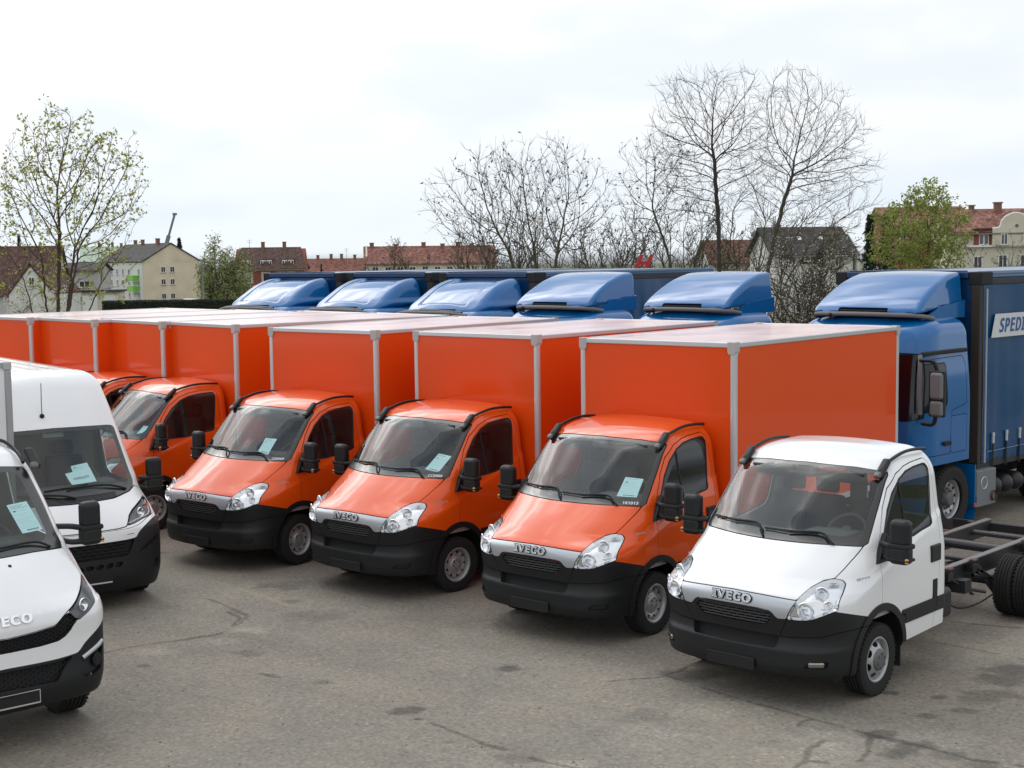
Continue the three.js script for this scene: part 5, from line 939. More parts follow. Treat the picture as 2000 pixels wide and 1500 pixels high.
  const land = noiseMap(512, (u, v) => { const n = tileFbm(u, v, 5, 2.9, 5), m = tileFbm(u, v, 40, 7.9, 3); const a = sstep(-0.15, 0.15, n); return [mix(0.36, 0.33, a) + 0.12 * m, mix(0.34, 0.38, a) + 0.12 * m, mix(0.29, 0.21, a) + 0.08 * m]; }, [1 / 60, 1 / 60], true);
  struct('terrain', t, new THREE.MeshStandardMaterial({ map: land, roughness: 0.95 }));
}
// loose grit on the yard
{ const r = rng(77), n = 4200, g = new THREE.IcosahedronGeometry(1, 0), m = new THREE.InstancedMesh(g, std(0.2, 0.18, 0.155, 0.95), n), o = new THREE.Object3D(), c = new THREE.Color();
  for (let k = 0; k < n; k++) { const z = -10.5 - 11 * r() ** 1.2, x = (r() - 0.5) * 17 + 0.6, q = fbm(x * 0.5, z * 0.5, 3, 3); if (q < -0.12 && r() < 0.75) { k--; continue; } const s = 0.003 + 0.006 * r() ** 4; o.position.set(x, s * 0.4, z); o.scale.set(s * (0.8 + 0.6 * r()), s * 0.7, s * (0.8 + 0.6 * r())); o.rotation.set(r() * 6, r() * 6, r() * 6); o.updateMatrix(); m.setMatrixAt(k, o.matrix); const t = 0.75 + 1.0 * r() * r(); m.setColorAt(k, c.setRGB(t, t * 0.97, t * 0.92)); }
  m.name = 'loose_grit'; m.userData.kind = 'stuff'; tag(m, 'loose grit and small stones scattered over the asphalt yard', 'gravel'); scene.add(m); }
// ---------------------------------------------------------------- the town beyond: places from the lens's geometry, sizes in metres
function at(px, py, D) {                               // the point seen at (px, py) of the 2000 x 1500 picture, D metres ahead
  const f = 2787.63, P = 5.0951 * DEG, R = -0.7291 * DEG, u = px - 1000, v = 750 - py, X = u * Math.cos(R) - v * Math.sin(R), Y = u * Math.sin(R) + v * Math.cos(R);
  const dy = Y * Math.cos(P) - f * Math.sin(P), dz = -Y * Math.sin(P) - f * Math.cos(P), k = -D / dz; return [X * k, 4.1545 + dy * k, -D];
}
const mPer = (D) => D / 2787.63;
function tileMap(rows, cols, base, vary, seed) {       // roof tiles in courses
  const r = rng(seed), tone = new Map(), S = 512;
  return noiseMap(S, (u, v) => { const y = v * rows, j = Math.floor(y), x = u * cols + (j % 2) * 0.5, i = ((Math.floor(x) % cols) + cols) % cols, k = j * 1000 + i; if (!tone.has(k)) tone.set(k, r()); const t = tone.get(k), e = Math.min(1, (y - j) * 5) * Math.min(1, Math.min(x - Math.floor(x), 1 - x + Math.floor(x)) * 9 + 0.5), n = tileFbm(u, v, 6, seed, 4); return base.map((c) => c * (0.86 + vary * (t - 0.5) + 0.5 * n) * (0.72 + 0.28 * e)); }, [0.25, 0.25], true);
}
const roofMat = (base, seed) => new THREE.MeshStandardMaterial({ map: tileMap(12, 16, base, 0.35, seed), roughness: 0.9 });
const plaster = (r, g, b, seed) => std(r, g, b, 0.92, { map: noiseMap(256, (u, v) => 0.93 + 0.3 * tileFbm(u, v, 4, seed, 5) - 0.06 * sstep(0.2, 0, v), [0.12, 0.12]) });
const H = {
  redRoof: roofMat([0.56, 0.37, 0.32], 3), brownRoof: roofMat([0.4, 0.3, 0.27], 4), orangeRoof: roofMat([0.6, 0.41, 0.36], 6), greyRoof: roofMat([0.3, 0.29, 0.28], 7), darkRed: roofMat([0.46, 0.31, 0.27], 9), copper: std(0.42, 0.52, 0.43, 0.7),
  cream: plaster(0.72, 0.64, 0.48, 11), white: plaster(0.66, 0.65, 0.62, 12), paleCream: plaster(0.66, 0.62, 0.5, 13), grey: plaster(0.45, 0.45, 0.44, 14),
  brick: std(0.9, 0.9, 0.9, 0.9, { map: noiseMap(512, (u, v) => { const y = v * 32, j = Math.floor(y), x = u * 16 + (j % 2) * 0.5, fx = x - Math.floor(x), fy = y - j, m = fy < 0.14 || fx < 0.07, h = Math.sin(Math.floor(x) * 12.9 + j * 78.2) * 43758.5, t = h - Math.floor(h), n = tileFbm(u, v, 5, 2.2, 4); return m ? [0.5, 0.42, 0.38] : [0.5 + 0.1 * t + 0.15 * n, 0.22 + 0.06 * t + 0.1 * n, 0.19 + 0.05 * t + 0.08 * n]; }, [0.25, 0.25], true) }),
  stone: std(0.4, 0.35, 0.27, 0.9), frame: std(0.75, 0.75, 0.74, 0.6), pane: phys(0.03, 0.035, 0.04, 0.06, { clearcoat: 1 }), chimney: std(0.22, 0.11, 0.08, 0.9), gutter: std(0.2, 0.16, 0.13, 0.6), green: std(0.2, 0.5, 0.08, 0.7), metal: std(0.2, 0.21, 0.22, 0.5, { metalness: 0.5 }), shutter: std(0.45, 0.42, 0.36, 0.7),
};
function slab(a, b, c, d, th) {                        // a, b along the eave, c, d along the ridge (c above b); th thick, downwards
  const A = [a, b, c, d].map((p) => V(...p)), n = A[1].clone().sub(A[0]).cross(A[3].clone().sub(A[0])).normalize(); if (n.y < 0) n.negate();
  const B = A.map((p) => p.clone().addScaledVector(n, -th)), pos = [], uv = [], ux = A[1].clone().sub(A[0]).normalize(), uy = n.clone().cross(ux);
  const tri = (...L) => { for (const p of L) { pos.push(p.x, p.y, p.z); const q = p.clone().sub(A[0]); uv.push(q.dot(ux), q.dot(uy)); } };
  const quad = (p, q, r, s) => { tri(p, q, r); tri(p, r, s); };
  const up = A[1].clone().sub(A[0]).cross(A[2].clone().sub(A[0])).dot(n) > 0;
  if (up) { quad(A[0], A[1], A[2], A[3]); quad(B[3], B[2], B[1], B[0]); for (let k = 0; k < 4; k++) { const j = (k + 1) % 4; quad(B[k], B[j], A[j], A[k]); } }
  else { quad(A[3], A[2], A[1], A[0]); quad(B[0], B[1], B[2], B[3]); for (let k = 0; k < 4; k++) { const j = (k + 1) % 4; quad(A[k], A[j], B[j], B[k]); } }
  const g = new THREE.BufferGeometry(); g.setAttribute('position', new THREE.Float32BufferAttribute(pos, 3)); g.setAttribute('uv', new THREE.Float32BufferAttribute(uv, 2)); g.computeVertexNormals(); return g;
}
function prism(pts, z0, z1) {                          // an outline in x, y pulled from z0 to z1
  const g = new THREE.ExtrudeGeometry(new THREE.Shape(pts.map((p) => new THREE.Vector2(...p))), { depth: z1 - z0, bevelEnabled: false }); return g.translate(0, 0, z0);
}
// local frame: x along the front, z towards the viewer, front wall at z = 0, base at y = 0
function house(label, x, y, z, yaw, w, d, eave, ridge, wall, roof, opt = {}) {
  const o = thing(opt.name || 'house', label, opt.cat || 'house', [x, y, z], yaw, opt.group), ov = opt.over ?? 0.4, s = (ridge - eave);
  if (opt.axis === 'z') {                              // gable to the front
    part('wall', prism([[-w / 2, 0], [w / 2, 0], [w / 2, eave], [0, ridge - 0.12], [-w / 2, eave]], -d, 0), wall, o);
    const k = s / (w / 2);
    for (const q of [-1, 1]) part('roof_slope', slab([q * (w / 2 + ov), eave - k * ov + 0.15, ov * 0.6], [q * (w / 2 + ov), eave - k * ov + 0.15, -d - ov * 0.6], [q * 0.005, ridge + 0.15, -d - ov * 0.6], [q * 0.005, ridge + 0.15, ov * 0.6], 0.2), roof, o);
  } else {
    const k = s / (d / 2);
    part("wall", prism([[0, 0], [d, 0], [d, eave], [d / 2, ridge - 0.12], [0, eave]], -w / 2, w / 2).rotateY(Math.PI / 2), wall, o);
    const r = opt.hip || 0;
    part('roof_slope', slab([-w / 2 - ov, eave - k * ov + 0.15, ov], [w / 2 + ov, eave - k * ov + 0.15, ov], [w / 2 + ov - r, ridge + 0.15, -d / 2], [-w / 2 - ov + r, ridge + 0.15, -d / 2], 0.2), roof, o);
    part('roof_slope', slab([-w / 2 - ov, eave - k * ov + 0.15, -d - ov], [w / 2 + ov, eave - k * ov + 0.15, -d - ov], [w / 2 + ov - r, ridge + 0.15, -d / 2 - 0.01], [-w / 2 - ov + r, ridge + 0.15, -d / 2 - 0.01], 0.2), roof, o);
    part('gutter', [box(w + 2 * ov, 0.12, 0.12, 0, eave - k * ov + 0.02, ov + 0.06)], H.gutter, o);
  }
  for (const q of opt.windows || []) win(o, ...q);
  for (const [cx, cz, h, cw = 0.6] of opt.chimneys || []) { const c = part('chimney', [box(cw, h, 0.6, cx, ridge + h / 2 - 0.5, cz)], H.chimney, o); part('chimney_cap', [box(cw + 0.16, 0.12, 0.76, cx, ridge + h - 0.45, cz)], H.gutter, c); }
  return o;
}
function win(o, x, y, w, h, z = 0, side = 0, mat = H.frame) {   // side 1: on the right gable wall, -1: on the left one
  const g = new THREE.Group(); g.name = 'window'; o.add(g); if (side) { g.position.set(z, y, x); g.rotation.y = side * Math.PI / 2; } else g.position.set(x, y, z);
  const t = Math.min(0.1, w * 0.1);
  part('frame', [box(w, t, 0.1, 0, h / 2 - t / 2, 0.02), box(w, t, 0.1, 0, -h / 2 + t / 2, 0.02), box(t, h - 2 * t, 0.1, -w / 2 + t / 2, 0, 0.02), box(t, h - 2 * t, 0.1, w / 2 - t / 2, 0, 0.02), box(t * 0.8, h - 2 * t, 0.08, 0, 0, 0.02)], mat, g);
  part('pane', [box(w - 2 * t, h - 2 * t, 0.03, 0, 0, 0.015)], H.pane, g); part('sill', [box(w + 0.2, 0.08, 0.2, 0, -h / 2 - 0.05, 0.07)], H.stone, g);
}
const groundAt = (px, D) => groundY((px - 1000) * mPer(D), -D);
// cream apartment block with its gable to us
{ const D = 280, m = mPer(D), p = at(337, 587, D), y = p[1] - 1, up = (py) => at(337, py, D)[1] - y;
  const W = 11.3, eave = up(509), ridge = up(475), ws = []; for (const py of [526, 550, 578]) for (const px of [320, 338]) ws.push([(px - 337) * m, up(py), 0.95, 1.15]);
  const o = house('cream apartment block with six gable windows and green balconies', p[0], y, p[2], 0.55, W, 30, eave, ridge, H.cream, H.greyRoof, { name: 'apartment_block', cat: 'apartment block', axis: 'z', windows: ws, chimneys: [[-0.6, -6, 1.4], [-0.3, -7.4, 1.5], [-0.3, -17, 1.4], [0.3, -24, 1.4]] });
  part('side_wall', [box(0.1, eave - 0.2, 29.6, -W / 2 - 0.05, eave / 2 - 0.1, -15)], H.white, o);
  for (const yy of [up(530), up(552), up(575)]) { for (const z of [-2.5, -9, -13, -17, -21, -26]) win(o, z, yy, 1.3, 1.3, -W / 2 - 0.1, -1); }
  for (const yy of [up(542), up(563)]) { part('balcony', [box(1.3, 1.0, 4.2, -W / 2 - 0.7, yy, -4.6)], H.green, o); part('balcony_slab', [box(1.4, 0.16, 4.4, -W / 2 - 0.7, yy - 0.62, -4.6)], H.white, o); }
}
// brick house with dormers
{ const D = 250, m = mPer(D), p = at(527, 590, D), y = p[1] - 1.5, up = (py) => at(527, py, D)[1] - y, X = (px) => (px - 527) * m;
  const ws = []; for (const px of [471, 488, 520, 550, 570]) ws.push([X(px), up(544), 0.95, 1.5, 0.03]); for (const px of [473, 489, 520, 550, 570]) ws.push([X(px), up(580), 0.95, 1.5, 0.03]);
  const o = house('red brick house with three white dormer windows and two chimneys', p[0], y, p[2], 0.06, 12.2, 9, up(524), up(484), H.brick, H.brownRoof, { windows: ws, chimneys: [[X(511), -4.5, 1.5], [X(553), -4.5, 1.5]], over: 0.3, hip: 1.2 });
  for (const px of [480, 521, 563]) { const d = part('dormer', [box(2.3, 1.5, 2.4, X(px), up(514), -1.9)], H.brownRoof, o); for (const q of [-0.55, 0.55]) part('dormer_window', [box(0.92, 1.25, 0.06, X(px) + q, up(515), -0.68)], H.frame, d); part('dormer_pane', [-0.78, -0.32, 0.32, 0.78].map((q) => box(0.3, 0.95, 0.03, X(px) + q, up(515), -0.64)), H.pane, d); part('dormer_roof', [new THREE.CylinderGeometry(1.5, 1.5, 2.6, 16, 1, false, -0.85, 1.7).rotateX(Math.PI / 2).rotateZ(0).rotateY(0).scale(1, 0.55, 1).translate(X(px), up(514) + 0.25, -1.9)], H.brownRoof, d); }
  for (const yy of [up(527), up(558)]) part('cornice', [box(12.5, 0.3, 0.2, 0, yy, 0.1)], H.stone, o); for (const q of [-1, 1]) part('corner_stones', [0, 1, 2, 3, 4, 5, 6].map((k) => box(k % 2 ? 0.9 : 0.6, 0.75, 0.12, q * 5.75, 0.5 + k * 0.82, 0.05)), H.stone, o);
  for (const px of [471, 488, 520, 550, 570]) part('window_surround', [box(1.5, 0.35, 0.14, X(px), up(544) + 1.0, 0.03), box(0.24, 1.7, 0.12, X(px) - 0.62, up(544), 0.03), box(0.24, 1.7, 0.12, X(px) + 0.62, up(544), 0.03)], H.stone, o);
}
{ const D = 300, p = at(652, 545, D), y = p[1] - 3; house('row house with low red tiled roof between the brick house and long block', p[0], y, p[2], 0.05, 12, 9, at(652, 535, D)[1] - y, at(652, 506, D)[1] - y, H.white, H.redRoof, { chimneys: [[-3.6, -4.5, 1.3], [-0.8, -4.5, 1.5], [1.4, -4.5, 1.5], [4.2, -4.5, 1.3]] }); }
// long block with many chimneys
{ const D = 255, m = mPer(D), p = at(842, 560, D), y = p[1] - 1, up = (py) => at(842, py, D)[1] - y, X = (px) => (px - 842) * m, ws = []; for (let k = 0; k < 11; k++) { ws.push([X(735 + k * 24), up(527), 1.1, 1.3]); ws.push([X(735 + k * 24), up(556), 1.1, 1.3]); }
  const o = house('long cream block with red tiled roof and a row of chimneys', p[0], y, p[2], 0.1, 23, 8.5, up(513), up(481), H.cream, H.orangeRoof, { name: 'terrace_block', cat: 'apartment block', windows: ws, chimneys: [724, 772, 830, 868, 902, 928].map((px, k) => [X(px) * 0.96, k % 2 ? -2.6 : -4.2, k % 2 ? 0.9 : 1.2, 0.75]) });
  part('gable_wall', [prism([[-8.6, 0], [0.1, 0], [0.1, up(513)], [-4.25, up(478)], [-8.6, up(513)]], -0.3, 0).rotateY(-Math.PI / 2).translate(-11.5, 0, 0)], H.paleCream, o);
  for (const px of [750, 800, 856, 880]) part('skylight', [box(0.5, 0.05, 0.7, X(px), up(500), -1.55)], H.frame, o); }
// barn on the far left
{ const D = 165, m = mPer(D), p = at(40, 600, D), y = p[1] - 1, up = (py) => at(40, py, D)[1] - y;
  house('old house with a large brown tiled roof at the left edge', p[0] - 1, y, p[2], 0.1, 9.5, 9, up(572), up(482), H.white, H.brownRoof, { windows: [[-2.6, 1.6, 0.9, 1.1]] });
  const q = at(62, 600, D - 7); house('small white gabled house with one small window before the brown roof', q[0], y, q[2], -0.12, 5.2, 7, up(570), up(517), H.white, H.brownRoof, { axis: 'z', windows: [[0.1, up(548), 0.7, 0.9]], over: 0.15 }); }
{ const D = 330, p = at(215, 560, D), y = p[1] - 3; house('house with pale green copper roof behind the budding tree', p[0], y, p[2], 0.3, 12, 12, at(215, 520, D)[1] - y, at(215, 482, D)[1] - y, H.white, H.copper, { chimneys: [[-2, -6, 1.5], [1, -6, 1.5], [3, -5.5, 1.3]] }); }
{ const D = 210, p = at(150, 590, D), y = p[1] - 2; house('pale grey building with long windows behind the budding tree', p[0], y, p[2], 0.05, 6.5, 8, at(150, 528, D)[1] - y, at(150, 515, D)[1] - y, H.grey, H.greyRoof, { windows: [[-1.8, 4.6, 1.6, 1], [1.2, 4.6, 1.6, 1], [-1.8, 2.4, 1.6, 1], [1.2, 2.4, 1.6, 1]] }); }
{ const D = 190, p = at(197, 592, D), y = p[1] - 1.5, o = thing('garage', 'low flat-roofed garage beside the apartment block', 'garage', [p[0], y, p[2]], 0.1); const hh = at(197, 570, D)[1] - y; part('wall', [box(5, hh, 4, 0, hh / 2, -2)], H.paleCream, o); part('roof', [box(5.5, 0.25, 4.6, 0, hh + 0.12, -1.9)], H.greyRoof, o); for (const x of [-1.4, 1.3]) part('door', [box(1.9, hh - 0.5, 0.06, x, hh / 2 - 0.2, 0.02)], H.frame, o); }
// grey-roofed house behind the bare trees
{ const D = 112, m = mPer(D), p = at(1590, 540, D), y = p[1] - 3, up = (py) => at(1590, py, D)[1] - y, X = (px) => (px - 1590) * m;
  const o = house('white house with dark grey roof, skylights and a dormer behind bare trees', p[0], y, p[2], 0.16, 6.4, 6, up(494), up(445), H.white, H.greyRoof, { windows: [[X(1545), up(508), 0.7, 0.7], [X(1640), up(512), 0.6, 0.8]], chimneys: [[-2, -3, 0.7, 0.4]] });
  for (const px of [1574, 1618]) part('skylight', [box(0.32, 0.05, 0.4, 0, 0, 0).rotateX(0.72).translate(X(px), up(467) + 0.1, -1.55)], H.frame, o);
  const d = part('dormer', [box(1.3, 0.95, 1.6, X(1577), up(503), -0.7)], H.greyRoof, o); part('dormer_window', [box(0.55, 0.6, 0.06, X(1575), up(503), 0.12)], H.frame, d); part('dormer_pane', [box(0.44, 0.48, 0.04, X(1575), up(503), 0.14)], H.pane, d);
  part('parapet', [prism([[-6.2, 0], [0.2, 0], [0.2, up(494)], [-3, up(441)], [-6.2, up(494)]], 0, 0.25).rotateY(-Math.PI / 2).translate(3.7, 0, 0)], H.white, o); }
{ const D = 150, p = at(1460, 540, D), y = p[1] - 3; house('house with small red roof behind the tall bare tree trunk', p[0], y, p[2], 0.1, 7.5, 7, at(1460, 512, D)[1] - y, at(1460, 470, D)[1] - y, H.white, H.darkRed, {}); }
// villa with the curved gable
{ const D = 122, m = mPer(D), p = at(1960, 560, D), y = p[1] - 3, up = (py) => at(1960, py, D)[1] - y, X = (px) => (px - 1960) * m;
  const o = house('cream villa with curved gable and red tiled roof at the right edge', p[0], y, p[2], -0.12, 9.6, 8, up(452), up(408), H.paleCream, H.orangeRoof, { name: 'villa', windows: [[X(1911), up(512), 0.75, 1.1], [X(1958), up(510), 0.75, 1.1], [X(1999), up(510), 0.75, 1.1]], chimneys: [[X(1963), -3.4, 1.1, 0.6], [X(1915), -4, 0.9, 0.4]] });
  const G = [[X(1936), up(480)], [X(1936), up(447)], [X(1950), up(444)], [X(1954), up(432)], [X(1964), up(422)], [X(1980), up(417)], [X(1996), up(422)], [X(2006), up(432)], [X(2010), up(444)], [X(2026), up(447)], [X(2026), up(480)]];
  const gm = part('curved_gable', prism(G, 0.1, 0.45), H.paleCream, o); part('gable_coping', tube(G.slice(1, 10).map((q) => [q[0], q[1] + 0.05, 0.28]), 0.09, 40, 6), H.frame, gm); part('oculus', new THREE.CylinderGeometry(0.14, 0.14, 0.06, 18).rotateX(Math.PI / 2).translate(X(1981), up(441), 0.46), H.pane, gm);
  for (const px of [1958, 2000]) win(o, X(px), up(467), 0.58, 0.95, 0.45);
  part('cornice', [box(9.4, 0.16, 0.3, 0, up(480), 0.2)], H.frame, o);
  const d = part('dormer', [box(1.5, 1.5, 1.4, X(1920), up(463), -0.55)], H.brick, o); part('dormer_window', [box(0.8, 0.95, 0.06, X(1921), up(467), 0.17)], H.frame, d); part('dormer_pane', [-0.2, 0.2].map((q) => box(0.28, 0.75, 0.04, X(1921) + q, up(467), 0.2)), H.pane, d); part('dormer_roof', [box(1.7, 0.12, 1.6, X(1920), up(446), -0.5)], H.darkRed, d);
  part('hatch', [box(0.5, 0.3, 0.5, X(1938), up(428), -2.0)], H.gutter, o);
}
{ const D = 130, m = mPer(D), p = at(1815, 560, D), y = p[1] - 3, up = (py) => at(1815, py, D)[1] - y;
  const o = house('brick house with broad red roof and white stepped gable edge, behind the green tree', p[0], y, p[2], -0.05, 7.6, 8, up(440), up(404), H.brick, H.orangeRoof, { windows: [[-0.6, up(458), 0.7, 1.1], [2.3, up(458), 0.8, 1.2], [-2.4, up(462), 0.6, 1.0]], chimneys: [[-0.2, -3, 1.2, 0.9], [2.6, -4.2, 0.8, 0.5]] });
  part('parapet', [prism([[-8.4, 0], [0.5, 0], [0.5, up(440)], [-3.6, up(398)], [-4.4, up(398)], [-8.4, up(440)]], 0, 0.32).rotateY(-Math.PI / 2).translate(4.05, 0, 0)], H.frame, o); }
// smaller things of the background
{ const D = 320, b = at(325, 476, D), t = at(341, 418, D), o = thing('crane', 'slender grey crane jib rising behind the apartment roof', 'crane', [b[0], groundAt(325, D), b[2]]), k = (p) => [p[0] - b[0], p[1] - groundAt(325, D), 0];
  const B = k(b), Tt = k(t); part('mast', [beam([B[0], 0, 0], B, 1.0, 1.0)], H.metal, o); const mid = [mix(B[0], Tt[0], 0.28), mix(B[1], Tt[1], 0.28), 0];
  part('jib', [beam(B, mid, 0.75, 0.75), beam(mid, Tt, 0.42, 0.42)], H.metal, o); part('jib_head', [box(0.9, 0.5, 0.5, Tt[0], Tt[1], 0)], H.metal, o); }
{ const D = 130, b = at(398, 600, D), t = at(398, 512, D), o = thing('street_lamp', 'thin grey street lamp beside the weeping birch', 'street lamp', [b[0], groundAt(398, D), b[2]]), h = t[1] - groundAt(398, D); part('pole', [bar([0, 0, 0], [0, h, 0], 0.09, 0.05)], H.metal, o); part('arm', [tube([[0, h, 0], [0.2, h + 0.12, 0], [0.7, h + 0.1, 0]], 0.035, 8, 5)], H.metal, o); part('lamp_head', [new RoundedBoxGeometry(0.5, 0.1, 0.22, 2, 0.04).translate(0.8, h + 0.08, 0)], H.grey, o); }
{ const D = 46, p = at(1249, 514, D), o = thing('letter_sign', 'red letter H sign standing above the trailer roofs', 'sign', [p[0], groundAt(1249, D), p[2]]); const y = p[1] - groundAt(1249, D), sh = (g) => g.applyMatrix4(new THREE.Matrix4().makeShear(0, 0, 0.32, 0, 0, 0)).translate(-0.3 * y, y - 0.28 - 0.0, 0);
  const red = std(0.45, 0.02, 0.03, 0.5); const L = new THREE.Group(); L.name = 'letter'; o.add(L); part('stroke', [box(0.13, 0.54, 0.1, -0.16, 0.27, 0)].map((g) => g.applyMatrix4(new THREE.Matrix4().makeShear(0, 0, 0.45, 0, 0, 0)).translate(0, y - 0.27, 0)), red, L); part('stroke', [box(0.13, 0.54, 0.1, 0.16, 0.27, 0)].map((g) => g.applyMatrix4(new THREE.Matrix4().makeShear(0, 0, 0.45, 0, 0, 0)).translate(0, y - 0.27, 0)), red, L); part('stroke', [box(0.34, 0.12, 0.08, 0.13, y, 0)], red, L);
  part('post', [bar([0, 0, -0.1], [0, y - 0.2, -0.1], 0.05)], H.metal, o); }
{ const D = 125, p = at(362, 587, D), o = thing('parked_car', 'white car roof showing just above the clipped hedge', 'car', [p[0], groundAt(362, D), p[2] - 4], 0.1), hh = at(362, 585, D + 4)[1] - groundAt(362, D); 
  const prof = [[-2, 0.3], [2, 0.3], [2.1, 0.75], [1.3, 0.95], [0.8, 1.38], [-0.9, 1.42], [-1.6, 1.0], [-2.05, 0.9]]; const k = hh / 1.42; part('car_body', new THREE.ExtrudeGeometry(new THREE.Shape(prof.map((q) => new THREE.Vector2(q[0], q[1] * k))), { depth: 1.5, bevelEnabled: true, bevelSize: 0.08, bevelThickness: 0.12, bevelSegments: 3 }).translate(0, 0, -0.75), M.white, o); for (const x of [-1.3, 1.3]) for (const s of [-1, 1]) part('wheel', new THREE.CylinderGeometry(0.32, 0.32, 0.2, 18).rotateX(Math.PI / 2).translate(x, 0.32, s * 0.72), M.rubber, o); part('side_window', [-1, 1].map((s) => prism([[-1.2, 1.02 * k], [0.9, 1.0 * k], [0.6, 1.3 * k], [-0.8, 1.33 * k]], s > 0 ? 0.865 : -0.9, s > 0 ? 0.9 : -0.865)), H.pane, o); }
for (const [px, y0, y1, D, where] of [[478, 464, 484, 252, 'on the brick house roof'], [672, 482, 508, 300, 'on the low red roof'], [1240, 440, 480, 300, 'behind the trees']]) {
  if (where === 'behind the trees') continue;
  const a = at(px, y0, D), b = at(px, y1, D); solo('aerial', [bar([0, 0, 0], [0, a[1] - b[1], 0], 0.04, 0.03, 5), bar([-0.5, a[1] - b[1] - 0.1, 0], [0.5, a[1] - b[1] - 0.1, 0], 0.025, 0.025, 4), bar([-0.4, a[1] - b[1] - 0.5, 0], [0.4, a[1] - b[1] - 0.5, 0], 0.025, 0.025, 4)], H.metal, 'thin roof aerial standing ' + where, 'aerial').position.set(b[0], b[1] - 0.3, b[2] - 4.5);
}
// ---------------------------------------------------------------- trees and shrubs
const BARK = { dark: std(0.055, 0.047, 0.037, 0.95), grey: std(0.1, 0.09, 0.07, 0.95), green: std(0.07, 0.067, 0.042, 0.95), brown: std(0.08, 0.05, 0.036, 0.95), twig: std(0.085, 0.067, 0.05, 0.95) };
const leafM = (r, g, b) => phys(r, g, b, 0.85, { side: THREE.DoubleSide, transmission: 0.3, thickness: 0 });
const LEAF = { bud: leafM(0.36, 0.38, 0.06), fresh: leafM(0.27, 0.31, 0.06), olive: leafM(0.11, 0.12, 0.05), birch: leafM(0.25, 0.28, 0.1), blossom: leafM(0.62, 0.62, 0.54), pod: leafM(0.06, 0.045, 0.03), needle: std(0.02, 0.035, 0.022, 0.95), hedge: leafM(0.03, 0.042, 0.02), paleBud: leafM(0.2, 0.2, 0.08) };
class Limbs {                                          // tapered limbs of all levels in one geometry
  constructor() { this.p = []; this.n = []; this.i = []; }
  limb(P, R, sides) {
    const base = this.p.length / 3; let prev = V(0.3, 0.1, 1);
    for (let k = 0; k < P.length; k++) {
      const d = (k < P.length - 1 ? P[k + 1].clone().sub(P[k]) : P[k].clone().sub(P[k - 1])).normalize(), a = d.clone().cross(prev); if (a.lengthSq() < 1e-6) a.set(1, 0, 0); a.normalize(); const b = d.clone().cross(a); prev = b.clone().negate().cross(V(0, 0, 0).add(d)).lengthSq() > 0 ? prev : prev;
      for (let s = 0; s < sides; s++) { const t = s / sides * 2 * Math.PI, x = a.x * Math.cos(t) + b.x * Math.sin(t), y = a.y * Math.cos(t) + b.y * Math.sin(t), z = a.z * Math.cos(t) + b.z * Math.sin(t); this.p.push(P[k].x + x * R[k], P[k].y + y * R[k], P[k].z + z * R[k]); this.n.push(x, y, z); }
    }
    for (let k = 0; k < P.length - 1; k++) for (let s = 0; s < sides; s++) { const q = base + k * sides, t = (s + 1) % sides; this.i.push(q + s, q + sides + t, q + sides + s, q + s, q + t, q + sides + t); }
  }
  geo() { const g = new THREE.BufferGeometry(); g.setAttribute('position', new THREE.Float32BufferAttribute(this.p, 3)); g.setAttribute('normal', new THREE.Float32BufferAttribute(this.n, 3)); g.setAttribute('uv', new THREE.Float32BufferAttribute(new Float32Array(this.p.length / 3 * 2), 2)); g.setIndex(this.i); return g; }
}
class Leaves {
  constructor() { this.p = []; this.n = []; this.i = []; }
  leaf(c, r, s, long = 1) {                            // a folded diamond, turned at random
    const a = V(r() - 0.5, r() - 0.5, r() - 0.5).normalize(), b = a.clone().cross(V(r() - 0.5, r() - 0.5, r() - 0.5)).normalize(), n = a.clone().cross(b), k = this.p.length / 3;
    for (const [u, w] of [[-1, 0], [0, 0.62], [1, 0], [0, -0.62]]) { this.p.push(c.x + (a.x * u * long + b.x * w) * s, c.y + (a.y * u * long + b.y * w) * s, c.z + (a.z * u * long + b.z * w) * s); this.n.push(n.x, n.y, n.z); }
    this.i.push(k, k + 2, k + 1, k, k + 3, k + 2);
  }
  geo() { return Limbs.prototype.geo.call(this); }
}
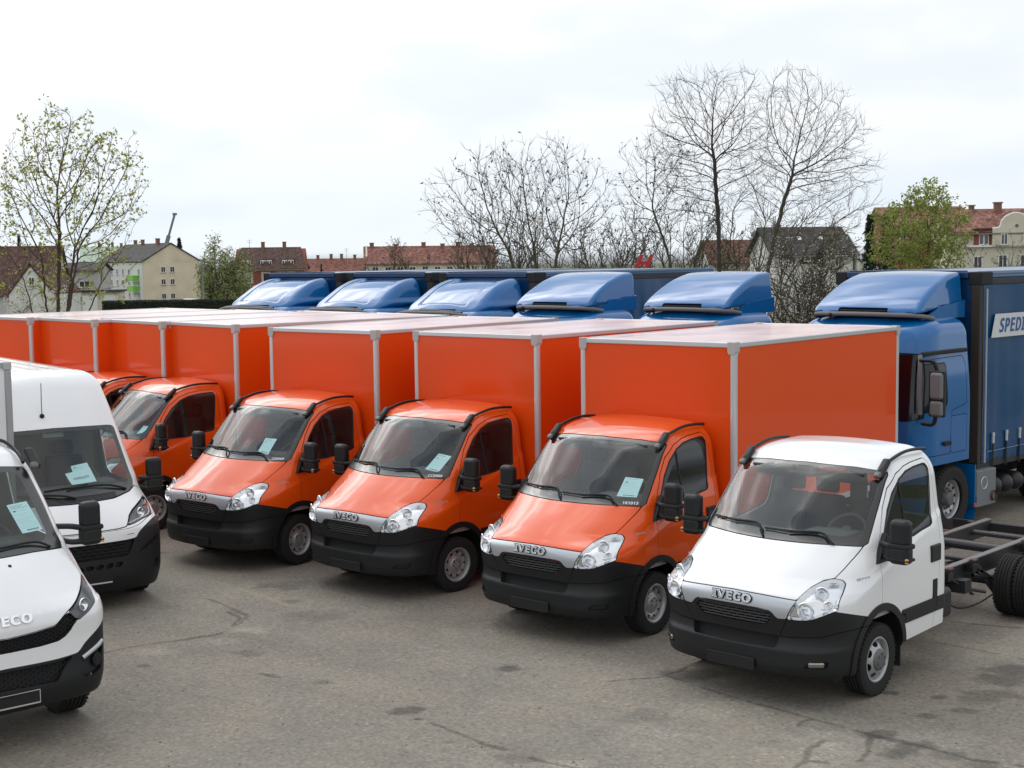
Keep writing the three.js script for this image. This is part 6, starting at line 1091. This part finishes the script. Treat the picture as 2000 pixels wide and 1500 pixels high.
// o.stems: [lean x, lean z, height, radius] of each stem; o.levels: [children per limb, length factor, angle, droop]
function tree(label, x, y, z, seed, o) {
  const r = rng(seed), t = thing(o.name || 'tree', label, o.cat || 'tree', [x, y, z], 0, o.group), trunk = new Limbs(), br = new Limbs(), tw = new Limbs(), lv = new Leaves(), tips = [];
  const up = o.up ?? 0.12, wob = o.wobble ?? 0.16;
  function grow(p, d, len, rad, lev) {
    const n = Math.max(3, Math.min(11, Math.round(len / (o.seg || 0.28)))), P = [p.clone()], R = [rad], q = d.clone(), st = len / n, kids = [];
    for (let k = 1; k <= n; k++) {
      q.add(V((r() - 0.5) * wob * 2, (r() - 0.5) * wob + (lev === 0 ? up * 0.6 : up) * (o.droop && lev >= 2 ? -o.droop : 1), (r() - 0.5) * wob * 2)).normalize();
      P.push(P[k - 1].clone().addScaledVector(q, st)); R.push(rad * Math.pow(1 - k / n, 0.75) + (o.tip || 0.004));
      const f = k / n, L = o.levels[lev]; if (L && f >= (lev === 0 ? o.clear || 0.25 : 0.18)) { let c = L[0] / n / (1 - (lev === 0 ? o.clear || 0.25 : 0.18)); while (c > 0) { if (r() < c) kids.push([P[k].clone(), q.clone(), f, R[k]]); c -= 1; } }
    }
    (lev === 0 ? trunk : lev < 2 ? br : tw).limb(P, R, lev === 0 ? 8 : lev === 1 ? 6 : lev === 2 ? 4 : 3);
    if (lev === o.levels.length) tips.push([P[n], P[Math.max(1, n - 1)], P[Math.max(1, n - 2)]]);
    for (const [c, cd, f, cr] of kids) {
      const L = o.levels[lev], ax = V(r() - 0.5, r() * 0.3 - 0.1, r() - 0.5).cross(cd).normalize(), a = L[2] * (0.7 + 0.6 * r()), nd = cd.clone().applyAxisAngle(ax, a);
      if (o.fan) nd.x *= o.fan; nd.normalize();
      grow(c, nd, len * L[1] * (1 - 0.55 * f) * (0.75 + 0.5 * r()), Math.max((o.tip || 0.004) * 1.2, cr * (L[3] || 0.6)), lev + 1);
    }
  }
  for (const [lx, lz, h, rad, ox = 0, oz = 0] of o.stems) grow(V(ox, -0.15, oz), V(lx, 1, lz).normalize(), h, rad, 0);
  part('trunk', trunk.geo(), o.bark || BARK.dark, t); if (br.i.length) part('limbs', br.geo(), o.bark || BARK.dark, t); if (tw.i.length) { const c = part('twigs', tw.geo(), o.twig || BARK.twig, t); c.userData.kind = 'stuff'; }
  if (o.leaf) { for (const T3 of tips) for (let k = 0; k < o.leafCount; k++) { if (r() < (o.bare || 0)) continue; const c = T3[Math.floor(r() * 3)].clone().add(V((r() - 0.5), (r() - 0.5) - (o.hang || 0) * r() * 2, (r() - 0.5)).multiplyScalar(o.leafSpread)); lv.leaf(c, r, o.leafSize * (0.6 + 0.8 * r()), o.long || 1); } const c = part('crown', lv.geo(), o.leaf, t); c.userData.kind = 'stuff'; }
  return t;
}
// crowns that fill a space: limbs grow towards points scattered through the crown until each is reached
// crown: [x, y, z, rx, ry, rz] in metres from the foot; stems: polylines of [x, y, z]
function crownTree(label, x, y, z, seed, o) {
  const r = rng(seed), t = thing('tree', label, 'tree', [x, y, z]), step = o.step || 0.2, N = [], par = [], dirs = [], cell = 1.0, hash = new Map();
  const key = (p) => Math.floor(p.x / cell) + ',' + Math.floor(p.y / cell) + ',' + Math.floor(p.z / cell);
  const add = (p, q) => { const k = N.length; N.push(p); par.push(q); const h = key(p); if (!hash.has(h)) hash.set(h, []); hash.get(h).push(k); return k; };
  const stems = [];
  for (const S of o.stems) { const c = new THREE.CatmullRomCurve3(S.map((p) => V(...p))), n = Math.ceil(c.getLength() / step); let q = -1; for (let k = 0; k <= n; k++) { const p = c.getPoint(k / n); if (k) p.add(V((r() - 0.5) * 0.05, 0, (r() - 0.5) * 0.05)); q = add(p, q); } }
  const pts = [];
  for (const [cx, cy, cz, rx, ry, rz, n] of o.crown) for (let k = 0; k < n; k++) { const a = r() * 6.2832, u = r() * 2 - 1, s = Math.sqrt(1 - u * u), d = Math.pow(r(), 0.42) * (0.86 + 0.3 * perlin.noise(Math.cos(a) * s * 1.7 + seed, u * 1.7, Math.sin(a) * s * 1.7)); if (u * d < (o.cutLow ?? -0.8)) continue; pts.push(V(cx + rx * d * s * Math.cos(a), cy + ry * d * u, cz + rz * d * s * Math.sin(a))); }
  const sprouts = []; let alive = pts; const infl = o.reach || 1.9, kill = o.kill || 0.3;
  for (let it = 0; it < 120 && alive.length; it++) {
    const pull = new Map(), keep = [];
    for (const p of alive) {
      let best = -1, bd = infl * infl; const ix = Math.floor(p.x / cell), iy = Math.floor(p.y / cell), iz = Math.floor(p.z / cell);
      for (let a = -2; a <= 2; a++) for (let b = -2; b <= 2; b++) for (let c = -2; c <= 2; c++) { const L = hash.get((ix + a) + ',' + (iy + b) + ',' + (iz + c)); if (L) for (const k of L) { const d = N[k].distanceToSquared(p); if (d < bd) { bd = d; best = k; } } }
      if (best >= 0 && bd < kill * kill) continue; keep.push(p);
      if (best >= 0) { if (!pull.has(best)) pull.set(best, V(0, 0, 0)); pull.get(best).add(p.clone().sub(N[best]).normalize()); }
    }
    alive = keep; if (!pull.size) break;
    for (const [k, v] of pull) { if ((sprouts[k] = (sprouts[k] || 0) + 1) > 3) continue; const d = v.normalize(), pd = par[k] >= 0 ? N[k].clone().sub(N[par[k]]).normalize() : V(0, 1, 0); d.multiplyScalar(0.62).addScaledVector(pd, 0.55).add(V((r() - 0.5) * 0.3, 0.07 + (r() - 0.5) * 0.2, (r() - 0.5) * 0.3)).normalize(); add(N[k].clone().addScaledVector(d, step), k); }
    if (N.length > 16000) break;
  }
  const kids = N.map(() => []); par.forEach((q, k) => { if (q >= 0) kids[q].push(k); });
  const R = new Float64Array(N.length), e = o.pipe || 2.35, r0 = o.tip || 0.005;
  for (let k = N.length - 1; k >= 0; k--) R[k] = kids[k].length ? Math.pow(kids[k].reduce((s, c) => s + Math.pow(R[c], e), 0), 1 / e) : r0;
  const trunk = new Limbs(), big = new Limbs(), tw = new Limbs(), lv = new Leaves();
  const chain = (k0, from) => {
    const P = from >= 0 ? [N[from].clone()] : [], W = from >= 0 ? [R[k0]] : []; let k = k0;
    for (;;) { P.push(N[k]); W.push(Math.min(R[k], o.max || 9)); if (!kids[k].length) break; const c = kids[k].slice().sort((a, b) => R[b] - R[a]); for (const q of c.slice(1)) chain(q, k); k = c[0]; }
    if (P.length > 1) (from < 0 ? trunk : R[k0] > 0.018 ? big : tw).limb(P, W, from < 0 ? 8 : R[k0] > 0.018 ? 6 : R[k0] > 0.009 ? 4 : 3);
  };
  par.forEach((q, k) => { if (q < 0) chain(k, -1); });
  for (let k = 0; k < N.length; k++) {                 // last thin twigs, buds and seed clusters
    if (R[k] > r0 * 2.2) continue; const m = kids[k].length ? (r() < (o.dense || 0.5) ? 1 : 0) : 2 + (r() < 0.5 ? 1 : 0), d0 = par[k] >= 0 ? N[k].clone().sub(N[par[k]]).normalize() : V(0, 1, 0);
    for (let j = 0; j < m; j++) { const d = d0.clone().multiplyScalar(0.7).add(V(r() - 0.5, r() * 0.8 - 0.25, r() - 0.5)).normalize(), l = (o.twigLen || 0.34) * (0.5 + 0.8 * r()), a = N[k], b = a.clone().addScaledVector(d, l * 0.5), c = b.clone().addScaledVector(d.add(V((r() - 0.5) * 0.4, 0.18, (r() - 0.5) * 0.4)).normalize(), l * 0.5); tw.limb([a, b, c], [r0 * 0.85, r0 * 0.7, r0 * 0.4], 3);
      if (o.leaf) for (let q = 0; q < o.leafCount; q++) if (r() > (o.bare || 0)) lv.leaf((r() < 0.6 ? c : b).clone().add(V(r() - 0.5, r() - 0.5 - (o.hang || 0), r() - 0.5).multiplyScalar(o.leafSpread)), r, o.leafSize * (0.6 + 0.8 * r()), o.long || 1); }
  }
  part('trunk', trunk.geo(), o.bark, t); if (big.i.length) part('limbs', big.geo(), o.bark, t); part('twigs', tw.geo(), o.twig || o.bark, t).userData.kind = 'stuff';
  if (lv.i.length) part('crown', lv.geo(), o.leaf, t).userData.kind = 'stuff'; return t;
}
const G0 = (D, px) => { const p = at(px, 600, D); return [p[0], groundY(p[0], p[2]), p[2]]; };
// budding tree on the left
crownTree('young many-stemmed tree with yellow-green buds on the left', ...G0(43, 108), 23, { stems: [[[-0.2, 0, 0], [-0.5, 2, 0.1], [-0.9, 3.8, 0.2]], [[-0.1, 0, 0.1], [-0.2, 2.2, 0.1], [-0.3, 4.4, 0.2]], [[0, 0, 0], [0.05, 2.4, -0.1], [0.2, 5.0, 0]], [[0.1, 0, 0], [0.35, 2.2, 0.1], [0.8, 4.4, 0.2]], [[0.2, 0, -0.1], [0.6, 1.8, 0], [1.3, 3.4, -0.1]], [[0.05, 0, -0.1], [0.2, 2.2, -0.3], [0.5, 4.6, -0.5]]], crown: [[0.45, 5.85, 0, 2.6, 3.5, 2.1, 1900]], cutLow: -0.85, kill: 0.27, bark: BARK.brown, twig: BARK.brown, tip: 0.0065, pipe: 2.35, leaf: LEAF.bud, leafCount: 5, leafSize: 0.05, leafSpread: 0.16, bare: 0.42 });
// bare tree in the middle, spreading from low down
crownTree('wide bare tree with hanging seed clusters in the middle', ...G0(50, 1042), 7, { stems: [[[0, 0, 0], [0.05, 2, 0], [0.1, 4.2, 0]], [[0, 0, 0.1], [-0.3, 2.2, 0], [-0.8, 4.2, 0.2]], [[0.1, 0, 0], [0.4, 2.2, 0.1], [0.9, 4.4, 0]]], crown: [[-0.3, 5.6, 0, 3.6, 3.1, 2.6, 2500]], cutLow: -0.5, kill: 0.29, bark: BARK.green, twig: BARK.twig, tip: 0.006, pipe: 2.25, dense: 0.85, twigLen: 0.42, leaf: LEAF.pod, leafCount: 2, leafSize: 0.04, leafSpread: 0.1, hang: 0.9, bare: 0.82, long: 1.7 });
crownTree('slender bare tree leaning left beside the letter sign', ...G0(50, 1325), 12, { stems: [[[0, 0, 0], [0, 2, 0], [-0.3, 4.0, 0], [-0.9, 5.8, 0]], [[0, 0, 0.05], [0.15, 2.4, 0], [0.2, 4.6, 0]]], crown: [[-0.75, 6.0, 0, 1.9, 2.7, 1.6, 800]], cutLow: -0.6, kill: 0.3, bark: BARK.green, twig: BARK.twig, tip: 0.006, pipe: 2.25, dense: 0.85, twigLen: 0.42, leaf: LEAF.pod, leafCount: 2, leafSize: 0.04, leafSpread: 0.1, hang: 0.9, bare: 0.82, long: 1.7 });
// the two tall ones
crownTree('tallest bare tree with upright trunk right of the middle', ...G0(57, 1405), 5, { stems: [[[0, 0, 0], [0.02, 3, 0], [-0.05, 5.6, 0], [-0.25, 8.2, 0.1]], [[0.15, 0, 0.1], [0.3, 3, 0], [0.55, 5.8, 0]]], crown: [[-0.4, 8.4, 0, 2.9, 3.9, 2.4, 2600]], cutLow: -0.8, kill: 0.28, bark: BARK.dark, twig: BARK.twig, tip: 0.006, pipe: 2.2, dense: 1, twigLen: 0.46 });
crownTree('tall bare tree with several trunks leaning to the right', ...G0(57, 1488), 18, { stems: [[[0, 0, 0], [0.15, 3, 0], [0.7, 5.6, 0], [1.2, 7.4, 0.1]], [[0.3, 0, 0.1], [0.7, 3, 0], [1.5, 5.2, 0]], [[0.5, 0, -0.1], [0.9, 2.8, -0.1], [2.0, 4.6, -0.2]], [[-0.2, 0, 0.1], [-0.2, 3, 0.1], [0.1, 5.4, 0.2]]], crown: [[1.8, 7.4, 0, 3.1, 4.2, 2.4, 2800]], cutLow: -0.75, kill: 0.28, bark: BARK.green, twig: BARK.twig, tip: 0.006, pipe: 2.2, dense: 1, twigLen: 0.46 });
crownTree('leafy light green tree before the villa', ...G0(66, 1800), 31, { stems: [[[0, 0, 0], [0, 1.6, 0], [0.1, 3.6, 0]], [[0, 0, 0.1], [-0.4, 1.6, 0], [-0.9, 3.4, 0.1]], [[0.1, 0, 0], [0.5, 1.6, 0], [1.1, 3.2, 0]]], crown: [[-0.05, 4.7, 0, 2.7, 2.3, 2.3, 1500], [0.2, 6.3, 0, 1.3, 1.4, 1.2, 220]], cutLow: -0.95, kill: 0.32, bark: BARK.dark, twig: BARK.dark, tip: 0.006, pipe: 2.3, leaf: LEAF.fresh, leafCount: 12, leafSize: 0.07, leafSpread: 0.34, bare: 0.15 });
// thicket behind the trailers
const thicket = [[1552, 47, 5.0, 48], [1120, 56, 6.0, 41], [1195, 58, 5.6, 42], [1262, 60, 5.4, 43], [1345, 62, 6.2, 44], [1000, 60, 5.8, 45], [940, 62, 5.4, 46], [1440, 63, 6.0, 47]], where = ['behind the blossoming thicket, between two wedge fairings', 'below the seed-cluster tree, right of its trunk', 'left of the letter sign', 'just behind the letter sign', 'between the slender leaning tree and the tallest tree', 'below the seed-cluster tree, left of its trunk', 'at the right end of the long chimneyed block', 'between the two tall bare trees'];
thicket.forEach(([px, D, h, s], k) => tree('bare brown bush ' + where[k], ...G0(D, px), s, { name: 'bush', cat: 'bush', stems: [[-0.4, 0, h * 0.85, 0.05], [-0.2, 0.1, h, 0.05], [0, -0.1, h * 0.95, 0.05], [0.2, 0, h, 0.05], [0.42, 0.1, h * 0.85, 0.05], [0.1, 0.2, h * 0.9, 0.05]], clear: 0.2, levels: [[11, 0.42, 0.6, 0.5], [6, 0.5, 0.6, 0.6]], up: 0.06, wobble: 0.2, bark: BARK.green, tip: 0.006, leaf: LEAF.paleBud, leafCount: 3, leafSize: 0.035, leafSpread: 0.2, bare: [0.15, 0.75, 0.7, 0.5, 0.3, 0.8, 0.75, 0.2][k] }));
// blossoming shrubs
tree('white blossoming thicket between the blue wedge fairings', ...G0(41, 1552), 51, { name: 'shrub', cat: 'shrub', stems: [[-0.5, 0, 3.6, 0.05], [-0.25, 0.1, 4.3, 0.05], [0, 0, 4.6, 0.05], [0.25, 0.1, 4.3, 0.05], [0.5, 0, 3.6, 0.05], [0.1, 0.3, 4.0, 0.05], [-0.35, 0.3, 3.8, 0.05], [0.4, 0.3, 3.8, 0.04]], clear: 0.12, levels: [[18, 0.46, 0.8, 0.5], [9, 0.5, 0.7, 0.6]], up: 0.02, wobble: 0.26, bark: BARK.dark, tip: 0.005, leaf: LEAF.blossom, leafCount: 8, leafSize: 0.022, leafSpread: 0.3, bare: 0.68 });
tree('white blossoming shrub at the foot of the budding tree', ...G0(58, 78), 52, { name: 'shrub', cat: 'shrub', stems: [[-0.45, 0, 2.6, 0.04], [-0.2, 0.1, 3.1, 0.04], [0, 0, 3.2, 0.04], [0.2, 0.1, 3.1, 0.04], [0.45, 0, 2.6, 0.04], [0.1, 0.3, 2.8, 0.04]], clear: 0.1, levels: [[12, 0.42, 0.75, 0.5], [6, 0.5, 0.7, 0.6]], up: 0.02, wobble: 0.24, bark: BARK.dark, leaf: LEAF.blossom, leafCount: 14, leafSize: 0.04, leafSpread: 0.34, bare: 0.2 });
// weeping birch, small bare trees
tree('pale green weeping birch between apartment block and brick house', ...G0(185, 428), 61, { stems: [[-0.14, 0, 8.8, 0.16, -0.7], [0.03, 0, 10.08, 0.176], [0.15, 0.1, 8.64, 0.144, 0.8], [0.3, 0, 6.88, 0.112, 1.2], [-0.24, 0.1, 7.52, 0.112, -0.9]], clear: 0.22, levels: [[16, 0.3, 0.9, 0.5], [7, 0.7, 0.9, 0.6]], up: 0.08, droop: 3.2, wobble: 0.16, seg: 0.5, tip: 0.012, bark: BARK.grey, leaf: LEAF.birch, leafCount: 12, leafSize: 0.13, leafSpread: 1.1, hang: 0.9, bare: 0.15, long: 1.3 });
for (const [px, D, h, s, l] of [[762, 200, 9.5, 71, 'small round bare tree before the left part of the long block'], [817, 205, 10.2, 72, 'small bare tree before the middle of the long block']]) tree(l, ...G0(D, px), s, { stems: [[0, 0, h, 0.16], [-0.25, 0, h * 0.8, 0.1], [0.28, 0, h * 0.8, 0.1]], clear: 0.35, levels: [[12, 0.36, 0.75, 0.5], [7, 0.5, 0.7, 0.6]], up: 0.06, wobble: 0.18, seg: 0.5, tip: 0.014, bark: BARK.dark });
tree('bare bush before the gable of the long block', ...G0(195, 722), 73, { name: 'bush', cat: 'bush', stems: [[-0.4, 0, 5.4, 0.1], [0, 0, 6.2, 0.1], [0.4, 0, 5.4, 0.1]], clear: 0.2, levels: [[10, 0.4, 0.7, 0.5], [6, 0.5, 0.7, 0.6]], up: 0.04, wobble: 0.2, seg: 0.5, tip: 0.012, bark: BARK.grey });
tree('bush with red-brown buds before the villa facade', ...G0(60, 1945), 74, { name: 'bush', cat: 'bush', stems: [[-0.4, 0, 4.2, 0.05], [0, 0, 4.7, 0.05], [0.4, 0, 4.2, 0.05], [0.7, 0, 3.9, 0.04]], clear: 0.3, levels: [[10, 0.4, 0.6, 0.5], [5, 0.5, 0.6, 0.6]], up: 0.08, wobble: 0.2, bark: BARK.grey, leaf: leafM(0.16, 0.1, 0.05), leafCount: 5, leafSize: 0.035, leafSpread: 0.2, bare: 0.4 });
// conifers
function conifer(label, px, D, topPx, width, seed) {
  const r = rng(seed), b = G0(D, px), top = at(px, topPx, D), h = top[1] - b[1], t = thing('conifer', label, 'conifer', b), lv = new Leaves(), L = new Limbs();
  L.limb([V(0, 0, 0), V(0, h * 0.5, 0), V(0, h, 0)], [h * 0.016, h * 0.01, 0.01], 6);
  for (let k = 0; k < 130; k++) { const f = 0.12 + 0.88 * k / 130, y = h * f, len = width * (1.02 - f) * (0.7 + 0.5 * r()), a = r() * 6.28; const tip = V(Math.cos(a) * len, y - len * 0.28, Math.sin(a) * len); L.limb([V(0, y, 0), tip], [0.02, 0.008], 3); for (let q = 0; q < 26; q++) { const u = 0.15 + 0.85 * r(), c = V(0, y, 0).lerp(tip, u).add(V((r() - 0.5) * 0.2 * width, -r() * 0.16 * width, (r() - 0.5) * 0.2 * width)); lv.leaf(c, r, width * 0.05 * (0.6 + r()), 2.2); } }
  part('trunk', L.geo(), BARK.dark, t); part('crown', lv.geo(), LEAF.needle, t).userData.kind = 'stuff'; return t;
}
conifer('dark conifer left of the leafy green tree', 1697, 95, 418, 1.3, 81); conifer('dark conifer close behind the leafy green tree', 1730, 100, 412, 1.4, 82); conifer('small dark conifer before the grey-roofed house', 1600, 70, 488, 0.95, 83); conifer('dark conifer top rising behind the apartment roof', 354, 330, 464, 2.6, 84); conifer('dark conifer top above the brown roof at the left edge', 42, 230, 456, 1.6, 85); conifer('narrow dark conifer before the low red-roofed row house', 629, 230, 515, 0.8, 86);
// clipped hedge
{ const D = 122, a = at(203, 600, D), b = at(470, 600, D), y0 = groundAt(330, D), top = at(330, 587, D)[1], L = b[0] - a[0], h = top - y0, r = rng(90), lv = new Leaves(), o = thing('hedge', 'long dark clipped hedge before the apartment block', 'hedge', [(a[0] + b[0]) / 2, y0, a[2]]);
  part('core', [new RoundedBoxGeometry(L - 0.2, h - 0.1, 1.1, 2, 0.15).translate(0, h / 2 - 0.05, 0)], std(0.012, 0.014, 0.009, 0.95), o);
  for (let k = 0; k < 26000; k++) { const f = r(), x = (r() - 0.5) * L; f < 0.6 ? lv.leaf(V(x, r() * h, 0.55 + 0.14 * r()), r, 0.075) : lv.leaf(V(x, h - 0.08 + 0.12 * r() + 0.05 * perlin.noise(x * 0.6, 0, 0), (r() - 0.5) * 1.2), r, 0.075); }
  part('foliage', lv.geo(), LEAF.hedge, o).userData.kind = 'stuff'; }
scene.traverse((o) => { if (o.isMesh) { o.castShadow = true; o.receiveShadow = true; } });
renderer.render(scene, camera);
